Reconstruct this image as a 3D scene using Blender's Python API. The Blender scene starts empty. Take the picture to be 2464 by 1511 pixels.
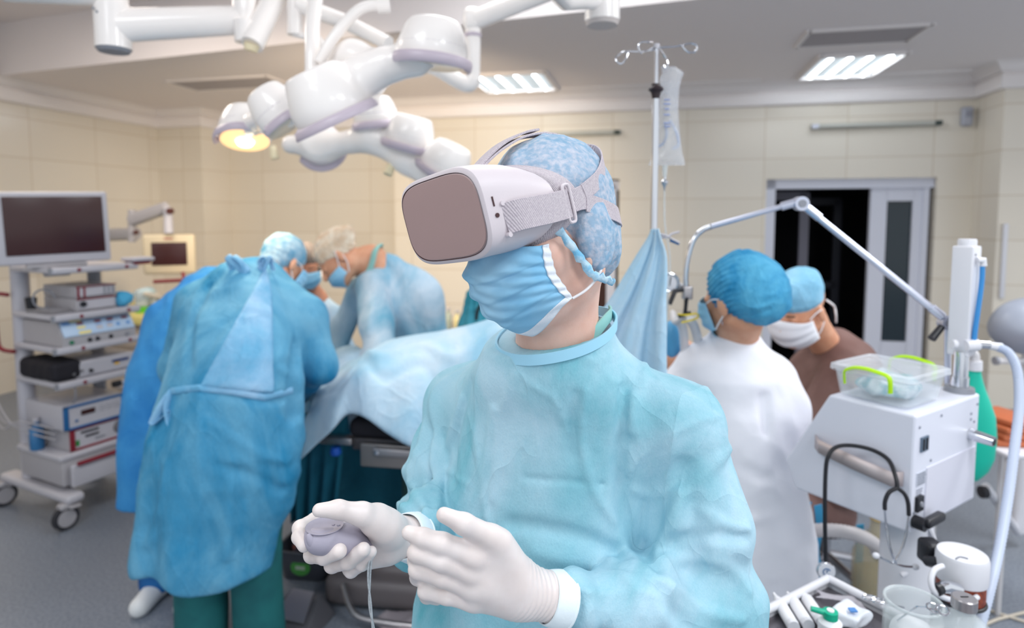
import bpy, math, random
import numpy as np
from mathutils import Vector, Matrix, Quaternion
SC = bpy.context.scene
COL = SC.collection
random.seed(7)
PI = math.pi

# ------------------------------------------------------------------ camera, light, exposure
CAM_H, FPX, PPY, PITCH = 1.62, 1500.0, 635.0, math.atan(115 / 1500.0)
cam_data = bpy.data.cameras.new('camera')
cam = bpy.data.objects.new('camera', cam_data)
COL.objects.link(cam)
cam.location = (0, 0, CAM_H)
cam.rotation_euler = (PI / 2 - PITCH, 0, 0)
cam_data.sensor_width = 36.0
cam_data.lens = 36.0 * FPX / 2464.0
cam_data.shift_y = -(755.5 - PPY) / 2464.0
cam_data.clip_start = 0.02
cam_data.dof.use_dof = True
cam_data.dof.focus_distance = 0.80
cam_data.dof.aperture_fstop = 3.2
SC.camera = cam
w = bpy.data.worlds.new('world'); SC.world = w; w.use_nodes = True
w.node_tree.nodes['Background'].inputs[0].default_value = (0.90, 0.95, 1.0, 1)
w.node_tree.nodes['Background'].inputs[1].default_value = .85
SC.view_settings.view_transform = 'Standard'
SC.view_settings.look = 'None'
SC.view_settings.gamma = 1.0
SC.view_settings.exposure = 0.34
SC.view_settings.use_curve_mapping = False
SC.cycles.max_bounces = 7
SC.cycles.diffuse_bounces = 4
SC.cycles.glossy_bounces = 3
SC.cycles.transparent_max_bounces = 12
SC.cycles.transmission_bounces = 6
SC.cycles.caustics_reflective = False
SC.cycles.caustics_refractive = False

def area_light(name, loc, size, power, color, rot=(0, 0, 0), sy=None):
    d = bpy.data.lights.new(name, 'AREA'); d.energy = power; d.color = color
    d.size = size
    if sy: d.shape = 'RECTANGLE'; d.size_y = sy
    o = bpy.data.objects.new(name, d); COL.objects.link(o); o.location = loc; o.rotation_euler = rot
    return o

# ------------------------------------------------------------------ reading the camera: pixel + depth -> point
CT, ST = math.cos(PITCH), math.sin(PITCH)
def ray(px, py):
    a = (px - 1232) / FPX; b = (PPY - py) / FPX
    return Vector((a, CT + b * ST, -ST + b * CT))
def W(px, py, Y):
    r = ray(px, py); return Vector((0, 0, CAM_H)) + r * (Y / r.y)
def WZ(px, py, z):
    r = ray(px, py); return Vector((0, 0, CAM_H)) + r * ((z - CAM_H) / r.z)
def S(n, Y):            # n pixels at depth Y in metres
    return n * Y / FPX
RA = math.atan(338 / 1500.0)      # the room's turn against the camera
RD = Vector((math.sin(RA), math.cos(RA), 0)); RR = Vector((math.cos(RA), -math.sin(RA), 0))
def RM(r, d, z=0.0):    # room coordinates -> world
    return RR * r + RD * d + Vector((0, 0, z))
def toroom(p):
    return (p.dot(RR), p.dot(RD), p.z)

# ------------------------------------------------------------------ materials
def lin(c):
    return tuple(((x / 255) / 12.92 if x / 255 <= 0.04045 else ((x / 255 + 0.055) / 1.055) ** 2.4) for x in c)
MATS = {}
def mat(name, rgb, rough=0.5, metal=0.0, rgb2=None, nscale=6.0, bump=0.0, bscale=60.0, bdetail=4.0, alpha=1.0, trans=0.0,
        ior=1.45, emit=0.0, ecol=None, sheen=0.0, sss=0.0, coat=0.0, lo=0.35, hi=0.65, stretch=(1, 1, 1), spec=0.5, ndetail=4.0, transl=0.0, bdist=0.002, wave=None):
    if name in MATS: return MATS[name]
    m = bpy.data.materials.new(name); m.use_nodes = True; MATS[name] = m
    nt = m.node_tree; N = nt.nodes; L = nt.links; b = N['Principled BSDF']
    c = lin(rgb) + (1,)
    b.inputs['Base Color'].default_value = c
    b.inputs['Roughness'].default_value = rough; b.inputs['Metallic'].default_value = metal
    b.inputs['IOR'].default_value = ior; b.inputs['Specular IOR Level'].default_value = spec
    if trans: b.inputs['Transmission Weight'].default_value = trans
    if alpha < 1: b.inputs['Alpha'].default_value = alpha
    if sheen: b.inputs['Sheen Weight'].default_value = sheen
    if coat: b.inputs['Coat Weight'].default_value = coat
    if sss:
        b.inputs['Subsurface Weight'].default_value = sss
        b.inputs['Subsurface Radius'].default_value = (0.012, 0.004, 0.002)
    if emit:
        b.inputs['Emission Color'].default_value = lin(ecol or rgb) + (1,); b.inputs['Emission Strength'].default_value = emit
    tc = N.new('ShaderNodeTexCoord'); mp = N.new('ShaderNodeMapping'); mp.inputs['Scale'].default_value = stretch
    L.new(tc.outputs['Object'], mp.inputs['Vector'])
    if rgb2:
        n = N.new('ShaderNodeTexNoise'); n.inputs['Scale'].default_value = nscale; n.inputs['Detail'].default_value = ndetail
        L.new(mp.outputs[0], n.inputs['Vector'])
        r = N.new('ShaderNodeValToRGB'); r.color_ramp.elements[0].position = lo; r.color_ramp.elements[1].position = hi
        r.color_ramp.elements[0].color = c; r.color_ramp.elements[1].color = lin(rgb2) + (1,)
        L.new(n.outputs['Fac'], r.inputs['Fac']); L.new(r.outputs['Color'], b.inputs['Base Color'])
    if bump:
        n2 = N.new('ShaderNodeTexNoise'); n2.inputs['Scale'].default_value = bscale; n2.inputs['Detail'].default_value = bdetail
        L.new(mp.outputs[0], n2.inputs['Vector'])
        bp = N.new('ShaderNodeBump'); bp.inputs['Strength'].default_value = bump; bp.inputs['Distance'].default_value = bdist
        src = n2.outputs['Fac']
        if wave:      # a woven rib over the noise
            wv = N.new('ShaderNodeTexWave'); wv.inputs['Scale'].default_value = wave; wv.wave_type = 'BANDS'; wv.bands_direction = 'DIAGONAL'
            L.new(mp.outputs[0], wv.inputs['Vector']); src = wv.outputs['Fac']
        L.new(src, bp.inputs['Height']); L.new(bp.outputs[0], b.inputs['Normal'])
    if transl:
        t = N.new('ShaderNodeBsdfTranslucent'); t.inputs[0].default_value = c
        mx = N.new('ShaderNodeMixShader'); mx.inputs[0].default_value = transl
        L.new(b.outputs[0], mx.inputs[1]); L.new(t.outputs[0], mx.inputs[2]); L.new(mx.outputs[0], N['Material Output'].inputs[0])
    return m

# ------------------------------------------------------------------ objects
def tag(o, label, cat, group=None, kind=None):
    if label: o['label'] = label
    if cat: o['category'] = cat
    if group: o['group'] = group
    if kind: o['kind'] = kind
    return o
def thing(name, label, cat, loc=(0, 0, 0), rotz=0.0, group=None):
    o = bpy.data.objects.new(name, None); COL.objects.link(o); o.empty_display_size = 0.05
    o.location = loc; o.rotation_euler = (0, 0, rotz)
    o['_m'] = 0; del o['_m']
    return tag(o, label, cat, group)
def wmat(o):
    m = o.matrix_basis.copy()
    while o.parent: o = o.parent; m = o.matrix_basis @ m
    return m
class MB:
    """collects shapes, then links them as one mesh object"""
    def __init__(s): s.v = []; s.f = []; s.sm = []
    def add(s, vs, fs, smooth=False, M=None):
        n = len(s.v)
        for p in vs:
            p = Vector(p); s.v.append(tuple(M @ p) if M is not None else tuple(p))
        for f in fs: s.f.append(tuple(n + i for i in f)); s.sm.append(smooth)
        return s
    def box(s, c, size, M=None, bev=0.0):
        hx, hy, hz = size[0] / 2, size[1] / 2, size[2] / 2; cx, cy, cz = c
        if bev <= 0:
            vs = [(cx + sx * hx, cy + sy * hy, cz + sz * hz) for sx in (-1, 1) for sy in (-1, 1) for sz in (-1, 1)]
            return s.add(vs, [(0, 1, 3, 2), (4, 6, 7, 5), (0, 4, 5, 1), (2, 3, 7, 6), (0, 2, 6, 4), (1, 5, 7, 3)], False, M)
        b = min(bev, hx * .95, hy * .95, hz * .95)
        # rounded box: octagon outline in xy swept with chamfered top and bottom
        def ring(z, ix):
            pts = []
            for (sx, sy) in ((1, 1), (-1, 1), (-1, -1), (1, -1)):
                for k in range(5):
                    a = (k / 4) * PI / 2 + {(1, 1): 0, (-1, 1): PI / 2, (-1, -1): PI, (1, -1): 1.5 * PI}[(sx, sy)]
                    pts.append((cx + sx * (hx - b) + (b - ix) * math.cos(a), cy + sy * (hy - b) + (b - ix) * math.sin(a), z))
            return pts
        rs = []
        for k in range(4):
            a = k / 3 * PI / 2; rs.append(ring(cz - hz + b - b * math.cos(a) if False else cz - hz + b * (1 - math.sin(a)), b * (1 - math.cos(a)) * 0.98 if False else b * (1 - math.sin(PI / 2 - a)) if False else b * (1 - math.cos(PI / 2 - a)) * 0))
        rs = []
        for k in range(4):
            a = k / 3 * PI / 2
            rs.append(ring(cz - hz + b * (1 - math.sin(a)), b * (1 - math.cos(a)) * 0.999))
        rs = rs[::-1]
        top = []
        for k in range(4):
            a = k / 3 * PI / 2
            top.append(ring(cz + hz - b * (1 - math.sin(a)), b * (1 - math.cos(a)) * 0.999))
        return s.loft([rs[i] for i in range(4)] [::1] + top, M=M, caps=True, smooth=True)
    def loft(s, rings, M=None, caps=True, smooth=True, closed=True):
        n = len(rings[0]); vs = [p for r in rings for p in r]; fs = []
        for i in range(len(rings) - 1):
            for j in range(n if closed else n - 1):
                k = (j + 1) % n
                fs.append((i * n + j, i * n + k, (i + 1) * n + k, (i + 1) * n + j))
        if caps and closed: fs.append(tuple(range(n))[::-1]); fs.append(tuple((len(rings) - 1) * n + j for j in range(n)))
        return s.add(vs, fs, smooth, M)
    def tube(s, pts, r, seg=12, M=None, caps=True, flat=None):
        pts = [Vector(p) for p in pts]; n = len(pts)
        rr = r if isinstance(r, (list, tuple)) else [r] * n
        T = [(pts[min(i + 1, n - 1)] - pts[max(i - 1, 0)]).normalized() for i in range(n)]
        up = Vector((0, 0, 1)) if abs(T[0].z) < .9 else Vector((1, 0, 0))
        u = (up - T[0] * up.dot(T[0])).normalized(); rings = []
        for i in range(n):
            u = (u - T[i] * u.dot(T[i])).normalized(); v = T[i].cross(u)
            if flat: rings.append([pts[i] + u * (math.cos(2 * PI * k / seg) * rr[i] * flat[0]) + v * (math.sin(2 * PI * k / seg) * rr[i] * flat[1]) for k in range(seg)])
            else: rings.append([pts[i] + u * (math.cos(2 * PI * k / seg) * rr[i]) + v * (math.sin(2 * PI * k / seg) * rr[i]) for k in range(seg)])
        return s.loft(rings, M, caps, seg > 5)
    def cyl(s, a, b, r, seg=24, M=None, r2=None):
        return s.tube([a, b], [r, r if r2 is None else r2], seg, M)
    def lathe(s, prof, seg=32, M=None, ax=None, caps=True, sx=1.0):   # prof = [(r, z)...]
        rings = [[(r * math.cos(2 * PI * k / seg) * sx, r * math.sin(2 * PI * k / seg), z) for k in range(seg)] for r, z in prof]
        return s.loft(rings, M, caps, True)
    def prism(s, poly, h, M=None, smooth=False):    # polygon in xz, thickness along y from -h/2..h/2
        n = len(poly)
        vs = [(x, -h / 2, z) for x, z in poly] + [(x, h / 2, z) for x, z in poly]
        fs = [tuple(range(n)), tuple(range(n, 2 * n))[::-1]] + [(i, i + n, (i + 1) % n + n, (i + 1) % n) for i in range(n)]
        return s.add(vs, fs, smooth, M)
    def quad(s, *p): return s.add(p, [tuple(range(len(p)))])
    def build(s, name, m, parent=None, label=None, bevel=0.0, auto=True, solid=0.0):
        me = bpy.data.meshes.new(name); me.from_pydata(s.v, [], s.f)
        me.polygons.foreach_set('use_smooth', s.sm); me.update()
        import bmesh
        bm = bmesh.new(); bm.from_mesh(me); bmesh.ops.recalc_face_normals(bm, faces=bm.faces); bm.to_mesh(me); bm.free()
        if auto and any(s.sm):
            try: me.set_sharp_from_angle(angle=math.radians(40))
            except Exception: pass
        o = bpy.data.objects.new(name, me); COL.objects.link(o); me.materials.append(m)
        if parent:
            o.parent = parent; o.matrix_basis = wmat(parent).inverted()
        if label: o['label'] = label
        if solid:
            q = o.modifiers.new('solid', 'SOLIDIFY'); q.thickness = solid; q.offset = 0
        if bevel:
            q = o.modifiers.new('bevel', 'BEVEL'); q.width = bevel; q.segments = 2; q.limit_method = 'ANGLE'
        return o
def frame(o, f, up=(0, 0, 1)):      # matrix: local +Y looks along f, +Z about up, +X to the right of it
    f = Vector(f).normalized(); up = Vector(up); x = f.cross(up).normalized(); z = x.cross(f)
    return Matrix(((x.x, f.x, z.x, o[0]), (x.y, f.y, z.y, o[1]), (x.z, f.z, z.z, o[2]), (0, 0, 0, 1)))
def smoothpts(P, n=8):       # Catmull-Rom through points
    P = [Vector(p) for p in P]; out = []
    for i in range(len(P) - 1):
        p0 = P[max(i - 1, 0)]; p1 = P[i]; p2 = P[i + 1]; p3 = P[min(i + 2, len(P) - 1)]
        for k in range(n):
            t = k / n
            out.append(0.5 * ((2 * p1) + (p2 - p0) * t + (2 * p0 - 5 * p1 + 4 * p2 - p3) * t * t + (3 * p1 - p0 - 3 * p2 + p3) * t ** 3))
    out.append(P[-1]); return out
def copy_tree(o, parent=None):
    c = o.copy(); COL.objects.link(c); c.parent = parent
    if parent is not None: c.matrix_parent_inverse = o.matrix_parent_inverse.copy()
    for ch in o.children: copy_tree(ch, c)
    return c

# ------------------------------------------------------------------ smooth bodies: a distance field turned into one continuous surface
def smin(a, b, k):
    if k <= 0: return np.minimum(a, b)
    h = np.maximum(k - np.abs(a - b), 0) / k
    return np.minimum(a, b) - h * h * k * 0.25
def smax(a, b, k): return -smin(-a, -b, k)
def cone(P, a, b, ra, rb, flat=None, fs=1.0):
    a = np.array(a, np.float32); b = np.array(b, np.float32); ba = b - a
    q = P - a
    if flat is not None:
        n = np.array(flat, np.float32); n /= np.linalg.norm(n)
        s = (1 / fs - 1)
        q = q + (q @ n)[:, None] * n * s; ba = ba + (ba @ n) * n * s
    h = np.clip((q @ ba) / max(float(ba @ ba), 1e-9), 0, 1)
    d = np.sqrt(((q - h[:, None] * ba) ** 2).sum(1)) - (ra + (rb - ra) * h)
    return d * (min(1.0, fs) if flat is not None else 1.0)
def chain(P, pts, rs, k=0.008, flat=None, fs=1.0):
    d = None
    for i in range(len(pts) - 1):
        e = cone(P, pts[i], pts[i + 1], rs[i], rs[i + 1], flat, fs)
        d = e if d is None else smin(d, e, k)
    return d
def ell(P, c, rad, R=None):
    q = P - np.array(c, np.float32)
    if R is not None: q = q @ np.array(R, np.float32)          # columns of R = local axes
    r = np.array(rad, np.float32)
    k0 = np.sqrt(((q / r) ** 2).sum(1)); k1 = np.sqrt(((q / r ** 2) ** 2).sum(1)) + 1e-9
    return k0 * (k0 - 1) / k1
def box3(P, c, half, R=None, r=0.01):
    q = P - np.array(c, np.float32)
    if R is not None: q = q @ np.array(R, np.float32)
    q = np.abs(q) - (np.array(half, np.float32) - r)
    return np.sqrt((np.maximum(q, 0) ** 2).sum(1)) + np.minimum(q.max(1), 0) - r
def stack(P, keys, R=None, o=(0, 0, 0), n=2.0):
    """elliptic sections (z, cx, cy, rx, ry) stacked along local z"""
    q = P - np.array(o, np.float32)
    if R is not None: q = q @ np.array(R, np.float32)
    K = np.array(sorted(keys), float); z = q[:, 2]
    zz = np.linspace(K[0, 0], K[-1, 0], 200)
    def hermite(col):
        x, y = K[:, 0], K[:, col]; m = np.gradient(y, x)
        i = np.clip(np.searchsorted(x, zz) - 1, 0, len(x) - 2); hh = x[i + 1] - x[i]; t = (zz - x[i]) / hh
        v = (2 * t ** 3 - 3 * t ** 2 + 1) * y[i] + (t ** 3 - 2 * t ** 2 + t) * hh * m[i] + (-2 * t ** 3 + 3 * t ** 2) * y[i + 1] + (t ** 3 - t ** 2) * hh * m[i + 1]
        return np.interp(z, zz, v)
    cx, cy, rx, ry = hermite(1), hermite(2), hermite(3), hermite(4)
    u = np.abs((q[:, 0] - cx) / rx); v = np.abs((q[:, 1] - cy) / ry)
    rr = (u ** n + v ** n) ** (1 / n)
    d = (rr - 1) * np.minimum(rx, ry)
    return smax(d, np.maximum(K[0, 0] - z, z - K[-1, 0]), 0.01)
def crease(P, pts, w, amp):
    """a soft ridge (amp > 0) or valley (amp < 0) along a line of points"""
    A = np.array([tuple(p) for p in pts], np.float32); pad = w * 3
    mk = ((P > A.min(0) - pad) & (P < A.max(0) + pad)).all(1); out = np.zeros(len(P), np.float32)
    if not mk.any(): return out
    Q = P[mk]; d = None
    for i in range(len(pts) - 1):
        e = cone(Q, pts[i], pts[i + 1], 0, 0)
        d = e if d is None else np.minimum(d, e)
    out[mk] = -amp * np.exp(-(d / w) ** 2); return out
def hit(fn, px, py, y0, y1, n=260):
    """where the line of sight through (px, py) first meets the body"""
    ys = np.linspace(y0, y1, n); r = ray(px, py); r = np.array(r) / r.y
    P = (np.array((0, 0, CAM_H)) + r[None] * ys[:, None]).astype(np.float32); f = fn(P); k = np.argmax(f < 0)
    if f[k] >= 0: k = int(np.argmin(f))
    return Vector(P[k])
def hitline(fn, pts, y0, y1, n=5):
    out = []
    for i in range(len(pts) - 1):
        for k in range(n): out.append((pts[i][0] + (pts[i + 1][0] - pts[i][0]) * k / n, pts[i][1] + (pts[i + 1][1] - pts[i][1]) * k / n))
    out.append(pts[-1]); return [hit(fn, a, b, y0, y1) for a, b in out]
def creased(fn, lines, y0, y1):
    L_ = [([hit(fn, p[0], p[1], y0, y1) for p in smooth2(pts)], w_, a_) for pts, w_, a_ in lines]
    def g(P):
        d = fn(P)
        for pts, w_, a_ in L_: d = d + crease(P, pts, w_, a_)
        return d
    return g
def smooth2(pts): return [(v.x, v.y) for v in smoothpts([(p[0], p[1], 0) for p in pts], 3)]
_rs = np.random.RandomState(5)
_ND = _rs.normal(size=(40, 3)); _ND /= np.linalg.norm(_ND, axis=1)[:, None]; _NP = _rs.uniform(0, 6.28, 40)
def rip(P, freq, seed=0, st=(1, 1, 1), warp=0.6):
    """crumpled-cloth noise, sharp ridges, about -1..1"""
    Q = (P * np.array(st, np.float32)) * freq; s = 0
    k = (seed * 7) % 28
    wv = np.sin(Q @ _ND[k + 5] * 0.7 + _NP[k]) * warp * 2
    for i in range(4):
        s = s + (1 - 2 * np.abs(np.sin(Q @ _ND[k + i] + _NP[k + i] + wv * (0.6 + 0.3 * i)))) * (0.5 if i else 0.8)
    return s / 2.0
def soft(P, freq, seed=0, st=(1, 1, 1)):
    Q = (P * np.array(st, np.float32)) * freq; k = (seed * 5) % 30; s = 0
    for i in range(4): s = s + np.sin(Q @ _ND[k + i] * (1 + .35 * i) + _NP[k + i] + 1.3 * np.sin(Q @ _ND[k + i + 4] * .8))
    return s / 4
def field_mesh(name, fn, lo, hi, vox, m, parent=None, label=None, relax=1, M=None):
    lo = np.array(lo, float); hi = np.array(hi, float); B = 8
    nb = np.ceil((hi - lo) / (vox * B)).astype(int); n = nb * B
    F = np.ones((n[0] + 1, n[1] + 1, n[2] + 1), np.float32)
    cs = [lo[i] + (np.arange(nb[i]) + .5) * vox * B for i in range(3)]
    G = np.stack(np.meshgrid(*cs, indexing='ij'), -1).reshape(-1, 3).astype(np.float32)
    f0 = fn(G); rad = vox * B * 0.87 * 1.5 + 0.012
    I = np.indices(nb).reshape(3, -1).T
    off = np.stack(np.meshgrid(*[np.arange(B + 1)] * 3, indexing='ij'), -1).reshape(-1, 3)
    for b in I[f0 < -rad]: F[b[0] * B:b[0] * B + B + 1, b[1] * B:b[1] * B + B + 1, b[2] * B:b[2] * B + B + 1] = -1
    act = I[np.abs(f0) <= rad]
    for s0 in range(0, len(act), 400):
        bb = act[s0:s0 + 400]
        idx = (bb[:, None, :] * B + off[None]).reshape(-1, 3)
        F[idx[:, 0], idx[:, 1], idx[:, 2]] = fn((lo + idx * vox).astype(np.float32))
    F[0], F[-1], F[:, 0], F[:, -1], F[:, :, 0], F[:, :, -1] = 1, 1, 1, 1, 1, 1
    sg = F < 0
    c = np.zeros((n[0], n[1], n[2]), np.int8)
    for dx in (0, 1):
        for dy in (0, 1):
            for dz in (0, 1): c += sg[dx:n[0] + dx, dy:n[1] + dy, dz:n[2] + dz]
    cells = np.argwhere((c > 0) & (c < 8)); vid = -np.ones((n[0], n[1], n[2]), np.int64)
    vid[cells[:, 0], cells[:, 1], cells[:, 2]] = np.arange(len(cells))
    acc = np.zeros((len(cells), 3)); cnt = np.zeros(len(cells))
    cor = [(x, y, z) for x in (0, 1) for y in (0, 1) for z in (0, 1)]
    for a in cor:
        for ax in range(3):
            if a[ax]: continue
            b = list(a); b[ax] = 1
            fa = F[cells[:, 0] + a[0], cells[:, 1] + a[1], cells[:, 2] + a[2]]; fb = F[cells[:, 0] + b[0], cells[:, 1] + b[1], cells[:, 2] + b[2]]
            mk = (fa < 0) != (fb < 0); t = np.where(mk, fa / np.where(np.abs(fa - fb) < 1e-9, 1e-9, fa - fb), 0)
            p = np.array(a, float) + 0 * acc; p[:, ax] += t
            acc += p * mk[:, None]; cnt += mk
    V = lo + (cells + acc / cnt[:, None]) * vox
    quads = []
    for ax in range(3):
        u, v = (ax + 1) % 3, (ax + 2) % 3
        sl = [slice(0, n[i] + 1) for i in range(3)]; A = sg; s1 = list(sl); s2 = list(sl)
        s1[ax] = slice(0, n[ax]); s2[ax] = slice(1, n[ax] + 1)
        D = A[tuple(s1)] != A[tuple(s2)]; e = np.argwhere(D)
        e = e[(e[:, u] > 0) & (e[:, v] > 0) & (e[:, u] < n[u]) & (e[:, v] < n[v])]
        ins = A[tuple(s1)][e[:, 0], e[:, 1], e[:, 2]]
        def g(du, dv):
            q = e.copy(); q[:, u] -= du; q[:, v] -= dv; return vid[q[:, 0], q[:, 1], q[:, 2]]
        q = np.stack([g(1, 1), g(0, 1), g(0, 0), g(1, 0)], 1)
        q[~ins] = q[~ins][:, ::-1]; quads.append(q)
    Q = np.concatenate(quads)
    for _ in range(relax):        # one light pass of averaging takes the grid's grain out
        s = np.zeros_like(V); k = np.zeros(len(V))
        for i in range(4):
            a, b = Q[:, i], Q[:, (i + 1) % 4]
            np.add.at(s, a, V[b]); np.add.at(k, a, 1); np.add.at(s, b, V[a]); np.add.at(k, b, 1)
        V = V * .5 + .5 * s / np.maximum(k, 1)[:, None]
    if M is not None:
        A = np.array(M); V = V @ A[:3, :3].T + A[:3, 3]
    me = bpy.data.meshes.new(name)
    me.vertices.add(len(V)); me.vertices.foreach_set('co', V.astype(np.float32).ravel())
    me.loops.add(len(Q) * 4); me.loops.foreach_set('vertex_index', Q.astype(np.int32).ravel())
    me.polygons.add(len(Q)); me.polygons.foreach_set('loop_start', np.arange(0, len(Q) * 4, 4, dtype=np.int32))
    me.polygons.foreach_set('use_smooth', np.ones(len(Q), bool))
    me.update(calc_edges=True); me.validate()
    o = bpy.data.objects.new(name, me); COL.objects.link(o); me.materials.append(m)
    if parent:
        o.parent = parent; o.matrix_basis = wmat(parent).inverted()
    if label: o['label'] = label
    return o
# ================================================================== ROOM
def tile_mat(name, axes, c1, c2, mortar, ox=0.0, oz=0.0):
    m = bpy.data.materials.new(name); m.use_nodes = True
    nt = m.node_tree; N = nt.nodes; L = nt.links; b = N['Principled BSDF']
    tc = N.new('ShaderNodeTexCoord'); sp = N.new('ShaderNodeSeparateXYZ'); cb = N.new('ShaderNodeCombineXYZ')
    L.new(tc.outputs['Object'], sp.inputs[0]); L.new(sp.outputs[axes[0]], cb.inputs[0]); L.new(sp.outputs[axes[1]], cb.inputs[1])
    mp = N.new('ShaderNodeMapping'); mp.inputs['Location'].default_value = (ox, oz, 0); L.new(cb.outputs[0], mp.inputs[0])
    br = N.new('ShaderNodeTexBrick'); br.offset = 0.0; br.squash = 1.0
    br.inputs['Scale'].default_value = 1.0; br.inputs['Brick Width'].default_value = 0.717; br.inputs['Row Height'].default_value = 0.372
    br.inputs['Mortar Size'].default_value = 0.006; br.inputs['Mortar Smooth'].default_value = 0.3; br.inputs['Bias'].default_value = 0.0
    br.inputs['Color1'].default_value = lin(c1) + (1,); br.inputs['Color2'].default_value = lin(c2) + (1,); br.inputs['Mortar'].default_value = lin(mortar) + (1,)
    L.new(mp.outputs[0], br.inputs['Vector']); L.new(br.outputs['Color'], b.inputs['Base Color'])
    b.inputs['Roughness'].default_value = 0.22
    n = N.new('ShaderNodeTexNoise'); n.inputs['Scale'].default_value = 2.5; L.new(tc.outputs['Object'], n.inputs['Vector'])
    bp = N.new('ShaderNodeBump'); bp.inputs['Strength'].default_value = 0.25; bp.inputs['Distance'].default_value = 0.01
    L.new(n.outputs['Fac'], bp.inputs['Height']); L.new(bp.outputs[0], b.inputs['Normal'])
    return m
WC1, WC2, WMO = (232, 224, 210), (225, 216, 201), (212, 199, 180)
M_tile_x = tile_mat('wall tile facing', (0, 2), WC1, WC2, WMO, ox=-0.312, oz=0.068)
M_tile_y = tile_mat('wall tile side', (1, 2), WC1, WC2, WMO, ox=0.2, oz=0.068)
M_ceil = mat('ceiling paint', (238, 231, 230), 0.8)
M_corn = mat('cornice paint', (238, 232, 230), 0.6)
M_floor = mat('grey speckled vinyl floor', (134, 141, 152), 0.38, rgb2=(114, 121, 133), nscale=90, lo=.4, hi=.6)
M_white_frame = mat('white painted frame', (214, 216, 228), 0.4)
M_dark_glass = mat('dark door glass', (34, 48, 56), 0.15)
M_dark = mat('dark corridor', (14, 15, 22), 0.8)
M_darkred = mat('dark brown door', (58, 28, 24), 0.6)

def struct(name, mb, m, parent=None, **k):
    o = mb.build(name, m, None, **k); o.rotation_euler = (0, 0, -RA)
    if parent is None: o['kind'] = 'structure'
    else: o.parent = parent; o.rotation_euler = (0, 0, 0)
    return o
DW, HC, HN, LW = 6.388, 2.86, 3.30, -5.76      # back wall, far ceiling, near ceiling, left wall
# floor: under the whole room
struct('floor', MB().box((-0.6, 2.2, -0.05), (12.5, 11.4, 0.1)), M_floor)
# back wall with two openings; the left part stands half a metre deeper
T = 0.15
bw = MB()
def wallx(mb, r0, r1, z0, z1, d, t=T): mb.box(((r0 + r1) / 2, d + t / 2, (z0 + z1) / 2), (r1 - r0, t, z1 - z0))
R_STEP = -2.75
DL0, DL1 = -1.42, -0.335     # the half hidden doorway
wallx(bw, R_STEP, DL0, 0, 2.9, DW); wallx(bw, DL0, DL1, 1.99, 2.9, DW); wallx(bw, DL1, 1.055, 0, 2.9, DW)
wallx(bw, 1.055, 2.503, 1.97, 2.9, DW); wallx(bw, 2.503, 2.95, 0, 2.9, DW)
struct('wall_back', bw, M_tile_x)
struct('wall_recess', MB().box(((R_STEP - 5.4) / 2, DW + 0.5 + T / 2, 1.45), (3.9, T, 2.9)), M_tile_x)
struct('wall_return', MB().box((R_STEP + T / 2, DW + 0.325, 1.45), (T, .35, 2.9)), M_tile_y)
struct('wall_left', MB().box((LW - T / 2, 2.1, 1.7), (T, 9.8, 3.4)), M_tile_y)
struct('wall_right', MB().box((2.79 + T / 2 + 1.2, DW - 0.445 + T / 2, 1.45), (2.4 + T, T, 2.9)), M_tile_x)
struct('wall_corner', MB().box((2.79 + T / 2, DW - 0.22, 1.45), (T, 0.44, 2.9)), M_tile_y)
struct('trim_corner_post', MB().box((-5.47, DW + .25, 1.45), (.62, .5, 2.9)), M_tile_x)
# ceiling: a lower far slab, a step up, a higher near slab
P0, P1 = (-5.9, 4.513), (5.6, 3.21)
mb = MB(); zt = HC + .12
mb.add([(P0[0], P0[1], HC), (P1[0], P1[1], HC), (5.6, 7.2, HC), (-5.9, 7.2, HC), (P0[0], P0[1], HN), (P1[0], P1[1], HN), (5.6, 7.2, HN), (-5.9, 7.2, HN)],
       [(0, 1, 2, 3), (7, 6, 5, 4), (0, 4, 5, 1), (1, 5, 6, 2), (2, 6, 7, 3), (3, 7, 4, 0)])
struct('ceiling', mb, M_ceil)
mb = MB(); mb.add([(P0[0], P0[1], HN), (P1[0], P1[1], HN), (5.6, -2.8, HN), (-5.9, -2.8, HN), (P0[0], P0[1], HN + .1), (P1[0], P1[1], HN + .1), (5.6, -2.8, HN + .1), (-5.9, -2.8, HN + .1)],
       [(0, 1, 2, 3), (7, 6, 5, 4), (0, 4, 5, 1), (1, 5, 6, 2), (2, 6, 7, 3), (3, 7, 4, 0)])
struct('ceiling_near', mb, M_ceil)
# cornice: board, groove, cove, swept along each wall
def cornice(path, name, z0=2.655):
    prof = [(0.0, z0), (0.045, z0 + .004), (0.055, z0 + .02), (0.055, z0 + .105), (0.04, z0 + .118), (0.04, z0 + .128), (.07, z0 + .138), (0.085, z0 + .155), (0.11, z0 + .185), (.15, HC + .001), (0, HC + .001)]
    mb = MB(); n = len(path); rings = []
    for i in range(n):
        p = Vector(path[i]); a = (Vector(path[i]) - Vector(path[i - 1])).normalized() if i else None
        b = (Vector(path[i + 1]) - p).normalized() if i < n - 1 else None
        na = Vector((a.y, -a.x)) if a is not None else None; nb_ = Vector((b.y, -b.x)) if b is not None else None
        if na is None: m_ = nb_
        elif nb_ is None: m_ = na
        else:
            m_ = (na + nb_).normalized(); m_ = m_ / max(m_.dot(na), .3)
        rings.append([(p.x + m_.x * o_, p.y + m_.y * o_, z) for o_, z in prof])
    mb.loft(rings, caps=True, smooth=False)
    return struct(name, mb, M_corn)
cornice([(LW, 1.0), (LW, DW), (-5.17, DW), (-5.17, DW + .5), (R_STEP, DW + .5), (R_STEP, DW), (2.79, DW), (2.79, DW - .445), (5.2, DW - .445)], 'trim_cornice')
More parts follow.
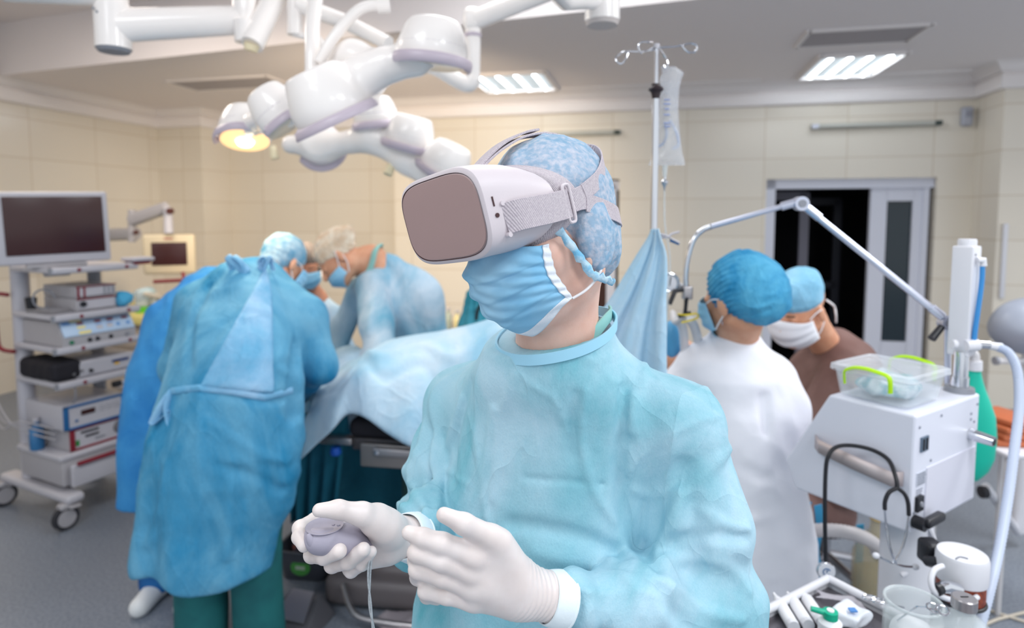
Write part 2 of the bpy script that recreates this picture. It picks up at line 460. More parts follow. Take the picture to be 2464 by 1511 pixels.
# shallow ceiling coffers beside the cornice
for k, (r0, r1) in enumerate(((-1.3, .98), (1.16, 2.66))):
    mb = MB(); mb.tube([(r0 + .04, DW - .27, HC), (r1 - .04, DW - .27, HC)], .022, 8); mb.tube([(r1, DW - .26, HC), (r1, DW - .17, HC)], .018, 8)
    struct('trim_ceiling_bead', mb, M_corn)
# baseboard
struct('baseboard_back', MB().box((.36, DW - .008, .06), (1.38, .016, .12)), M_corn)
# double doorway on the right
D1 = thing('door_1', None, None); D1.rotation_euler = (0, 0, -RA); D1['kind'] = 'structure'
f = MB(); y = DW + .10
f.box((1.055 + .045, y, .99), (.09, .12, 1.96)).box((2.503 - .06, y, .99), (.05, .1, 1.96)).box((1.78, y, 1.925), (1.44, .12, .09))
struct('door_frame', f, M_white_frame, D1)
lf = MB(); x0, x1 = 1.985, 2.44
lf.box((x0 + .07, y - .01, .94), (.14, .05, 1.88)).box((x1 - .05, y - .01, .94), (.10, .05, 1.88)).box(((x0 + x1) / 2 + .02, y - .01, 1.82), (x1 - x0 - .23, .05, .12)).box(((x0 + x1) / 2 + .02, y - .01, .22), (x1 - x0 - .23, .05, .44))
struct('door_leaf', lf, M_white_frame, D1)
struct('pane', MB().box(((x0 + x1) / 2 + .02, y, 1.1), (x1 - x0 - .23, .01, 1.32)), M_dark_glass, D1)
# corridor beyond it: gloom put into the colour of walls and one more framed door
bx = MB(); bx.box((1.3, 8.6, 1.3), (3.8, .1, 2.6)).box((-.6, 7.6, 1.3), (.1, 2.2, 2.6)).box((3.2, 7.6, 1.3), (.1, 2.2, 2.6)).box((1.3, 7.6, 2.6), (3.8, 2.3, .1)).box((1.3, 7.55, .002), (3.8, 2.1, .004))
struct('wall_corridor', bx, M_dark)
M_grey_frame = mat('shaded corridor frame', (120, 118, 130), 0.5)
D3 = thing('door_3', None, None); D3.rotation_euler = (0, 0, -RA); D3['kind'] = 'structure'
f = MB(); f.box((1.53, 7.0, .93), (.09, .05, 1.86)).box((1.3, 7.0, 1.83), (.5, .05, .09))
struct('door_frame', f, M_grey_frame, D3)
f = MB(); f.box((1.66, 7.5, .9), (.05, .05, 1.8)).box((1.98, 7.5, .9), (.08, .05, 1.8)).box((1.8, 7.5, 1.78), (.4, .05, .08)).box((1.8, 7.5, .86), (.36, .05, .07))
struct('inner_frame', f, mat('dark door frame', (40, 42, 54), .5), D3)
# left doorway, mostly behind the man
D2 = thing('door_2', None, None); D2.rotation_euler = (0, 0, -RA); D2['kind'] = 'structure'
f = MB(); f.box((DL1 - .075, DW + .09, .97), (.09, .1, 1.94)).box(((DL0 + DL1) / 2, DW + .09, 1.93), (DL1 - DL0, .1, .09)).box((DL0 + .045, DW + .09, .97), (.09, .1, 1.94))
struct('door_frame', f, M_white_frame, D2)
struct('door_leaf', MB().box(((DL0 + DL1) / 2, DW + .13, .95), (DL1 - DL0 - .2, .04, 1.89)), M_darkred, D2)

# ceiling light panels: frame, tray, diffuser, four tubes
M_panel = mat('lamp diffuser', (110, 114, 118), 0.5, emit=.45, ecol=(214, 228, 234))
M_tubeL = mat('lamp tube', (255, 255, 255), 0.4, emit=11, ecol=(236, 246, 255))
def panel(r0, r1, d0, d1, z, label, group=None):
    c = RM((r0 + r1) / 2, (d0 + d1) / 2, z)
    t = thing('ceiling_light', label, 'ceiling light', c, -RA, group)
    M_ = wmat(t); a, b = (r1 - r0), (d1 - d0)
    f = MB()
    for s in (-1, 1): f.box((s * a / 2, 0, -.005), (.03, b + .03, .03), M_); f.box((0, s * b / 2, -.005), (a, .03, .03), M_)
    f.build('frame', M_corn, t)
    MB().box((0, 0, .004), (a, b, .006), M_).build('diffuser', M_panel, t)
    for k in range(4):
        x = (k - 1.5) * a / 4.3
        MB().cyl((x, -b / 2 + .05, -.006), (x, b / 2 - .04, -.006), .014, 10, M_).build('lamp_tube', M_tubeL, t)
    return t
panel(1.24, 1.85, 5.31, 6.1, HC - .012, 'four-tube ceiling light over the double doorway')
panel(-1.62, -.92, 5.34, 6.08, HC - .012, 'four-tube ceiling light half hidden by the hanging lamp arm')
panel(-4.05, -3.3, 5.75, 6.35, HC - .012, 'four-tube ceiling light peeking out above the small surgical lamp')
# ventilation grilles
M_vent = mat('ventilation grille', (176, 170, 172), .6)
def vent(r0, r1, d0, d1, label):
    t = thing('ceiling_vent', label, 'vent', RM((r0 + r1) / 2, (d0 + d1) / 2, HC), -RA); M_ = wmat(t); a, b = r1 - r0, d1 - d0
    f = MB()
    for s in (-1, 1): f.box((s * a / 2, 0, -.008), (.03, b + .03, .016), M_); f.box((0, s * b / 2, -.008), (a, .03, .016), M_)
    f.build('frame', M_corn, t)
    g = MB()
    for k in range(14): g.box((0, -b / 2 + (k + .5) * b / 14, -.006), (a - .03, b / 22, .008), M_)
    g.build('grille', M_vent, t)
vent(1.0, 1.74, 4.62, 5.02, 'flat white ventilation grille in the ceiling nearer than the double doorway light')
vent(-4.4, -3.35, 5.0, 5.42, 'flat ventilation grille in the ceiling on the lamp-lit side')
# wall-mounted uv tube fixtures
M_uv = mat('frosted tube housing', (170, 170, 160), .35)
def bar(r0, r1, z, label):
    t = thing('wall_lamp', label, 'wall lamp', RM((r0 + r1) / 2, DW, z), -RA); M_ = wmat(t); a = r1 - r0
    MB().box((0, -.02, 0), (a, .04, .05), M_, bev=.008).build('body', M_uv, t)
    MB().cyl((-a / 2 + .06, -.055, 0), (a / 2 - .06, -.055, 0), .016, 10, M_).build('lamp_tube', mat('unlit tube', (200, 200, 192), .2), t)
    for s, m_ in ((-1, M_white_frame), (1, mat('dark end cap', (62, 74, 70), .4))): MB().box((s * (a / 2 - .03), -.045, 0), (.06, .05, .04), M_, bev=.006).build('end_cap', m_, t)
bar(1.425, 2.5, 2.45, 'long unlit tube fixture on the tiled wall above the double doorway')
bar(-1.1, -.33, 2.45, 'long unlit tube fixture on the tiled wall above the dark brown doorway')
t = thing('wall_sensor', 'small grey box under the cornice in the corner', 'sensor', RM(2.70, DW - .03, 2.6), -RA)
MB().box((0, 0, -.1), (.09, .06, .17), wmat(t), bev=.02).build('body', mat('sensor grey', (178, 180, 190), .4), t)
MB().box((0, -.032, -.08), (.05, .006, .05), wmat(t), bev=.003).build('lens', mat('sensor lens', (150, 152, 165), .2), t)

# area lights added under the near ceiling, out of view, to brighten the room
for k, (r, d, z, p, *cl_) in enumerate(((2.4, 2.7, HN - .03, 50), (-3.6, 2.9, HN - .03, 30, (1.0, .89, .78)), (-.6, 2.9, HN - .03, 21), (1.8, .4, HN - .03, 40), (-1.4, .2, HN - .03, 22), (1.6, -1.6, HN - .03, 26), (-1.4, -1.6, HN - .03, 18))):
    area_light('added fill light', RM(r, d, z), 1.0, p, cl_[0] if cl_ else (0.95, 0.98, 1.0), (0, 0, -RA), 1.0)
# ================================================================== THE MAN WITH THE HEADSET
M_skin = mat('skin', (236, 196, 180), 0.5, rgb2=(228, 182, 164), nscale=26, bump=.12, bscale=240, sss=.12)
def cloth(name, c1, c2, rough=.75, scale=5.0, big=1.0, fib=420.0, st=(1, 1, .6), lo=.38, hi=.66, alpha=1.0, transl=0.0, fibc=.12):
    m = bpy.data.materials.new(name); m.use_nodes = True; nt = m.node_tree; N = nt.nodes; L = nt.links; b = N['Principled BSDF']
    tc = N.new('ShaderNodeTexCoord'); mp = N.new('ShaderNodeMapping'); mp.inputs['Scale'].default_value = st; L.new(tc.outputs['Object'], mp.inputs[0])
    def noise(sc, det=5, dist=0.0, rough_=.55):
        n = N.new('ShaderNodeTexNoise'); n.inputs['Scale'].default_value = sc; n.inputs['Detail'].default_value = det
        n.inputs['Distortion'].default_value = dist; n.inputs['Roughness'].default_value = rough_; L.new(mp.outputs[0], n.inputs[0]); return n.outputs['Fac']
    def math_(op, a, v=None, c=None):
        q = N.new('ShaderNodeMath'); q.operation = op
        L.new(a, q.inputs[0])
        if v is not None:
            if isinstance(v, float): q.inputs[1].default_value = v
            else: L.new(v, q.inputs[1])
        return q.outputs[0]
    def ridge(sc, p, dist=1.2):      # thin sharp creases
        return math_('POWER', math_('SUBTRACT', math_('MULTIPLY', math_('ABSOLUTE', math_('SUBTRACT', noise(sc, 2, dist), .5)), -5.0), -1.0), p)
    r = N.new('ShaderNodeValToRGB'); r.color_ramp.elements[0].position = lo; r.color_ramp.elements[1].position = hi
    r.color_ramp.elements[0].color = lin(c1) + (1,); r.color_ramp.elements[1].color = lin(c2) + (1,)
    L.new(noise(scale, 7, .6, .6), r.inputs[0])
    mf = N.new('ShaderNodeMix'); mf.data_type = 'RGBA'; mf.blend_type = 'OVERLAY'; mf.inputs[0].default_value = fibc
    L.new(r.outputs[0], mf.inputs[6]); fb = noise(fib, 2); L.new(fb, mf.inputs[7]); L.new(mf.outputs[2], b.inputs['Base Color'])
    h = math_('ADD', math_('MULTIPLY', ridge(scale * .8, 9.0, .3), .24 * big), math_('MULTIPLY', ridge(scale * 2.0, 8.0, .5), .12 * big))
    h = math_('ADD', h, math_('MULTIPLY', noise(scale * 2.6, 7, .4), .9 * big)); h = math_('ADD', h, math_('MULTIPLY', fb, .05))
    bp = N.new('ShaderNodeBump'); bp.inputs['Strength'].default_value = 1.0; bp.inputs['Distance'].default_value = .008
    L.new(h, bp.inputs['Height']); L.new(bp.outputs[0], b.inputs['Normal'])
    b.inputs['Roughness'].default_value = rough; b.inputs['Specular IOR Level'].default_value = .35
    if alpha < 1: b.inputs['Alpha'].default_value = alpha
    if transl:
        t = N.new('ShaderNodeBsdfTranslucent'); t.inputs[0].default_value = lin(c1) + (1,); L.new(mf.outputs[2], t.inputs[0])
        mx = N.new('ShaderNodeMixShader'); mx.inputs[0].default_value = transl
        L.new(b.outputs[0], mx.inputs[1]); L.new(t.outputs[0], mx.inputs[2]); L.new(mx.outputs[0], N['Material Output'].inputs[0])
    MATS[name] = m; return m
M_gown = cloth('aqua gown fabric', (184, 220, 236), (96, 184, 200), .7, 4.0, transl=.12)
M_gown_lt = mat('pale blue gown binding', (160, 214, 238), 0.7, bump=.2, bscale=60)
M_glove = mat('white latex', (229, 220, 218), 0.42, rgb2=(222, 211, 208), nscale=30, bump=.10, bscale=170, sss=.05, bdist=.001)
M_cuff = mat('white knit cuff', (228, 240, 246), 0.7, bump=.3, bscale=90)
M_cap = mat('thin blue cap fabric', (146, 190, 222), 0.75, rgb2=(204, 218, 236), nscale=120, lo=.40, hi=.66, bump=.9, bscale=70, bdetail=8, alpha=.70, bdist=.004, ndetail=8)
M_capband = mat('elastic cap edge', (120, 190, 226), 0.7, rgb2=(206, 230, 242), nscale=90, bump=.6, bscale=150)
M_mask = mat('pleated blue mask fabric', (128, 190, 226), 0.7, rgb2=(160, 208, 236), nscale=14, bump=.35, bscale=60, bdetail=8, ndetail=8)
M_maskw = mat('white mask binding', (232, 238, 246), 0.6, bump=.3, bscale=300)
M_loop = mat('white elastic', (240, 238, 240), 0.6)
M_hs = mat('pale grey headset shell', (214, 205, 210), 0.45, bump=.05, bscale=400)
M_hsplate = mat('grey brown headset plate', (170, 144, 142), 0.55, bump=.05, bscale=500)
M_hsfab = mat('grey woven strap', (206, 197, 203), 0.85, rgb2=(188, 178, 187), nscale=420, bump=.8, bscale=700, bdist=.0008, wave=140)
M_slot = mat('dark slot', (70, 40, 42), .5)
M_scrub = mat('green scrub fabric', (150, 205, 200), .8, bump=.3, bscale=40)
M_ctrl = mat('lilac grey controller shell', (160, 156, 172), .5, bump=.04, bscale=500)
M_cord = mat('grey cord', (176, 182, 186), .7, rgb2=(150, 156, 162), nscale=300)

HO = W(1317, 565, .86)
ya, pi_, ro = math.radians(52), math.radians(12), math.radians(7)
F0 = Vector((-math.sin(ya), -math.cos(ya), 0)); Lh0 = Vector((math.cos(ya), -math.sin(ya), 0)); Z = Vector((0, 0, 1))
HF = F0 * math.cos(pi_) - Z * math.sin(pi_); U1 = F0 * math.sin(pi_) + Z * math.cos(pi_)
HL = Lh0 * math.cos(ro) + U1 * math.sin(ro); HU = U1 * math.cos(ro) - Lh0 * math.sin(ro)
HM = Matrix(((-HL.x, HF.x, HU.x, HO.x), (-HL.y, HF.y, HU.y, HO.y), (-HL.z, HF.z, HU.z, HO.z), (0, 0, 0, 1)))
HMi = HM.inverted()
Hi = np.array(HMi, np.float32)
def toh(P): return P @ Hi[:3, :3].T + Hi[:3, 3]
def H(l, f, u): return HM @ Vector((-l, f, u))     # l = his left (towards the camera), f = forward, u = up

man = thing('person', 'man in aqua gown and blue mask wearing a pale grey headset over his cap', 'person', (W(1400, 1500, .98).x, .98, 0))

def head_field(P):
    q = toh(P)
    d = ell(q, (0, -.020, .040), (.075, .090, .086))
    d = smin(d, ell(q, (0, .03, -.03), (.060, .070, .082)), .03)
    for s in (-1, 1):
        d = smin(d, cone(q, (s * .050, -.012, -.058), (s * .010, .062, -.098), .020, .015), .03)
        d = smin(d, ell(q, (s * .045, .045, -.02), (.022, .03, .022)), .02)
        # ear: shell, rim and lobe
        e = ell(q, (s * .0815, -.006, -.008), (.008, .019, .033))
        e = smax(e, -ell(q, (s * .091, -.003, -.004), (.006, .010, .019)), .004)
        e = smin(e, ell(q, (s * .078, .006, -.040), (.007, .009, .010)), .008)
        d = smin(d, e, .008)
    d = smin(d, cone(q, (0, .092, .01), (0, .112, -.028), .008, .012), .014)
    d = smin(d, cone(q, (0, .080, -.060), (0, .084, -.066), .016, .016), .02)
    return d
NB = W(1330, 870, .919); NT = H(0, -.010, -.075)
SHL, SHR = W(1622, 1045, .885), W(1112, 985, 1.06)
def body_field(P):
    d = head_field(P)
    d = smin(d, chain(P, [NT + Vector((0, .0, .03)), NT * .4 + NB * .6, NB], [.052, .055, .058], .02), .026)
    d = smin(d, cone(P, NB - Z * .045, NB - Z * .12 + Vector((0, .05, 0)), .062, .062), .04)
    # the muscle running from behind the ear, and the slope to the near shoulder
    d = smin(d, cone(P, NB + Vector((.0, .03, .03)), NB + Vector((.075, .02, -.015)), .03, .02), .04)
    d = d - .0006 * soft(P, 60, 3)
    return d
lo = Vector((-.2, .70, 1.25)); hi = Vector((.36, 1.2, 1.78))
field_mesh('body', body_field, lo, hi, .0032, M_skin, man)

# ---- cap
def edge_u(f): return np.interp(f, [-.13, -.05, -.022, .014, .040, .07, .12], [-.070, -.082, -.080, -.058, .006, .03, .045])
def cap_field(P):      # head coordinates
    q = P.copy(); d = ell(q, (0, -.022, .042), (.082, .096, .094))
    d = smin(d, ell(q, (0, -.058, -.026), (.068, .044, .060)), .03)
    for s in (-1, 1): d = smin(d, ell(q, (s * .078, -.012, -.014), (.017, .032, .044)), .02)
    e = edge_u(q[:, 1])
    pleat = np.exp(-((q[:, 2] - e) / .030) ** 2)
    d = d - .0026 * rip(q, 40, 1, warp=1.1) - .0016 * rip(q, 90, 2) - .0022 * pleat * np.sin(q[:, 1] * 420 + q[:, 2] * 160)
    return smax(d, e - q[:, 2], .004)
field_mesh('bouffant_cap', cap_field, (-.115, -.155, -.12), (.115, .11, .17), .0024, M_cap, man, M=HM)
mb = MB()
for s in (-1, 1):
    pts = []
    for k in range(22):
        f = .050 - k * .066 / 21; u = float(edge_u(f))
        l = .086 * math.sqrt(max(0.05, 1 - ((f + .022) / .108) ** 2)) + (.004 if f > -.06 else -.006)
        pts.append(H(s * (l - (.02 if f < -.05 else 0) * ((-.05 - f) / .024 if f < -.05 else 0)), f, u + .002 * math.sin(k * 2.2)))
    MB().tube(pts, [.0035 + .001 * math.sin(k * 2.6) for k in range(22)], 8, flat=(1.5, .8)).build('cap_elastic', M_capband, man)

# ---- mask
def mask_pt(s, t, off=0.0):
    tt = [0, .2, .42, .62, .82, 1.0]
    fc = np.interp(t, tt, [.104, .126, .124, .116, .106, .066]); uc = np.interp(t, tt, [.012, -.024, -.050, -.075, -.098, -.124])
    fe = np.interp(t, [0, .5, 1], [.062, .060, .040]); ue = np.interp(t, [0, .5, 1], [-.004, -.042, -.080]); le = np.interp(t, [0, .5, 1], [.070, .068, .066])
    th = s * PI / 2; c = math.cos(th) ** .85 if math.cos(th) > 0 else 0; a = abs(math.sin(th))
    f = fe + (fc - fe) * c; l = le * (a ** 1.0) * (1 if s > 0 else -1); u = uc + (ue - uc) * a ** 1.6
    # three pleats that fan out from the edges
    pl = 0
    for p0, p1 in ((.27, .22), (.50, .52), (.72, .78)):
        pp = p1 + (p0 - p1) * c; x = (t - pp) / .06
        pl += .0042 * (math.exp(-max(x, 0) ** 2 * 6) if x > 0 else math.exp(-(x * .45) ** 2)) * (0.12 + .88 * c)
    pl += .0016 * math.sin(t * 23 + s * 9) * c + .0011 * math.sin(t * 41 - s * 17)
    o_ = off + pl
    return H(l + o_ * a * (1 if s > 0 else -1), f + o_ * max(c, .25), u)
def mask_patch(s0, s1, t0, t1, ns, nt, off): 
    rows = [[mask_pt(s0 + (s1 - s0) * i / ns, t0 + (t1 - t0) * j / nt, off) for i in range(ns + 1)] for j in range(nt + 1)]
    return MB().loft(rows, caps=False, closed=False)
mk = mask_patch(-1, 1, 0, 1, 80, 70, .002).build('face_mask', M_mask, man, solid=.0012, auto=False)
b = mask_patch(-1, 1, .935, 1.0, 80, 5, .0034)
for s0, s1 in ((.90, 1.0), (-1.0, -.90)):
    b2 = mask_patch(s0, s1, 0, 1, 5, 60, .0034); n = len(b.v); b.v += b2.v; b.f += [tuple(n + i for i in f) for f in b2.f]; b.sm += b2.sm
b.build('mask_border', M_maskw, mk, solid=.001, auto=False)
for s in (-1, 1):
    MB().tube(smoothpts([H(s * .0685, .041, -.080), H(s * .077, .022, -.074), H(s * .082, .002, -.062), H(s * .084, -.012, -.046)], 6), .0018, 8).build('ear_loop', M_loop, mk)

# ---- headset
HC0 = .056
def hs_ring(f, lw, uh, n, wrap=0.0, du=0.0, seg=72):
    out = []
    for k in range(seg):
        a = 2 * PI * k / seg; c, s = math.cos(a), math.sin(a)
        l = lw * (abs(c) ** (2 / n)) * (1 if c >= 0 else -1); u = uh * (abs(s) ** (2 / n)) * (1 if s >= 0 else -1)
        out.append(H(l, f - wrap * (l / lw) ** 2 * (1 - .35 * (u / uh) ** 2), HC0 + du + u))
    return out
FR = .158
body = MB().loft([hs_ring(FR, .086, .045, 3.6), hs_ring(FR, .0935, .0525, 3.8), hs_ring(FR - .0022, .0965, .0555, 3.9), hs_ring(FR - .007, .0970, .0562, 3.9, .001), hs_ring(FR - .03, .0960, .0560, 3.7, .004, -.001),
                  hs_ring(FR - .055, .0940, .0555, 3.2, .016, -.004), hs_ring(FR - .070, .0915, .0545, 2.8, .028, -.007), hs_ring(FR - .082, .0875, .0525, 2.5, .038, -.010), hs_ring(FR - .084, .080, .048, 2.5, .038, -.010)], caps=True)
hs = body.build('headset', M_hs, man)
MB().loft([hs_ring(FR + .0002, .0900, .0492, 3.8), hs_ring(FR + .0012, .0895, .0487, 3.8), hs_ring(FR + .0016, .080, .042, 3.6), hs_ring(FR + .0018, .04, .02, 3.0)], caps=True).build('front_plate', M_hsplate, hs)
MB().loft([hs_ring(FR + .0008, .0916, .0508, 3.8), hs_ring(FR + .0001, .0904, .0496, 3.8)], caps=False).build('plate_seam', M_slot, hs)
MB().loft([hs_ring(FR - .074, .0880, .0535, 2.6, .036, -.009), hs_ring(FR - .084, .0875, .0565, 2.4, .046, -.011), hs_ring(FR - .097, .0845, .0585, 2.3, .052, -.012), hs_ring(FR - .103, .079, .055, 2.2, .050, -.012)], caps=False).build('face_cushion', M_hsfab, hs, solid=.003)
# slot, jack, pin heads on the near side
def side_pt(f, u, out=.0):
    return H(.0966 - .004 * ((FR - f) / .06) + out, f, HC0 + u)
m1 = MB(); m1.tube([side_pt(FR - .013, .001, .0006), side_pt(FR - .013, .012, .0006)], .0022, 10, flat=(.5, 1))
m1.lathe([(.0001, 0), (.0026, 0), (.0026, .0012), (.0001, .0012)], 16, frame(side_pt(FR - .0135, -.0095, .0012), HU, HL))
m1.build('port', M_slot, hs)
def ribbon(pts, wd, wdt, th, name, m, parent, ns=8):
    P_ = smoothpts(pts, ns); n = len(P_); rings = []
    WD = smoothpts([Vector(x) for x in wd], ns) if isinstance(wd, list) else [Vector(wd)] * n
    for i in range(n):
        T = (P_[min(i + 1, n - 1)] - P_[max(i - 1, 0)]).normalized(); q = WD[i]; q = (q - T * q.dot(T)).normalized(); nn = T.cross(q)
        ww = wdt if not isinstance(wdt, (list, tuple)) else np.interp(i / (n - 1), np.linspace(0, 1, len(wdt)), wdt)
        rings.append([P_[i] + q * (ww / 2 * a) + nn * (th / 2 * b) for a, b in ((1, .2), (.96, 1), (0, 1.1), (-.96, 1), (-1, .2), (-1, -.2), (-.96, -1), (0, -1.1), (.96, -1), (1, -.2))])
    return MB().loft(rings, caps=True).build(name, m, parent)
ribbon([H(.095, .134, .040), H(.1035, .118, .041), H(.101, .080, .039), H(.095, .048, .038), H(.090, .030, .038)], HU, .036, .004, 'side_strap', M_hsfab, hs)
ribbon([H(.089, .042, .038), H(.088, .01, .040), H(.083, -.016, .040)], HU, [.027, .029, .036], .002, 'side_strap', M_hsfab, hs)
ribbon([H(.087, -.002, .046), H(.078, -.042, .058), H(.058, -.078, .076), H(.030, -.100, .092), H(.0, -.106, .098)], HU, [.022, .022, .022, .022, .03], .002, 'back_strap', M_hsfab, hs)
ribbon([H(.087, -.002, .033), H(.081, -.036, .020), H(.066, -.075, .004), H(.036, -.104, -.006), H(.0, -.112, -.008)], HU, .024, .002, 'back_strap', M_hsfab, hs)
ribbon([H(-.094, .108, .044), H(-.096, .05, .040), H(-.087, -.0, .038), H(-.078, -.05, .045), H(-.04, -.102, .06), H(.0, -.116, .07)], HU, .028, .003, 'side_strap', M_hsfab, hs)
# buckle: a rounded wire frame
bk = MB(); c0 = H(.0925, .032, .038); q = []
for a in np.linspace(0, 2 * PI, 33)[:-1]:
    x = .0058 * (abs(math.cos(a)) ** .5) * (1 if math.cos(a) > 0 else -1); y = .0235 * (abs(math.sin(a)) ** .35) * (1 if math.sin(a) > 0 else -1)
    q.append(c0 + HF * x + HU * y)
bk.tube(q + [q[0]], .0021, 8); bk.build('buckle', M_hs, hs)
for u in (-.018, .018): MB().tube([H(.090, .134, .040 + u), H(.099, .134, .040 + u)], .003, 10).build('strap_pin', M_hs, hs)
top = [H(0, .098, .098), H(0, .078, .112), H(0, .046, .126), H(0, .006, .1360), H(0, -.034, .1345), H(0, -.074, .1200), H(0, -.100, .096)]
ribbon(top, HL, .026, .003, 'top_strap', M_hsfab, hs)
ribbon([H(.0, .096, .104), H(0, .072, .119), H(0, .042, .1325), H(0, .006, .1410), H(0, -.020, .1420)], HL, .024, .003, 'top_strap', M_hsfab, hs)

# ---- gown
ELL, WRL = W(1728, 1462, .85), W(1338, 1440, .737) + Vector((.010, .004, -.003))
ELR, WRR = W(1040, 1262, 1.03), W(1012, 1290, .890)
by = math.radians(24)
BL = Vector((math.cos(by), -math.sin(by), 0)); BB = Vector((math.sin(by), math.cos(by), 0))
BR = [[BL.x, BB.x, 0], [BL.y, BB.y, 0], [0, 0, 1]]
BO = (.078, .962, 0)
def arm_fold(P, a, b, amp, fr):
    """rings of folds that slacken along an arm"""
    a = np.array(a, np.float32); b = np.array(b, np.float32); ax = b - a; t = ((P - a) @ ax) / float(ax @ ax)
    return amp * np.clip(t * 1.3, 0, 1) * np.clip(1.6 - t, 0, 1) * np.sin(t * fr + 2.2 * np.sin(P[:, 0] * 26 + P[:, 2] * 18) + 1.2 * np.sin(P[:, 1] * 40))
GC = [  # creases read off the gown: (px, py) line, width, height
    ([(1410, 940), (1398, 1010), (1402, 1090), (1430, 1180), (1480, 1255)], .0045, .0075),
    ([(1385, 950), (1376, 1020), (1380, 1090)], .008, -.004),
    ([(1506, 930), (1498, 1000), (1502, 1060)], .008, -.010), ([(1502, 1060), (1492, 1130), (1504, 1230), (1535, 1310), (1575, 1360)], .009, -.015),
    ([(1520, 950), (1512, 1040), (1500, 1130)], .006, .007), ([(1250, 900), (1290, 935), (1330, 960), (1350, 1010)], .004, .0035),
    ([(1330, 950), (1352, 990), (1370, 1045)], .0035, .004), ([(1190, 985), (1175, 1080), (1165, 1180), (1175, 1250)], .0055, .007),
    ([(1130, 925), (1100, 1030), (1090, 1150)], .009, -.006), ([(1240, 900), (1205, 1000), (1195, 1100), (1185, 1200)], .005, .0045),
    ([(1110, 960), (1085, 1050), (1060, 1150), (1050, 1240)], .007, .006), ([(1075, 1130), (1100, 1150), (1130, 1165)], .0035, .0045),
    ([(1140, 1030), (1150, 1100), (1160, 1150)], .004, .0035), ([(1260, 1150), (1330, 1155), (1400, 1160), (1450, 1165)], .004, -.003),
    ([(1230, 1260), (1330, 1275), (1420, 1300), (1500, 1340)], .010, -.007), ([(1290, 1330), (1380, 1350), (1470, 1345)], .010, .005),
    ([(1390, 850), (1430, 870), (1480, 850)], .0035, .003), ([(1440, 880), (1470, 915), (1500, 920)], .0035, .003), ([(1560, 850), (1545, 920), (1530, 970)], .005, .004),
    ([(1735, 1000), (1670, 1018), (1590, 1062), (1530, 1110), (1500, 1170)], .0035, .0060), ([(1735, 1000), (1755, 1100), (1775, 1180)], .004, .004),
    ([(1690, 870), (1700, 930), (1735, 1000)], .004, .0035),
    ([(1760, 1080), (1700, 1130), (1640, 1200), (1600, 1290), (1560, 1370)], .008, .006), ([(1640, 1120), (1600, 1190), (1580, 1250)], .012, -.008),
    ([(1650, 1180), (1580, 1190), (1530, 1180)], .006, .005), ([(1690, 1230), (1760, 1270), (1800, 1275)], .006, .006), ([(1620, 1300), (1700, 1290), (1790, 1290)], .008, -.007),
    ([(1600, 1350), (1690, 1340), (1760, 1370), (1800, 1420)], .007, .008), ([(1560, 1395), (1640, 1420), (1690, 1470), (1780, 1490)], .006, .008), ([(1590, 1410), (1620, 1470), (1660, 1511)], .008, -.010),
    ([(1430, 1365), (1455, 1400), (1465, 1450), (1455, 1500)], .0045, .0055), ([(1500, 1385), (1530, 1420), (1545, 1480)], .0055, .006), ([(1380, 1410), (1400, 1440), (1390, 1490)], .005, -.005),
    ([(1400, 1420), (1470, 1430), (1540, 1425), (1600, 1440)], .004, .004), ([(985, 1165), (1010, 1195), (1025, 1230)], .006, .008), ([(960, 1185), (990, 1215), (1015, 1250)], .006, -.008), ([(1000, 1090), (1020, 1130), (1030, 1180)], .007, .006),
]
def gown_base(P):
    q = P - np.array(BO, np.float32)
    T = stack(P, [(.38, .03, -.02, .28, .24), (.70, .02, -.02, .235, .19), (.93, -.028, -.012, .218, .160), (1.10, -.024, -.008, .190, .146), (1.25, -.006, -.0, .168, .130), (1.33, .0, -.010, .155, .120), (1.39, .0, -.038, .122, .106), (1.43, .0, -.050, .098, .090), (1.48, .0, -.052, .088, .082)], BR, BO, 2.3)
    nb = NB + Vector((0.012, .03, -.020))
    for sh in (SHL, SHR): T = smin(T, cone(P, nb, sh, .058, .066), .05)
    A = chain(P, [SHL, SHL * .5 + ELL * .5 + Vector((-.002, 0, 0)), ELL], [.068, .068, .055], .05)
    A = smin(A, chain(P, [ELL, ELL * .45 + WRL * .55, WRL], [.070, .056, .034], .04), .03)
    A = A - .5 * arm_fold(P, SHL, ELL, .006, 15) - arm_fold(P, ELL, WRL, .007, 24)
    B = chain(P, [SHR, SHR * .5 + ELR * .5, ELR], [.058, .058, .054], .05)
    B = smin(B, chain(P, [ELR, ELR * .4 + WRR * .6, WRR], [.058, .050, .034], .04), .03)
    B = B - arm_fold(P, SHR, ELR, .007, 16) - arm_fold(P, ELR, WRR, .009, 20)
    # the sleeves meet the chest in a fold: blend is wide at the shoulder and closes towards the elbow
    ka = .055 * np.clip((P[:, 2] - 1.25) / .12, 0.05, 1)
    h = np.maximum(ka - np.abs(T - A), 0) / ka; d = np.minimum(T, A) - h * h * ka * .25
    h = np.maximum(ka - np.abs(d - B), 0) / ka; d = np.minimum(d, B) - h * h * ka * .25
    lw = np.clip((1.38 - P[:, 2]) / .25, .25, 1)
    d = d - lw * (.0030 * rip(P, 17, 4, (1.2, 1.2, .6), .8) + .0016 * rip(P, 40, 6, (1, 1, .7), .8)) - .0004 * rip(P, 110, 3)
    return d
GN = Vector((-.22, -.15, .97)).normalized(); GP = Vector((.076, .905, 1.454))
gown_cr = creased(gown_base, [(a_, b_, c_ * 1.3) for a_, b_, c_ in GC], .55, 1.1)
def gown_field(P):
    d = gown_cr(P)
    # neck opening
    d = smax(d, -cone(P, Vector((.074, .910, 1.41)), Vector((.076, .912, 1.52)), .064, .080), .006)
    d = smax(d, (P - np.array(GP, np.float32)) @ np.array(GN, np.float32), .004)
    return d
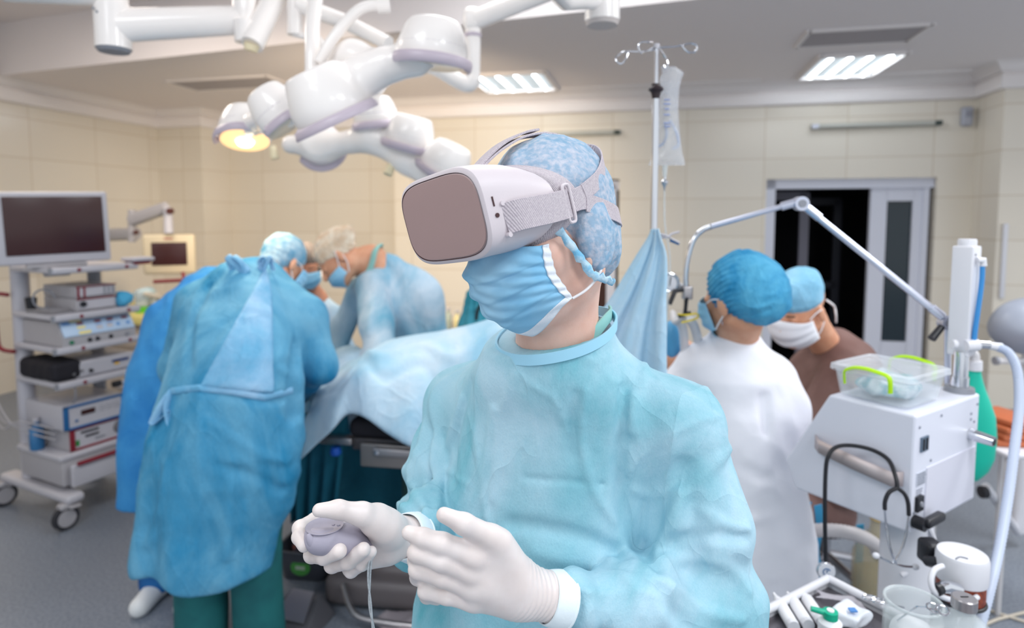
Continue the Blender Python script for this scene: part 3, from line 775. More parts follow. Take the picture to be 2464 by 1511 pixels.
field_mesh('gown', gown_field, (-.40, .58, .36), (.60, 1.42, 1.47), .0042, M_gown, man)
# collar binding
cp = []
for k in range(33):
    a = 2 * PI * k / 32; rs_ = np.linspace(.055, .102, 120); o_ = Vector((.078, .912, 0)); dr = Vector((math.cos(a), math.sin(a), 0))
    Q = [o_ + dr * r_ for r_ in rs_]; Q = [Vector((q_.x, q_.y, GP.z - .004 - (GN.x * (q_.x - GP.x) + GN.y * (q_.y - GP.y)) / GN.z)) for q_ in Q]
    f_ = gown_cr(np.array(Q, np.float32)); i_ = int(np.argmax(f_ > 0)) if (f_ > 0).any() else 119
    cp.append(Q[min(i_ + 14, 119)])
cp = [(cp[i - 1] + cp[i] * 2 + cp[(i + 1) % 32]) / 4 if 0 < i < 32 else (cp[31] + cp[0] * 2 + cp[1]) / 4 for i in range(33)]
ribbon(cp, (0, 0, 1), .0150, .003, 'collar', M_gown_lt, man, 4)
ribbon([W(1408, 824, .858), W(1436, 796, .868), W(1458, 770, .885), W(1470, 756, .912), W(1466, 748, .94)], (0, 0, 1), .018, .003, 'scrub_collar', M_scrub, man, 6)

# ---- trousers and shoes under the gown, down to the floor
M_green = mat('dark green scrub trousers', (30, 110, 112), .8, rgb2=(24, 92, 98), nscale=8, bump=.3, bscale=20)
M_shoe = mat('white clog', (225, 228, 230), .4)
bo = Vector(BO)
def trouser_field(P):
    d = None
    for s in (-1, 1):
        e = chain(P, [bo + BL * (s * .09) + Z * .85, bo + BL * (s * .10) + Z * .48, bo + BL * (s * .11) + Z * .05], [.09, .075, .07], .03)
        d = e if d is None else smin(d, e, .02)
    return d - .004 * rip(P, 12, 3, (1, 1, .5))
field_mesh('trousers', trouser_field, (-.3, .7, .04), (.5, 1.4, .95), .010, M_green, man)
for s in (-1, 1):
    c = bo + BL * (s * .11)
    def shoe(P, c=c):
        d = smin(cone(P, c + Z * .045, c - BB * .14 + Z * .035, .045, .04, (0, 0, 1), .8), cone(P, c + Z * .06, c + BB * .04 + Z * .05, .04, .04), .03)
        return smax(d, .0 - P[:, 2], .004)
    field_mesh('shoe', shoe, (c.x - .25, c.y - .3, -.01), (c.x + .2, c.y + .2, .14), .008, M_shoe, man)

# ---- gloved hands
def WP(l): return [W(p[0], p[1], p[2]) for p in l], [p[3] for p in l]
LH = dict(thumb=[(1238, 1382, .712, .020), (1180, 1292, .690, .0138), (1116, 1260, .676, .0112), (1068, 1239, .672, .0085)],
          index=[(1150, 1342, .690, .0140), (1062, 1308, .676, .0118), (1018, 1294, .678, .0106), (984, 1282, .684, .0084)],
          middle=[(1140, 1378, .692, .0135), (1060, 1348, .676, .0118), (1004, 1330, .678, .0106), (1002, 1348, .704, .0100), (1030, 1362, .722, .0090)],
          ring=[(1140, 1414, .696, .0128), (1064, 1388, .682, .0112), (1005, 1370, .684, .0102), (1006, 1388, .708, .0095), (1034, 1398, .724, .0085)],
          pinky=[(1145, 1446, .702, .0118), (1075, 1433, .692, .0098), (1024, 1422, .694, .0090), (1028, 1434, .712, .0084), (1052, 1440, .726, .0076)])
def lhand(P):
    wr, wr2 = W(1288, 1430, .728), W(1338, 1440, .737)
    fs = []
    pal = None
    for n in ('index', 'middle', 'ring', 'pinky'):
        p, r = WP(LH[n]); f = chain(P, p, r, .004)
        e = cone(P, p[0], wr * .75 + p[0] * .25, r[0] * 1.02, .021)
        pal = e if pal is None else smin(pal, e, .012); fs.append(f)
    pal = smin(pal, cone(P, W(1250, 1415, .722), wr2, .026, .030), .02)
    pal = smin(pal, cone(P, W(1165, 1400, .700), W(1235, 1420, .718), .020, .024), .02)
    d = pal
    for f in fs: d = smin(d, f, .0045)
    p, r = WP(LH['thumb']); t = chain(P, p, r, .006)
    t = smin(t, cone(P, p[0], p[1] + Vector((.012, .006, -.010)), .022, .015), .01)
    d = smin(d, t, .014)
    # knuckles and the glove's fine tension folds at the wrist
    for n in ('index', 'middle', 'ring', 'pinky'):
        p, _ = WP(LH[n]); k_ = p[0] * .9 + p[1] * .1; d = smin(d, ell(P, k_ + Vector((0, -.0075, .002)), (.007, .006, .006)), .012)
    ax = np.array((wr2 - wr).normalized(), np.float32); t_ = (P - np.array(wr, np.float32)) @ ax
    d = d - .0006 * np.sin(t_ * 900 + 3 * np.sin(P[:, 2] * 90)) * np.clip((t_ + .04) / .02, 0, 1) * (t_ < .03)
    return smax(d, t_ - .024, .002) - .0003 * soft(P, 120, 2)
field_mesh('glove', lhand, (-.15, .59, 1.08), (.08, .79, 1.32), .0015, M_glove, man)
def cuff(a, b, r0, r1, m_, name, flat=(1, 1)):
    a, b = Vector(a), Vector(b); T = (b - a).normalized(); u = (Z - T * Z.dot(T)).normalized(); v = T.cross(u); rings = []
    for k in range(9):
        t = k / 8; c = a.lerp(b, t); r = r0 + (r1 - r0) * t + .0012 * math.sin(t * PI)
        rings.append([c + u * (r * flat[0] * math.cos(x) * (1 + .012 * math.sin(3 * x + k * .3))) + v * (r * flat[1] * math.sin(x) * (1 + .012 * math.cos(2 * x))) for x in np.linspace(0, 2 * PI, 41)[:-1]])
    mb = MB().loft(rings, caps=False)
    e = rings[-1] + [rings[-1][0]]; mb.tube(e, .0014, 6)
    return mb.build(name, m_, man, solid=.0015)
WL2 = (WRL - W(1288, 1430, .728)).normalized()
_a = (W(1338, 1440, .737) - W(1288, 1430, .728)).normalized()
cuff(W(1288, 1430, .728) + _a * .016, W(1288, 1430, .728) + _a * .042, .0300, .0330, M_cuff, 'glove_cuff')

RH = dict(thumb=[(930, 1268, .812, .020), (872, 1238, .790, .0150), (815, 1226, .776, .0118), (768, 1228, .772, .0088)],
          index=[(835, 1262, .850, .0130), (758, 1252, .852, .0110), (722, 1270, .820, .0100), (720, 1292, .792, .0096), (732, 1312, .778, .0090)],
          middle=[(840, 1292, .852, .0130), (768, 1318, .838, .0116), (752, 1334, .805, .0112), (782, 1338, .782, .0108), (816, 1326, .768, .0098)],
          ring=[(850, 1318, .850, .0125), (802, 1350, .836, .0112), (800, 1358, .806, .0108), (838, 1350, .786, .0104), (874, 1322, .774, .0094)],
          pinky=[(866, 1335, .846, .0115), (842, 1368, .834, .0098), (846, 1372, .812, .0094), (872, 1356, .794, .0088), (893, 1328, .784, .0078)])
def rhand(P):
    wr, wr2 = W(962, 1288, .842), W(985, 1292, .862)
    pal = None; fs = []
    for n in ('index', 'middle', 'ring', 'pinky'):
        p, r = WP(RH[n]); fs.append(chain(P, p, r, .004))
        e = cone(P, p[0], wr * .7 + p[0] * .3, r[0] * 1.05, .022); pal = e if pal is None else smin(pal, e, .012)
    pal = smin(pal, cone(P, W(905, 1295, .838), wr2, .026, .029), .02)
    pal = smin(pal, cone(P, W(888, 1335, .832), W(925, 1318, .836), .018, .022), .015)   # heel below the little finger
    p, r = WP(RH['thumb']); t = chain(P, p, r, .006)
    pal = smin(pal, t, .014); pal = smin(pal, cone(P, W(905, 1250, .812), W(940, 1275, .826), .020, .024), .016)
    d = pal
    for f in fs: d = smin(d, f, .0045)
    t_ = (P - np.array(wr, np.float32)) @ np.array((wr2 - wr).normalized(), np.float32)
    return smax(d, t_ - .03, .002) - .0003 * soft(P, 120, 2) - .0004 * rip(P, 50, 2)
field_mesh('glove', rhand, (-.34, .74, 1.10), (-.13, .90, 1.27), .0015, M_glove, man)
_a = (W(985, 1292, .862) - W(962, 1288, .842)).normalized()
cuff(W(962, 1288, .842) + _a * .010, W(962, 1288, .842) + _a * .040, .0300, .0335, M_cuff, 'glove_cuff')

# ---- controller in the right hand
ct = thing('game_controller', 'small lilac grey remote with a round touchpad, held in the white gloved hand', 'remote control', W(770, 1290, .79))
ca, cb_ = W(781, 1291, .789), W(882, 1312, .812)
def ctrl(P):
    d = chain(P, [ca, ca * .55 + cb_ * .45, cb_], [.0285, .0205, .0100], .02, (0, 0, 1), .72)
    n1 = np.array(Vector((.0, .22, .975)).normalized(), np.float32); d = smax(d, (P - np.array(W(780, 1266.5, .789), np.float32)) @ n1, .004)
    n2 = np.array(Vector((-.93, -.1, -.34)).normalized(), np.float32); d = smax(d, (P - np.array(W(735, 1296, .785), np.float32)) @ n2, .006)
    return d
c0 = field_mesh('shell', ctrl, ca - Vector((.05, .05, .05)), cb_ + Vector((.02, .03, .05)), .0014, M_ctrl, ct)
dm = frame(W(781, 1265, .789), Vector((0, 1, 0)), Vector((.0, .22, .975)))
MB().lathe([(.0235, -.001), (.0245, .0), (.0242, .0007), (.0232, .0003), (.001, .0002)], 40, dm).build('touchpad', M_ctrl, ct)
for k in (0, 1): MB().lathe([(.0001, .0), (.0020 + .0004 * k, .0), (.0020 + .0004 * k, .0007), (.0014, .0009), (.0001, .0006)], 20, dm @ Matrix.Translation((.0110 + k * .0070, .002 - k * .001, .0004))).build('button', M_ctrl, ct)
def trig(P): return ell(P, W(752, 1306, .768), (.0065, .006, .0135), np.array(frame((0, 0, 0), (0, 1, 0), (-.45, 0, .9)).to_3x3(), np.float32))
field_mesh('trigger', trig, W(752, 1306, .768) - Vector((.02, .012, .02)), W(752, 1306, .768) + Vector((.02, .012, .02)), .0012, M_ctrl, ct)
cd = MB()
cd.tube(smoothpts([W(888, 1318, .80), W(893, 1335, .785), W(887, 1360, .78), W(886, 1400, .78), W(893, 1460, .78), W(897, 1540, .78), W(894, 1600, .785)], 8), .0014, 8)
cd.tube(smoothpts([W(889, 1318, .80), W(895, 1336, .786), W(892, 1362, .782), W(890, 1400, .782), W(889, 1460, .78), W(904, 1540, .782), W(894, 1600, .785)], 8), .0014, 8)
cd.build('wrist_cord', M_cord, ct)
# ================================================================== THE OTHER PEOPLE
M_gownB = cloth('surgical gown blue', (28, 130, 176), (116, 178, 208), .75, 3.2, big=1.4, fib=160, transl=.06)
M_gownD = cloth('deep blue gown', (22, 118, 194), (70, 156, 214), .75, 3.0, big=1.4, fib=160, transl=.06)
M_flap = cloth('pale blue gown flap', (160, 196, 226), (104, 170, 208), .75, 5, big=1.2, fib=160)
M_gownL = cloth('light blue gown', (196, 216, 232), (112, 176, 206), .75, 4.0, big=1.2, fib=160, transl=.06)
M_gownT = mat('teal gown panel', (44, 138, 158), .8, rgb2=(66, 154, 176), nscale=6, bump=.4, bscale=18, bdist=.01)
M_bouf = cloth('blue bouffant cap', (30, 132, 182), (92, 176, 212), .75, 9, big=1.0, fib=200)
M_boufp = mat('pale blue net cap', (184, 212, 226), .8, rgb2=(92, 164, 200), nscale=22, bump=.8, bscale=60, alpha=.85, bdist=.006)
M_whitecap = mat('cream net cap', (240, 226, 206), .8, rgb2=(216, 190, 162), nscale=24, bump=.9, bscale=50, bdist=.006)
M_darkhair = mat('dark grey cap', (108, 100, 98), .8, rgb2=(88, 82, 80), nscale=20, bump=.3)
M_skin2 = mat('warm skin', (226, 170, 138), .5, rgb2=(214, 152, 120), nscale=20, sss=.08)  # warmer skin tone than the headset wearer's
M_skind = mat('tan skin', (186, 134, 110), .5, rgb2=(170, 118, 96), nscale=20, sss=.08)
M_coat = mat('white cotton coat', (240, 240, 247), .75, bump=.5, bscale=14, bdetail=6, bdist=.008)
M_brown = mat('brown scrub shirt', (134, 104, 98), .7, rgb2=(118, 88, 82), nscale=5, bump=.5, bscale=12, bdist=.012)
M_hair = mat('dark hair', (52, 40, 38), .7, bump=.5, bscale=200)
M_gauze = mat('white gauze mask', (238, 238, 244), .8, bump=.5, bscale=300, bdist=.001)
M_capblue = cloth('pale blue cloth cap', (126, 184, 214), (150, 200, 226), .75, 8, big=1.0, fib=200)
M_blueT = mat('blue trousers', (28, 104, 170), .8, rgb2=(22, 86, 150), nscale=8, bump=.3, bscale=20)
M_cream_glove = mat('pale glove', (222, 214, 214), .5)

def basis(f, up=(0, 0, 1)):
    f = Vector(f).normalized(); up = Vector(up); x = f.cross(up).normalized(); z = x.cross(f).normalized()
    return x, f, z
class Head:
    """a head at point o looking along f; local coordinates x = to its right, y = forward, z = up"""
    def __init__(s, o, f, up=(0, 0, 1), k=1.0):
        s.o = Vector(o); s.x, s.f, s.z = basis(f, up); s.k = k
        s.M = Matrix(((s.x.x * k, s.f.x * k, s.z.x * k, s.o.x), (s.x.y * k, s.f.y * k, s.z.y * k, s.o.y), (s.x.z * k, s.f.z * k, s.z.z * k, s.o.z), (0, 0, 0, 1)))
        s.I = np.array(s.M.inverted(), np.float32)
    def loc(s, P): return P @ s.I[:3, :3].T + s.I[:3, 3]
    def at(s, x, y, z): return s.M @ Vector((x, y, z))
    def field(s, P):
        q = s.loc(P)
        d = ell(q, (0, -.018, .040), (.075, .094, .086))
        d = smin(d, ell(q, (0, .03, -.03), (.058, .068, .080)), .03)
        for e in (-1, 1):
            d = smin(d, cone(q, (e * .048, -.01, -.058), (e * .012, .064, -.100), .020, .018), .03)
            d = smin(d, ell(q, (e * .080, -.010, -.010), (.009, .018, .032)), .008)
            d = smax(d, -ell(q, (e * .030, .092, .006), (.014, .010, .008)), .01)      # eye sockets
            d = smin(d, ell(q, (e * .030, .080, .004), (.012, .012, .011)), .006)
        d = smin(d, cone(q, (0, .088, .012), (0, .112, -.026), .007, .012), .012)
        d = smin(d, ell(q, (0, .086, -.060), (.022, .012, .006)), .008)
        return d * s.k
    def neck(s, P, base, r=.052, r2=.064):
        return chain(P, [s.at(0, -.02, -.06), s.at(0, -.022, -.06) * .45 + Vector(base) * .55, base], [r, r, r2], .02)
def capmesh(h, parent, m, name='bouffant_cap', edge=((-.14, -.07), (-.03, -.07), (.03, .0), (.07, .04), (.12, .055)), puff=(.085, .105, .096), c=(0, -.022, .044), back=(.066, .05, .056), amp=1.0, v=.004, pouch=(0, -.06, -.02)):
    ex = [a for a, b in edge]; ez = [b for a, b in edge]
    def f(q):
        d = ell(q, c, puff)
        if back: d = smin(d, ell(q, pouch, back), .03)
        e = np.interp(q[:, 1], ex, ez)
        d = d - amp * (.003 * rip(q, 42, 2) + .0018 * rip(q, 95, 4)) - amp * .0025 * np.exp(-((q[:, 2] - e) / .02) ** 2) * np.sin(q[:, 1] * 340 + q[:, 0] * 240)
        return smax(d, e - q[:, 2], .004)
    r = max(puff) + .07
    return field_mesh(name, f, (-r, -r - .03, -.14), (r, r, .2), v, m, parent, M=h.M)
def maskmesh(h, parent, m=None, drop=1.0, wide=1.0):
    def pt(s, t, off=0.0):
        fc = np.interp(t, [0, .25, .5, .75, 1], [.100, .124, .120, .108, .066]); uc = np.interp(t, [0, .25, .5, .75, 1], [.010, -.028, -.058, -.090, -.122])
        fe = np.interp(t, [0, 1], [.050, .032]); ue = np.interp(t, [0, 1], [.0, -.080]); le = .074 * wide
        th = s * PI / 2; cc = max(math.cos(th), 0) ** .85; a = abs(math.sin(th))
        f = fe + (fc - fe) * cc; l = le * a * (1 if s > 0 else -1); u = uc + (ue - uc) * a ** 1.6
        pl = .003 * math.sin(t * 20) * cc
        return h.at(l + (off + pl) * a * (1 if s > 0 else -1), f + (off + pl) * max(cc, .3), u)
    rows = [[pt(-1 + 2 * i / 40, j / 30, .003) for i in range(41)] for j in range(31)]
    o = MB().loft(rows, caps=False, closed=False).build('face_mask', m or M_mask, parent, solid=.0015, auto=False)
    for e in (-1, 1):
        MB().tube(smoothpts([h.at(e * .074, .05, .0), h.at(e * .082, .02, .012), h.at(e * .085, -.006, .012)], 4), .0022, 6).build('ear_loop', M_loop, o)
        MB().tube(smoothpts([h.at(e * .074, .034, -.078), h.at(e * .082, .014, -.06), h.at(e * .084, -.010, -.036)], 4), .0022, 6).build('ear_loop', M_loop, o)
    return o
def hand_field(P, wrist, tip, up, r=.9, curl=.35, side=1):
    """a relaxed hand: palm, five separate fingers bent at the knuckles, thumb off the side; up = back of the hand"""
    wrist, tip = Vector(wrist), Vector(tip); a = (tip - wrist); L_ = a.length; a.normalize()
    up = Vector(up); up = (up - a * up.dot(a)).normalized(); sd = a.cross(up) * side
    d = None
    for i, (o, ln, rr) in enumerate(((-.030, .92, .0088), (-.010, 1.0, .0092), (.010, .95, .0088), (.029, .78, .0078))):
        b = wrist + a * (L_ * .50) + sd * o * r; k1 = b + a * (L_ * .24 * ln) - up * (.008 + .02 * curl); k2 = k1 + a * (L_ * .15 * ln) - up * (.012 + .03 * curl); k3 = k2 + a * (L_ * .10 * ln) * (1 - curl) - up * (.012 + .03 * curl)
        f = chain(P, [b, k1, k2, k3], [rr * 1.25, rr * 1.1, rr, rr * .85], .004)
        e = cone(P, b, wrist + sd * o * .4, rr * 1.3, .020)
        d = smin(f, e, .006) if d is None else smin(d, smin(f, e, .006), .006)
    t0 = wrist + a * (L_ * .18) - sd * .022 * r; t1 = wrist + a * (L_ * .42) - sd * .05 * r - up * .012; t2 = wrist + a * (L_ * .60) - sd * .048 * r - up * .026
    return smin(d, chain(P, [t0, t1, t2], [.017, .012, .009], .006), .012)
def bounds(pts, pad):
    pts = [Vector(p) for p in pts]
    return [min(p[i] for p in pts) - pad for i in range(3)], [max(p[i] for p in pts) + pad for i in range(3)]
def legs(parent, hip, yaw, m, top=.85, half=.10, r=(.10, .085, .075), spread=.0, name='trousers', shoes=M_shoe, v=.011, fwd=0.0):
    BLv = Vector((math.cos(yaw), math.sin(yaw), 0)); fw = Vector((math.sin(yaw), -math.cos(yaw), 0)); c0 = Vector((hip[0], hip[1], 0)) 
    def f(P):
        d = None
        for s in (-1, 1):
            e = chain(P, [c0 + BLv * s * half + Z * top, c0 + BLv * s * (half + .01) + Z * (top * .55) + fw * fwd, c0 + BLv * s * (half + .02) + Z * .06], r, .03)
            d = e if d is None else smin(d, e, .015)
        return d - .004 * rip(P, 18, 3, (1, 1, .5))
    lo, hi = bounds([c0 + Vector((-.35, -.35, .03)), c0 + Vector((.35, .35, top + .1))], 0)
    field_mesh(name, f, lo, hi, v, m, parent)
    for s in (-1, 1):
        c = c0 + BLv * s * (half + .02)
        def g(P):
            d = smin(cone(P, c + Z * .045 - fw * .04, c + fw * .14 + Z * .035, .045, .04), cone(P, c + Z * .08, c + Z * .05, .05, .045), .03)
            return smax(d, -P[:, 2], .004)
        lo, hi = bounds([c + Vector((-.24, -.24, -.02)), c + Vector((.24, .24, .16))], 0)
        field_mesh('shoe', g, lo, hi, .009, shoes, parent)

# ---------------------------------------------------------- surgeon with his back to us, bent over the table
sA = thing('person', 'surgeon bending with back turned, long blue gown over green trousers', 'person', (W(545, 1500, 2.15).x, 2.15, 0))
hA = Head(W(684, 636, 2.70), (.50, .70, -.55), (.25, .45, .85), .96)
hipA, neckA = W(545, 985, 2.18), W(628, 672, 2.52)
shA1, shA2 = W(480, 735, 2.42), W(725, 765, 2.44)
def fA(P):
    d = hA.field(P); d = smin(d, hA.neck(P, neckA + Vector((0, 0, -.02))), .03)
    return smin(d, chain(P, [neckA - Z * .03, neckA * .5 + hipA * .5, hipA], [.08, .12, .12], .05), .05)
lo, hi = bounds([hA.o, neckA, hipA], .2); field_mesh('body', fA, lo, hi, .008, M_skin2, sA)
capmesh(hA, sA, M_boufp, edge=((-.14, -.05), (-.03, -.045), (.03, .0), (.07, .035), (.12, .05)))
maskmesh(hA, sA)
elA1, elA2 = W(432, 890, 2.38), W(764, 880, 2.40); haA2 = W(722, 945, 2.62); haA1 = W(500, 960, 2.75)
def gA0(P):
    sp = [W(600, 700, 2.46), W(578, 800, 2.34), W(568, 930, 2.18), W(538, 1120, 2.12), W(500, 1340, 2.08)]
    d = chain(P, sp, [.135, .190, .198, .215, .245], .12, (0, 1, 0), .66)
    d = smin(d, chain(P, [shA1, elA1, W(470, 960, 2.6)], [.095, .070, .06], .04), .06)
    d = smin(d, chain(P, [W(650, 730, 2.46), shA2], [.12, .105], .04), .07)
    d = smin(d, chain(P, [shA2, elA2, haA2], [.100, .072, .045], .04), .025)
    d = smin(d, cone(P, neckA, sp[0], .08, .125), .06)
    lowz = np.clip((1.15 - P[:, 2]) / .6, 0, 1)
    d = d - .012 * lowz * np.sin(P[:, 0] * 36 + 2 * np.sin(P[:, 2] * 3) + 1.2)
    return d - .006 * rip(P, 14, 1, (1.1, 1, .5), .8) - .003 * rip(P, 34, 4, (1, 1, .7), .8)
gA1 = creased(gA0, [([(640, 660), (590, 740), (530, 830), (482, 925)], .012, .012), ([(484, 938), (560, 950), (640, 962), (712, 950)], .014, -.016), ([(484, 938), (478, 1060), (480, 1200), (470, 1330)], .010, .014),
    ([(630, 830), (660, 880), (700, 900)], .012, .010), ([(500, 1010), (570, 1060), (640, 1100), (690, 1110)], .012, .010), ([(715, 830), (708, 900), (706, 1000)], .020, -.030), ([(500, 690), (460, 780), (455, 880)], .016, -.016),
    ([(520, 1120), (600, 1140), (680, 1180)], .014, -.010), ([(400, 1120), (385, 1230), (360, 1310)], .014, .014), ([(560, 1160), (550, 1260), (545, 1340)], .014, .010), ([(760, 760), (775, 820), (770, 880)], .010, .010)], 1.7, 3.0)
def gA(P):
    d = gA1(P)
    zb = .40 + .02 * np.sin(P[:, 0] * 20) + (P[:, 0] + 1.0) * -.06
    d = smax(d, zb - P[:, 2], .01)
    return smax(d, (P - np.array(neckA + Vector((.02, .03, .02)), np.float32)) @ np.array(Vector((.45, .5, .74)).normalized(), np.float32) - .045, .02)
field_mesh('gown', gA, (-1.7, 1.6, .32), (-.55, 3.0, 1.62), .0085, M_gownB, sA)
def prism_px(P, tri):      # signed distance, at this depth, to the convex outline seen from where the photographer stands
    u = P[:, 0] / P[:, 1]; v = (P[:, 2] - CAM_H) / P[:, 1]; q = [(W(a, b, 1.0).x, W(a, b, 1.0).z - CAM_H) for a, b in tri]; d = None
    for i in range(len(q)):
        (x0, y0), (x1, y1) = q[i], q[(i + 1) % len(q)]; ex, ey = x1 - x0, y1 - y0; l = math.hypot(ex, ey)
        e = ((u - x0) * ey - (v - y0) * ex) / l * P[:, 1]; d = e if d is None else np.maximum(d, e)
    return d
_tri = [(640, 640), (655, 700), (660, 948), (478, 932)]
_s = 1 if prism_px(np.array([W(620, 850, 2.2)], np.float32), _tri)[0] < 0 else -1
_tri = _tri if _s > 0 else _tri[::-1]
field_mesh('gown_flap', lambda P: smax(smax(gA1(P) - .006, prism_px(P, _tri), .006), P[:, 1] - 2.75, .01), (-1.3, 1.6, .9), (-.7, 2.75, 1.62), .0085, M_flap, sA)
for p0, p1, k_ in (((590, 655), (556, 618), -1), ((632, 650), (642, 618), 1)):
    a = hit(gA0, p0[0], p0[1], 1.9, 3.0); b = W(p1[0], p1[1], a.y - .02)
    mb = MB()
    for k in (-1, 1): mb.tube(smoothpts([a, a * .5 + b * .5 + Vector((.016 * k, -.012, .012)), b + Vector((.012 * k, 0, 0)), a * .6 + b * .4 + Vector((.028 * k, .01, -.02))], 5), [.012] * 16, 8, flat=(1.1, .45))
    mb.build('collar_tie', M_flap, sA)
wl = hitline(gA1, [(415, 940), (450, 935), (484, 932), (560, 940), (640, 955), (705, 938)], 1.7, 2.8)
MB().tube([p + Vector((0, -.006, 0)) for p in wl], .009, 8, flat=(1.3, .5)).build('waist_tie', M_flap, sA)
bow = hit(gA1, 415, 940, 1.7, 2.8)
mb = MB()
for k in (-1, 1): mb.tube(smoothpts([bow, bow + Vector((-.02 + .01 * k, -.02, -.05)), bow + Vector((-.03 + .03 * k, -.02, -.11)), bow + Vector((.0, -.015, -.06))], 5), .008, 8, flat=(1.6, .5))
mb.build('waist_bow', M_flap, sA)
M_gl2 = M_cream_glove
lo, hi = bounds([haA2, W(700, 985, 2.78)], .09)
field_mesh('glove', lambda P: hand_field(P, haA2, W(700, 985, 2.78), (0, -.2, 1)), lo, hi, .006, M_gl2, sA)
legs(sA, (W(536, 1400, 2.15).x, 2.20), 0.05, M_green, top=.9, half=.085, r=(.105, .095, .09))

# ---------------------------------------------------------- colleague behind him
sB = thing('person', 'colleague in deep blue gown and blue trousers, hidden behind the bending surgeon', 'person', (W(415, 1450, 2.5).x, 2.5, 0))
hB = Head(W(600, 720, 3.02), (.55, .65, -.62), (.2, .5, .85))
def fB(P):
    d = smin(hB.field(P), hB.neck(P, W(560, 730, 2.86)), .03)
    return smin(d, cone(P, W(560, 740, 2.86), W(480, 880, 2.66), .07, .09), .05)
lo, hi = bounds([hB.o, W(440, 900, 2.6)], .2); field_mesh('body', fB, lo, hi, .010, M_skin2, sB)
capmesh(hB, sB, M_boufp, v=.006)
def gB(P):
    d = chain(P, [W(520, 700, 2.80), W(468, 800, 2.70), W(430, 930, 2.60), W(415, 1080, 2.54), W(400, 1215, 2.5)], [.12, .17, .175, .185, .20], .12, (0, 1, 0), .62)
    d = smin(d, chain(P, [W(490, 750, 2.75), W(450, 880, 2.75), W(560, 930, 2.95)], [.09, .07, .05], .04), .07)
    d = d - .012 * np.clip((1.2 - P[:, 2]) / .6, 0, 1) * np.sin(P[:, 0] * 32 + 1) - .009 * rip(P, 12, 2, (1.1, 1, .5), .8) - .004 * rip(P, 30, 5)
    for pts, w_, a_ in (([(410, 800, 2.5), (370, 900, 2.42), (350, 1010, 2.38)], .02, .016), ([(400, 880, 2.42), (390, 1000, 2.4), (385, 1150, 2.35)], .03, -.02)): d = d + crease(P, [W(*p) for p in pts], w_, a_)
    return smax(d, .44 - P[:, 2], .01)
field_mesh('gown', gB, (-1.9, 2.1, .38), (-1.05, 3.2, 1.55), .010, M_gownD, sB)
legs(sB, (W(425, 1400, 2.5).x - .02, 2.56), 0.0, M_blueT, top=.8, half=.07, r=(.10, .08, .075))

# ---------------------------------------------------------- helper across the table, seen between the two heads
sC = thing('person', 'assistant in a dark grey cap and blue mask, looking down between the two capped surgeons', 'person', (W(755, 1400, 3.75).x, 3.75, 0))
hC = Head(W(735, 640, 3.62), (.32, -.85, -.42), (0, -.3, .95), 1.02)
def fC(P):
    d = smin(hC.field(P), hC.neck(P, W(748, 715, 3.72)), .03)
    return smin(d, cone(P, W(748, 735, 3.74), W(755, 900, 3.78), .11, .14), .06)
lo, hi = bounds([hC.o, W(755, 900, 3.78)], .2); field_mesh('body', fC, lo, hi, .008, M_skind, sC)
capmesh(hC, sC, M_darkhair, 'cap', edge=((-.14, -.05), (-.02, -.02), (.03, .03), (.07, .045), (.12, .05)), back=None, amp=.3, v=.005, puff=(.080, .100, .092))
maskmesh(hC, sC)
for e in (-1, 1): MB().tube([hC.at(e * .018, .094, .030), hC.at(e * .032, .096, .034), hC.at(e * .046, .086, .030)], .003, 6).build('eyebrow', M_hair, sC)
def gC(P):
    d = chain(P, [W(752, 760, 3.74), W(755, 900, 3.76), W(755, 1150, 3.76), W(755, 1260, 3.76)], [.15, .19, .19, .20], .1, (0, 1, 0), .7)
    for a, b, c in (((705, 790, 3.7), (690, 900, 3.6), (760, 930, 3.35)), ((800, 770, 3.72), (835, 860, 3.62), (800, 915, 3.35))): d = smin(d, chain(P, [W(*a), W(*b), W(*c)], [.085, .065, .045], .04), .06)
    d = d - .006 * rip(P, 14, 3, (1, 1, .6)) - .003 * rip(P, 34, 5)
    return smax(d, .45 - P[:, 2], .01)
field_mesh('gown', gC, (-1.75, 3.2, .42), (-.65, 4.05, 1.42), .0095, M_gownL, sC)
legs(sC, (W(755, 1100, 3.78).x, 3.80), 0.0, M_green, top=.75, half=.09, r=(.10, .09, .08))

# ---------------------------------------------------------- surgeon in the cream cap, leaning in from the far side
sD = thing('person', 'surgeon in cream net cap and lowered mask leaning over the patient in a pale gown', 'person', (W(960, 1400, 3.35).x, 3.35, 0))
hD = Head(W(813, 622, 3.16), (-.62, -.30, -.72), (-.62, .0, .75), 1.06)
shD1, shD2, nD = W(905, 700, 3.05), W(1000, 690, 3.35), W(893, 628, 3.24)
def fD(P):
    d = hD.field(P)
    d = smin(d, chain(P, [hD.at(0, -.02, -.05), hD.at(0, -.03, -.06) * .5 + nD * .5, nD], [.060, .060, .068], .02), .03)
    return smin(d, cone(P, nD, W(955, 740, 3.25), .08, .13), .05)
lo, hi = bounds([hD.o, nD, W(955, 740, 3.25)], .2); field_mesh('body', fD, lo, hi, .0065, M_skin2, sD)
capmesh(hD, sD, M_whitecap, 'net_cap', edge=((-.14, -.03), (-.03, -.02), (.02, .012), (.07, .03), (.12, .045)), back=(.07, .075, .055), pouch=(0, -.085, .05), c=(0, -.022, .045), v=.004, amp=1.4)
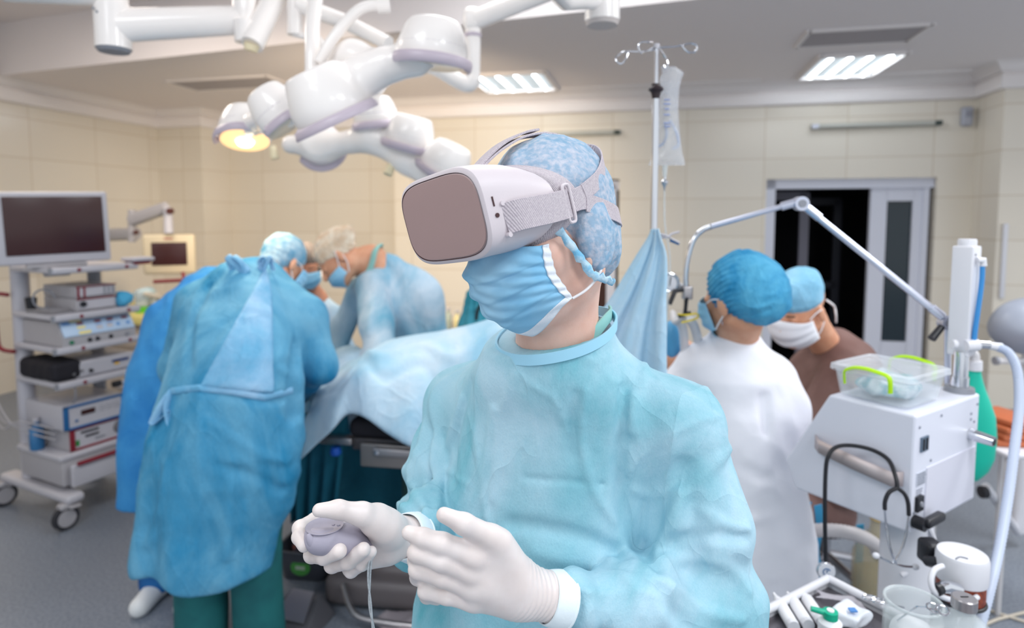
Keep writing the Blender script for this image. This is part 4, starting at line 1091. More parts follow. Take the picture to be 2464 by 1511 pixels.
def dropmask(h, parent):      # a mask hanging under the chin
    def pt(s, t): 
        th = s * PI / 2; cc = max(math.cos(th), 0) ** .8; a = abs(math.sin(th)); f = .02 + (np.interp(t, [0, .4, 1], [.102, .112, .070]) - .02) * cc; l = .070 * a * (1 if s > 0 else -1); u = np.interp(t, [0, 1], [-.035, -.128]) + (np.interp(t, [0, 1], [-.035, -.085]) - np.interp(t, [0, 1], [-.035, -.128])) * a
        return h.at(l, f + .006, u)
    o = MB().loft([[pt(-1 + 2 * i / 30, j / 16) for i in range(31)] for j in range(17)], caps=False, closed=False).build('face_mask', M_mask, parent, solid=.002, auto=False)
    for e in (-1, 1):
        MB().tube(smoothpts([h.at(e * .070, .03, -.038), h.at(e * .084, .004, .0), h.at(e * .082, -.010, .024)], 4), .0028, 6).build('ear_loop', M_loop, o)
        MB().tube(smoothpts([h.at(e * .070, .018, -.088), h.at(e * .083, -.01, -.05), h.at(e * .084, -.022, -.012)], 4), .0028, 6).build('ear_loop', M_loop, o)
dropmask(hD, sD)
for e in (-1, 1): MB().tube([hD.at(e * .018, .098, .026), hD.at(e * .032, .100, .031), hD.at(e * .048, .088, .026)], .0035, 6).build('eyebrow', M_hair, sD)
haD1, haD2 = W(822, 905, 2.98), W(805, 885, 3.22)
def gD(P):
    d = chain(P, [W(925, 665, 3.26), W(970, 730, 3.26), W(985, 850, 3.3), W(985, 1000, 3.35), W(975, 1200, 3.4)], [.115, .19, .20, .19, .21], .1, (0, 1, 0), .75)
    d = smin(d, chain(P, [W(900, 690, 3.14), W(905, 780, 3.02), W(918, 852, 2.92), W(828, 893, 2.98)], [.095, .088, .072, .045], .03), .045)
    d = smin(d, chain(P, [W(870, 700, 3.3), W(825, 790, 3.32), W(812, 868, 3.26)], [.085, .06, .045], .04), .05)
    d = d - .008 * rip(P, 13, 5, (1, 1, .6)) - .004 * rip(P, 32, 1)
    for pts, w_, a_ in (([(900, 720, 2.98), (885, 800, 2.9)], .02, .012), ([(950, 700, 3.05), (975, 800, 3.05), (960, 850, 3.05)], .02, -.02), ([(1000, 700, 3.05), (1020, 790, 3.08)], .015, .012)): d = d + crease(P, [W(*p) for p in pts], w_, a_)
    d = smax(d, .40 - P[:, 2], .01)
    nn = Vector((-.70, 0, .71)).normalized()
    return smax(d, (P - np.array(nD, np.float32)) @ np.array(nn, np.float32) - .01, .01)
field_mesh('gown', gD, (-1.2, 2.75, .36), (-.15, 3.75, 1.58), .0085, M_gownL, sD)
ribbon([W(878, 672, 3.14), W(893, 640, 3.13), W(903, 603, 3.16), W(915, 590, 3.25), W(905, 620, 3.36)], (1, -.3, .4), .03, .008, 'collar', M_scrub, sD)
for wr_, tp in ((haD1, W(775, 935, 3.02)), (haD2, W(770, 925, 3.28))):
    lo, hi = bounds([wr_, tp], .08); field_mesh('glove', lambda P: hand_field(P, wr_, tp, (.1, -.3, 1), curl=.5), lo, hi, .006, M_gl2, sD)
legs(sD, (W(975, 1200, 3.42).x, 3.45), 0.0, M_green, top=.75, half=.09, r=(.10, .09, .08))

# ---------------------------------------------------------- woman in the white coat
sE = thing('person', 'woman in a white coat and puffy blue bouffant cap, seen from behind', 'person', (W(1790, 1500, 1.95).x, 1.95, 0))
hE = Head(W(1772, 716, 1.92), (-.52, .82, -.14), (-.16, -.02, 1), 1.06)
nE = W(1765, 842, 2.04)
def fE(P):
    d = smin(hE.field(P), chain(P, [hE.at(0, -.02, -.06), hE.at(0, -.01, -.09) * .5 + nE * .5, nE], [.055, .054, .056], .02), .03)
    return smin(d, cone(P, nE - Z * .03, W(1770, 1000, 2.05), .06, .08), .04)
lo, hi = bounds([hE.o, nE, W(1770, 1000, 2.0)], .2); field_mesh('body', fE, lo, hi, .006, M_skin2, sE)
def capE(q):
    d = ell(q, (0, -.038, .036), (.094, .112, .104)); d = smin(d, ell(q, (0, -.095, .0), (.080, .065, .078)), .04)
    e = np.interp(q[:, 1], [-.2, -.12, -.03, .03, .07, .12], [-.060, -.092, -.082, -.01, .03, .045])
    n = .0022 * np.sin((q[:, 2] + .35 * q[:, 1]) * 420 + 3 * np.sin(q[:, 1] * 40)) * np.clip((q[:, 1] + .09) / .05, 0, 1)
    d = d - n - .003 * rip(q, 36, 3) - .0016 * rip(q, 90, 4) - .003 * np.exp(-((q[:, 2] - e) / .02) ** 2) * np.sin(q[:, 1] * 300 + q[:, 0] * 260)
    return smax(d, e - q[:, 2], .005)
field_mesh('bouffant_cap', capE, (-.13, -.2, -.13), (.13, .14, .18), .0032, M_bouf, sE, M=hE.M)
maskmesh(hE, sE)
MB().tube(smoothpts([hE.at(-.076, .002, -.045), hE.at(-.081, .0, -.056), hE.at(-.078, .002, -.062)], 4), .002, 6).build('earring', mat('steel', (190, 190, 196), .25, 1.0), sE)
def gE(P):
    d = chain(P, [W(1768, 905, 2.0), W(1770, 1010, 1.98), W(1778, 1180, 1.96), W(1800, 1330, 1.95), W(1800, 1600, 1.96)], [.13, .175, .170, .175, .21], .1, (.2, 1, 0), .68)
    d = smin(d, cone(P, W(1768, 810, 1.985), W(1768, 905, 1.98), .076, .125), .04)
    # the far and near arm, bent forward
    d = smin(d, chain(P, [W(1690, 900, 2.0), W(1640, 960, 2.02), W(1600, 1120, 2.15)], [.095, .08, .07], .05), .06)
    d = smin(d, chain(P, [W(1850, 915, 2.0), W(1880, 985, 1.98), W(1868, 1110, 2.02), W(1800, 1160, 2.2)], [.085, .072, .072, .055], .05), .05)
    d = d - .005 * rip(P, 13, 6, (1, 1, .6)) - .0025 * rip(P, 32, 2)
    for pts, w_, a_ in (([(1690, 1140, 1.8), (1750, 1120, 1.8), (1840, 1150, 1.82)], .02, -.012), ([(1840, 1180, 1.84), (1860, 1260, 1.85)], .02, -.012), ([(1850, 1240, 1.83), (1780, 1260, 1.8)], .014, .008), ([(1830, 1290, 1.83), (1870, 1270, 1.85)], .01, .009), ([(1640, 900, 1.88), (1700, 870, 1.86)], .01, .006), ([(1838, 960, 1.86), (1836, 1060, 1.86), (1850, 1140, 1.87)], .018, -.018)): d = d + crease(P, [W(*p) for p in pts], w_, a_)
    d = smax(d, .42 - P[:, 2], .01)
    return smax(d, (P - np.array(W(1768, 814, 1.92), np.float32)) @ np.array(Vector((.02, -.10, .99)).normalized(), np.float32), .008)
field_mesh('coat', gE, (.30, 1.6, .38), (1.05, 2.4, 1.50), .0065, M_coat, sE)
legs(sE, (W(1795, 1400, 1.98).x, 1.98), .1, M_coat, top=.6, half=.08, r=(.08, .075, .07))

# ---------------------------------------------------------- man in brown
sF = thing('person', 'man in a brown shirt, blue cloth cap and white gauze mask, bent towards the patient', 'person', (W(1980, 1200, 2.55).x, 2.55, 0))
hF = Head(W(1922, 745, 2.42), (-.70, -.42, -.36), (-.18, -.15, .97), 1.10)
nF = W(2000, 850, 2.56)
def fF(P):
    d = smin(hF.field(P), chain(P, [hF.at(0, -.02, -.05), hF.at(0, -.05, -.07), nF], [.058, .058, .06], .02), .03)
    return smin(d, cone(P, nF, W(2010, 980, 2.64), .06, .09), .04)
lo, hi = bounds([hF.o, nF, W(2010, 980, 2.64)], .2); field_mesh('body', fF, lo, hi, .007, M_skin2, sF)
def capF(q):
    d = ell(q, (0, -.012, .062), (.083, .102, .076)); d = smin(d, ell(q, (0, .045, .105), (.05, .05, .032)), .03)
    d = smin(d, ell(q, (0, -.030, .098), (.070, .074, .040)), .03)
    e = np.interp(q[:, 1], [-.12, -.02, .12], [-.002, .012, .036])
    d = d - .003 * rip(q, 34, 3) - .0015 * rip(q, 80, 5) - .0025 * np.clip((e + .03 - q[:, 2]) / .004, 0, 1)
    return smax(d, e - q[:, 2], .003)
field_mesh('surgical_cap', capF, (-.12, -.15, -.05), (.12, .14, .19), .004, M_capblue, sF, M=hF.M)
maskmesh(hF, sF, M_gauze, wide=1.10)
for e in (-1, 1): MB().tube([hF.at(e * .018, .094, .026), hF.at(e * .032, .096, .029), hF.at(e * .046, .086, .026)], .003, 6).build('eyebrow', M_hair, sF)
mb = MB(); mb.tube(smoothpts([hF.at(-.07, -.06, .02), hF.at(-.085, -.068, .0), hF.at(-.082, -.082, -.02), hF.at(-.088, -.072, -.045), hF.at(-.078, -.08, -.08)], 5), .004, 6); mb.build('mask_tie', M_loop, sF)
def gF(P):
    d = chain(P, [W(2008, 845, 2.58), W(2015, 930, 2.58), W(1990, 1080, 2.6), W(1980, 1230, 2.68)], [.105, .175, .19, .20], .08)
    d = smin(d, chain(P, [W(2040, 885, 2.48), W(2010, 960, 2.34), W(1925, 1010, 2.28), W(1840, 1000, 2.4)], [.11, .095, .08, .06], .05), .06)
    d = smin(d, chain(P, [W(1950, 900, 2.66), W(1900, 980, 2.68), W(1830, 1000, 2.6)], [.10, .085, .06], .05), .06)
    d = d - .009 * rip(P, 13, 2, (1, 1, .8)) - .004 * rip(P, 30, 6)
    for pts, w_, a_ in (([(1930, 900, 2.25), (1990, 940, 2.2), (2060, 920, 2.25)], .022, .016), ([(1930, 1000, 2.2), (2000, 1000, 2.2)], .016, .012), ([(1980, 860, 2.3), (2040, 880, 2.3)], .012, .012)): d = d + crease(P, [W(*p) for p in pts], w_, a_)
    return smax(d, (P - np.array(W(1992, 815, 2.5), np.float32)) @ np.array(Vector((-.75, -.25, .60)).normalized(), np.float32), .012)
field_mesh('shirt', gF, (.65, 2.1, .42), (1.75, 3.0, 1.50), .009, M_brown, sF)
for wr_, tp in ((W(1845, 1000, 2.4), W(1790, 1015, 2.45)), (W(1832, 1000, 2.6), W(1785, 1010, 2.66))):
    lo, hi = bounds([wr_, tp], .08); field_mesh('hand', lambda P: hand_field(P, wr_, tp + (tp - wr_) * .6, (0, -.2, 1)), lo, hi, .007, M_skin2, sF)
def tF(P):
    d = None
    for a, b, c in (((1990, 1230, 2.6), (1880, 1210, 2.42), (1890, 1420, 2.45)), ((1990, 1220, 2.75), (1880, 1200, 2.75), (1890, 1380, 2.78))):
        A_, B_, C_ = W(*a), W(*b), W(*c); C_.z = .08
        e = chain(P, [A_, B_, C_], [.115, .085, .07], .04); d = e if d is None else smin(d, e, .03)
    return d - .006 * rip(P, 16, 2)
field_mesh('trousers', tF, (.55, 2.2, .0), (1.7, 3.0, 1.1), .011, M_brown, sF)
for (x, y) in ((W(1890, 1400, 2.45).x, 2.45), (W(1890, 1400, 2.78).x, 2.78)):
    def shF(P, x=x, y=y): return smax(cone(P, (x + .02, y, .05), (x - .16, y - .03, .035), .05, .04), -P[:, 2], .004)
    field_mesh('shoe', shF, (x - .24, y - .1, -.02), (x + .1, y + .1, .13), .009, M_shoe, sF)
st = thing('stool', 'low round stool under the man in brown', 'stool', (W(2000, 1200, 2.68).x, 2.72, 0)); M_ = wmat(st)
MB().lathe([(.001, .36), (.16, .36), (.175, .375), (.175, .415), (.16, .43), (.001, .43)], 32, M_).build('seat', mat('black vinyl', (34, 34, 40), .45), st)
MB().cyl((0, 0, .06), (0, 0, .36), .025, 16, M_).build('post', mat('steel', (190, 190, 196), .25, 1.0), st)
for k in range(5): MB().tube([Vector((0, 0, .10)), Vector((.24 * math.cos(k * 1.2566), .24 * math.sin(k * 1.2566), .05)), Vector((.25 * math.cos(k * 1.2566), .25 * math.sin(k * 1.2566), .0))], .018, 8, M_).build('leg', mat('steel', (190, 190, 196), .25, 1.0), st)
# ================================================================== LEFT SIDE OF THE ROOM
M_wh = mat('white enamel', (188, 186, 193), .35)  # whites greyed so the colour carries the weaker light of this side
M_wh2 = mat('off white plastic', (172, 169, 173), .4)
M_steel = mat('brushed steel', (176, 172, 174), .32, .9)
M_chrome = mat('chrome', (214, 216, 222), .12, 1.0)
M_blk = mat('black plastic', (28, 28, 34), .4)
M_blk2 = mat('matt black bag', (26, 24, 32), .8, bump=.3, bscale=40)
M_red = mat('dark red trim', (128, 30, 46), .5)
M_screen = mat('dark brown screen', (62, 34, 34), .22)
M_grey = mat('mid grey plastic', (142, 144, 152), .5)
M_blu = mat('blue bezel', (36, 96, 150), .4)
M_blucloth = cloth('bright blue cloth', (40, 150, 200), (90, 180, 220), .8, 8)
M_rub = mat('dark rubber', (50, 50, 56), .7)
M_lime = mat('lime green plastic', (176, 224, 20), .4)
def text_marks(mb, M_, x0, x1, z, y, n, h=.004, seed=0):     # short printed strokes
    rg = random.Random(seed); x = x0
    while x < x1:
        w_ = rg.uniform(.25, 1) * (x1 - x0) / n; mb.box((x + w_ / 2, y, z), (w_, .0006, h), M_); x += w_ * 1.5

C0 = Vector((-2.33, 3.15, 0)); E1 = Vector((.447, .894, 0)); E2 = Vector((-.894, .447, 0))
# local frame of the cart: x = along the front edge, y = towards its back (E2), z up
def fr(o, e1, e2): return Matrix(((e1.x, e2.x, 0, o.x), (e1.y, e2.y, 0, o.y), (0, 0, 1, o.z), (0, 0, 0, 1)))
CM = fr(C0, E1, E2)
cart = thing('equipment_cart', 'tall white equipment cart with red trim carrying stacked instruments', 'cart', C0)
CL, CDp = .43, .42
for z in (1.340, 1.095, .925, .742):
    sh = MB(); sh.box((CL / 2, CDp / 2, z), (CL, CDp, .030), CM, bev=.008); sh.box((CL / 2, .004, z), (CL + .02, .03, .036), CM, bev=.010)
    o = sh.build('shelf', M_wh, cart)
    for x in (.12, .37): MB().lathe([(.001, 0), (.010, 0), (.008, .004), (.001, .005)], 12, CM @ frame((x, -.012, z), (0, 0, 1), (0, -1, 0))).build('shelf_plug', M_red, o)
    MB().box((-.012, .0, z), (.012, .02, .032), CM).build('shelf_corner', M_grey, o)
MB().box((CL / 2, CDp / 2, .36), (CL + .03, CDp, .03), CM, bev=.008).build('shelf', M_wh, cart)
b = MB(); b.box((CL / 2, CDp / 2, .275), (CL, CDp - .02, .14), CM, bev=.01); b.build('drawer_case', M_wh2, cart)
dr = MB().box((CL / 2 + .01, -.018, .262), (CL - .03, .03, .12), CM, bev=.008).build('drawer', M_wh, cart)
MB().box((CL / 2 + .02, -.040, .325), (CL - .05, .02, .022), CM, bev=.008).build('drawer_handle', M_red, dr)
bs = MB(); bs.box((.02, CDp / 2 + .06, .155), (.09, CDp + .25, .05), CM, bev=.02); bs.box((CL - .02, CDp / 2 + .06, .155), (.09, CDp + .25, .05), CM, bev=.02); bs.box((CL / 2, CDp / 2, .15), (CL, .1, .03), CM)
bs.build('base_frame', M_wh, cart)
MB().tube([CM @ Vector((.05, CDp, .14)), CM @ Vector((.05, CDp, 1.40))], .042, 20, flat=(1, 1.1)).build('upright', M_wh, cart)
MB().tube([CM @ Vector((.05, CDp, 1.40)), CM @ Vector((.05, CDp, 1.425))], .046, 20).build('upright_cap', M_red, cart)
MB().tube([CM @ Vector((.38, CDp - .10, .14)), CM @ Vector((.38, CDp - .10, 1.34))], .035, 16).build('upright', M_grey, cart)
rl = MB(); rl.tube(smoothpts([CM @ Vector(p) for p in ((-.02, CDp - .02, 1.20), (-.03, CDp + .06, 1.20), (-.03, CDp + .09, 1.16), (-.03, CDp + .09, .95), (-.03, CDp + .05, .90), (-.02, CDp - .05, .895))], 5), .011, 8); rl.build('rail', M_red, cart)
for (x, y) in ((-.02, -.03), (CL, -.02), (-.02, CDp + .15), (CL, CDp + .12)):
    c = CM @ Vector((x, y, .0)); w_ = MB(); w_.cyl(c + Vector((0, 0, .062)) - E2 * .014, c + Vector((0, 0, .062)) + E2 * .014, .062, 28); ca_ = w_.build('caster', M_rub, cart)
    MB().cyl(c + Vector((0, 0, .062)) - E2 * .018, c + Vector((0, 0, .062)) + E2 * .018, .044, 24).build('wheel_disc', M_wh2, ca_)
    h_ = MB(); h_.box((x, y, .125), (.06, .05, .03), CM, bev=.01); h_.box((x + .03, y - .035, .12), (.05, .03, .012), CM, bev=.004); h_.build('caster_fork', M_wh2, ca_)

# monitor on the top shelf
def box_frame(o, n):     # local: x right as seen, y into the screen, z up
    n = Vector(n).normalized(); return frame(o, -n)
mc = W(130, 548, 3.27); MN = Vector((.64, -.77, -.02)).normalized()
mon = thing('monitor', 'large monitor with dark screen and white frame on the top cart shelf', 'monitor', mc - Vector((0, 0, .19))); MM = box_frame(mc, MN) @ Matrix.Rotation(math.radians(-1.5), 4, 'Y')
MB().box((0, .03, 0), (.49, .05, .375), MM, bev=.012).build('casing', M_wh, mon)
MB().box((.008, .002, .012), (.425, .006, .300), MM, bev=.002).build('screen', M_screen, mon)
st_ = MB(); st_.box((0, .07, -.16), (.12, .06, .2), MM, bev=.01); st_.box((0, .05, -.195), (.26, .18, .015), MM, bev=.005); st_.build('stand', M_wh2, mon)
kb = thing('keyboard_tray', 'small white tray with red underside at the edge of the top cart shelf', 'tray', CM @ Vector((CL, .02, 1.36)))
MB().box((CL + .03, .03, 1.375), (.13, .12, .022), CM, bev=.008).build('tray', M_wh, kb); MB().box((CL + .03, .03, 1.355), (.10, .09, .018), CM, bev=.004).build('underside', M_red, kb)

def unit(name, label, cat, t0, t1, s0, s1, z0, z1, case, bezel=None, face=None):
    o = thing(name, label, cat, CM @ Vector(((t0 + t1) / 2, (s0 + s1) / 2, z0)))
    MB().box(((t0 + t1) / 2, (s0 + s1) / 2, (z0 + z1) / 2), (t1 - t0, s1 - s0, z1 - z0), CM, bev=.006).build('casing', case, o)
    if bezel: 
        bz = MB(); h = z1 - z0
        for x in (t0 + .012, t1 - .012): bz.box((x, s0 - .004, (z0 + z1) / 2), (.024, .014, h), CM, bev=.003)
        for z in (z0 + .006, z1 - .006): bz.box(((t0 + t1) / 2, s0 - .004, z), (t1 - t0, .014, .012), CM, bev=.003)
        bz.build('bezel', bezel, o)
    MB().box(((t0 + t1) / 2, s0 - .003, (z0 + z1) / 2), (t1 - t0 - .03, .006, z1 - z0 - .02), CM).build('front_panel', face or M_wh, o)
    return o
def knob(o, t, s, z, r, m_, name='knob', d=.014):
    MB().lathe([(.001, 0), (r, 0), (r * .85, d), (.001, d * 1.05)], 14, CM @ frame((t, s, z), (0, 0, 1), (0, -1, 0))).build(name, m_, o)
def plate(o, t, s, z, w_, h, m_, name='display', d=.004): MB().box((t, s, z), (w_, d, h), CM).build(name, m_, o)
# lowest: two stacked units
u = unit('instrument_unit', 'white instrument with dark red bezel at the bottom of the cart', 'medical device', .05, .38, .03, .36, .376, .495, M_wh2, M_red)
plate(u, .15, .022, .465, .09, .010, M_blk, 'slot'); plate(u, .16, .022, .44, .07, .010, M_blk, 'slot'); plate(u, .20, .022, .415, .05, .010, M_grey, 'slot')
plate(u, .085, .022, .415, .016, .030, mat('green switch', (40, 130, 60), .4), 'switch'); knob(u, .31, .022, .44, .038, mat('speaker grille', (110, 108, 112), .7), 'speaker_grille', .004)
u = unit('light_source', 'white instrument box with blue bezel and small red digit window', 'medical device', .02, .34, .02, .38, .497, .625, M_wh, M_blu)
plate(u, .14, .012, .575, .07, .026, M_screen); knob(u, .08, .012, .54, .007, M_blu, 'button', .006)
m_ = MB(); [text_marks(m_, CM, .20, .30, .585 - .012 * k, .0125, 4, .003, k) for k in range(3)]; m_.build('printed_text', M_grey, u)
# third shelf: white generator and a black pouch
u = unit('video_processor', 'flat white unit with a blue strip display on the third shelf', 'medical device', .10, .42, .03, .34, .759, .845, M_wh)
plate(u, .33, .024, .815, .09, .014, mat('navy display', (22, 52, 110), .3)); plate(u, .31, .024, .800, .026, .012, mat('yellow label', (226, 178, 40), .5), 'label'); knob(u, .17, .024, .79, .010, M_blk)
def pouch(P): 
    return box3(P, CM @ Vector((.06, .19, .812)), (.075, .17, .052), np.array(((E1.x, E2.x, 0), (E1.y, E2.y, 0), (0, 0, 1))), .03) - .003 * soft(P, 40, 2)
c_ = CM @ Vector((.06, .19, .812)); pb = thing('pouch', 'soft black case lying in front on the third cart shelf', 'case', c_ - Vector((0, 0, .055)))
field_mesh('case', pouch, c_ - Vector((.26, .26, .08)), c_ + Vector((.26, .26, .08)), .006, M_blk2, pb)
for k in (0, 1): knob(pb, .08 + .04 * k, .012, .79 + .01 * k, .008, M_steel, 'snap', .004)
# second shelf: electrosurgical unit with a sloped, many-coloured front
es = thing('electrosurgical_unit', 'electrosurgical unit with a sloping light blue control panel and red digits', 'medical device', CM @ Vector((.2, .2, .942)))
prof = [(.0, .942), (.40, .942), (.40, 1.066), (.05, 1.066), (.0, .985)]
vs = [CM @ Vector((t, s, z)) for t in (.03, .41) for s, z in prof]
MB().add(vs, [(0, 1, 2, 3, 4), (9, 8, 7, 6, 5)] + [(i, i + 5, (i + 1) % 5 + 5, (i + 1) % 5) for i in range(5)]).build('casing', M_wh2, es, bevel=.003)
a = Vector((.0, -.86, .53)).normalized()
SP = CM @ Matrix(((1, 0, 0, .22), (0, .86 * 0 + .53, .85, .024), (0, -.85, .53, 1.026), (0, 0, 0, 1)))     # x along front, -y out, z up the slope
SP = CM @ Matrix.Translation((.22, .022, 1.028)) @ Matrix.Rotation(math.radians(-31.6), 4, 'X')
MB().box((0, -.003, 0), (.37, .006, .088), SP, bev=.002).build('control_panel', mat('pale blue panel', (176, 200, 226), .4), es)
for k, x in enumerate((-.09, .0, .065, .145)): MB().box((x, -.007, .024), (.032, .003, .014), SP).build('digit_window', M_red, es)
for k, (x, z, w_, h, c) in enumerate(((-.11, .040, .06, .010, 'y'), (-.09, .0, .04, .014, 'y'), (-.08, -.030, .06, .016, 'y'), (.0, -.012, .030, .024, 'w'), (.055, -.010, .030, .024, 'w'), (.10, -.01, .018, .018, 'b'), (.155, -.01, .018, .018, 'b'), (-.155, .03, .04, .012, 'b'), (.0, .006, .03, .006, 'b'), (.06, .006, .03, .006, 'b'))):
    MB().box((x, -.0065, z), (w_, .002, h), SP).build('panel_field', {'y': mat('yellow field', (232, 214, 130), .5), 'w': M_wh, 'b': mat('blue field', (92, 146, 206), .5)}[c], es)
for x, m_ in ((.07, mat('green socket', (30, 120, 84), .4)), (.16, M_blk), (.20, M_blk), (.27, M_blk), (.36, M_grey)): knob(es, x, -.001, .962, .011, m_, 'socket', .008)
# first shelf: two recorders, papers, cup, blue cloth
u = unit('recorder', 'white recorder with red stripes, lower of the two on the first shelf', 'medical device', .13, .34, .05, .36, 1.112, 1.180, M_wh2, None); plate(u, .235, .045, 1.176, .21, .006, M_red, 'stripe'); knob(u, .16, .044, 1.15, .016, M_blk)
u = unit('recorder', 'white recorder with vertical dark slots, upper of the two on the first shelf', 'medical device', .13, .34, .05, .36, 1.182, 1.245, M_wh2, None); plate(u, .235, .045, 1.243, .21, .005, M_red, 'stripe')
for k in range(3): plate(u, .275 + .022 * k, .044, 1.215, .010, .040, M_grey, 'slot')
for x in (.14, .17): plate(u, x, .044, 1.213, .010, .055, M_red, 'stripe')
t = thing('papers', 'loose papers lying on the first cart shelf', 'papers', CM @ Vector((.07, .16, 1.112)))
for k in range(4): MB().box((.07 + .01 * k, .18, 1.114 + .004 * k), (.12, .2, .002), CM @ Matrix.Rotation(.05 * k, 4, 'Z')).build('sheet', M_wh2, t)
t = thing('cup', 'dark cup standing at the near corner of the first cart shelf', 'cup', CM @ Vector((.03, .28, 1.112)))
MB().lathe([(.001, 0), (.022, 0), (.028, .075), (.024, .075), (.020, .006), (.001, .006)], 20, CM @ Matrix.Translation((.03, .28, 1.112)), caps=False).build('cup', M_blk, t)
t = thing('cable_coil', 'grey coiled cable hanging above the papers on the cart', 'cable', CM @ Vector((.06, .12, 1.12)))
MB().tube([CM @ Vector((.06 + .045 * math.cos(a), .20 + .03 * math.sin(a * .5), 1.18 + .05 * math.sin(a))) for a in np.linspace(0, 5.2, 24)], .005, 6).build('coil', M_grey, t)
c_ = CM @ Vector((.385, .06, 1.150))
tag(field_mesh('cloth_bundle', lambda P: ell(P, c_, (.055, .05, .045)) - .010 * rip(P, 40, 2), c_ - Vector((.09, .09, .07)), c_ + Vector((.09, .09, .08)), .004, M_blucloth), 'crumpled bright blue cloth on the first cart shelf', 'cloth')
c2 = CM @ Vector((.0, CDp + .06, 1.44))
tag(field_mesh('cloth_bundle', lambda P: ell(P, c2, (.06, .06, .085)) - .012 * rip(P, 30, 5), c2 - Vector((.1, .1, .12)), c2 + Vector((.1, .1, .12)), .005, M_blucloth), 'bright blue cloth draped beside the large monitor', 'cloth')
# bottles, hoses and the endoscope cable around the lowest shelf
t = thing('bottle', 'blue labelled plastic bottle beside the white upright of the cart', 'bottle', CM @ Vector((-.0, .24, .376)))
MB().lathe([(.001, 0), (.032, 0), (.034, .01), (.034, .11), (.014, .135), (.014, .15), (.001, .15)], 20, CM @ Matrix.Translation((.0, .24, .376))).build('bottle', mat('blue bottle', (48, 110, 160), .3), t)
MB().lathe([(.001, .15), (.016, .15), (.016, .17), (.001, .17)], 16, CM @ Matrix.Translation((.0, .24, .376))).build('cap', M_wh, t)
t = thing('endoscope_hose', 'looped pale hose with dark tip hanging at the far end of the lowest shelf', 'hose', CM @ Vector((.42, .02, .40)))
MB().tube(smoothpts([CM @ Vector(p) for p in ((.30, .0, .69), (.36, -.02, .685), (.42, -.03, .62), (.45, -.03, .52), (.43, -.03, .43), (.40, -.03, .40))], 6), [.014] * 31, 10).build('hose', M_wh2, t)
MB().tube([CM @ Vector((.27, .0, .69)), CM @ Vector((.31, .0, .69))], .018, 12).build('tip', M_blk, t)
MB().tube(smoothpts([CM @ Vector(p) for p in ((.36, .0, .52), (.42, -.03, .51), (.46, -.04, .56), (.47, -.03, .74))], 5), .008, 8).build('black_cable', M_blk, t)
t = thing('cable', 'thin dark cable dropping from the third shelf to the lower units', 'cable', CM @ Vector((.09, .02, .62)))
MB().tube(smoothpts([CM @ Vector(p) for p in ((.08, .01, .73), (.08, .01, .66), (.09, .06, .625))], 5), .004, 6).build('cable', M_grey, t)
t = thing('cable', 'pale cables looping around the white upright of the cart', 'cable', CM @ Vector((-.03, .45, .5)))
for k in range(3): MB().tube(smoothpts([CM @ Vector(p) for p in ((.02, .10, .50 - .03 * k), (-.05, .30, .53 - .02 * k), (-.07, .42, .48 + .05 * k), (-.06, .55, .56 + .09 * k), (-.05, .60, .72 + .1 * k))], 6), .0045, 6).build('cable', M_wh2, t)
t = thing('side_table', 'edge of a white side table standing left of the cart', 'table', CM @ Vector((-.28, .62, 0)))
MB().box((-.26, .68, .86), (.30, .30, .03), CM, bev=.01).build('table_top', M_wh, t)
for x in (-.38, -.14): 
    for y in (.56, .80): MB().cyl(CM @ Vector((x, y, 0)), CM @ Vector((x, y, .85)), .014, 10).build('leg', M_wh2, t)

# pendant monitor on a wall arm
pn = thing('wall_arm_monitor', 'small cream monitor with a red bar handle hanging from a jointed white wall arm', 'monitor', W(405, 610, 4.75))
PM = box_frame(W(407, 612, 4.75), (.35, -.93, 0)); PS = 4.75 / 1500
MB().box((0, .05, 0), (112 * PS, .10, 96 * PS), PM, bev=.02).build('housing', mat('cream housing', (206, 192, 164), .5), pn)
MB().box((.002, -.002, .004), (76 * PS, .008, 55 * PS), PM, bev=.002).build('screen', M_screen, pn)
MB().box((.0, -.003, 38 * PS), (.06, .004, .012), PM).build('printed_label', mat('faded red label', (176, 110, 100), .6), pn)
hb = MB(); hb.tube([W(370, 678, 4.68), W(446, 674, 4.68)], .013, 8); hb.tube([W(443, 676, 4.68), W(440, 655, 4.70)], .012, 8); hb.build('handle', M_red, pn)
MB().tube([W(406, 562, 4.75), W(404, 500, 4.78)], [.034, .030], 16).build('arm_post', M_wh, pn)
MB().tube([W(400, 500, 4.80), W(316, 530, 4.95)], [.050, .055], 8, flat=(1, .7)).build('upper_arm', M_wh2, pn)
MB().tube([W(318, 505, 4.95), W(318, 582, 4.95)], .030, 14).build('elbow', M_wh2, pn)
MB().tube([W(330, 562, 4.98), W(242, 566, 5.4)], [.050, .055], 8, flat=(1, .7)).build('lower_arm', M_wh2, pn)
for p in ((412, 508, 4.72), (330, 559, 4.9)): MB().tube([W(*p), W(*p) + Vector((0, -.03, 0))], .024 if p[0] > 400 else .016, 14).build('arm_knob', mat('brown knob', (84, 44, 38), .5), pn)
q0 = W(242, 566, 5.4); q1 = RM(LW, toroom(q0)[1] + .1, q0.z); MB().tube([q0, q1], .05, 10).build('wall_arm', M_wh2, pn)

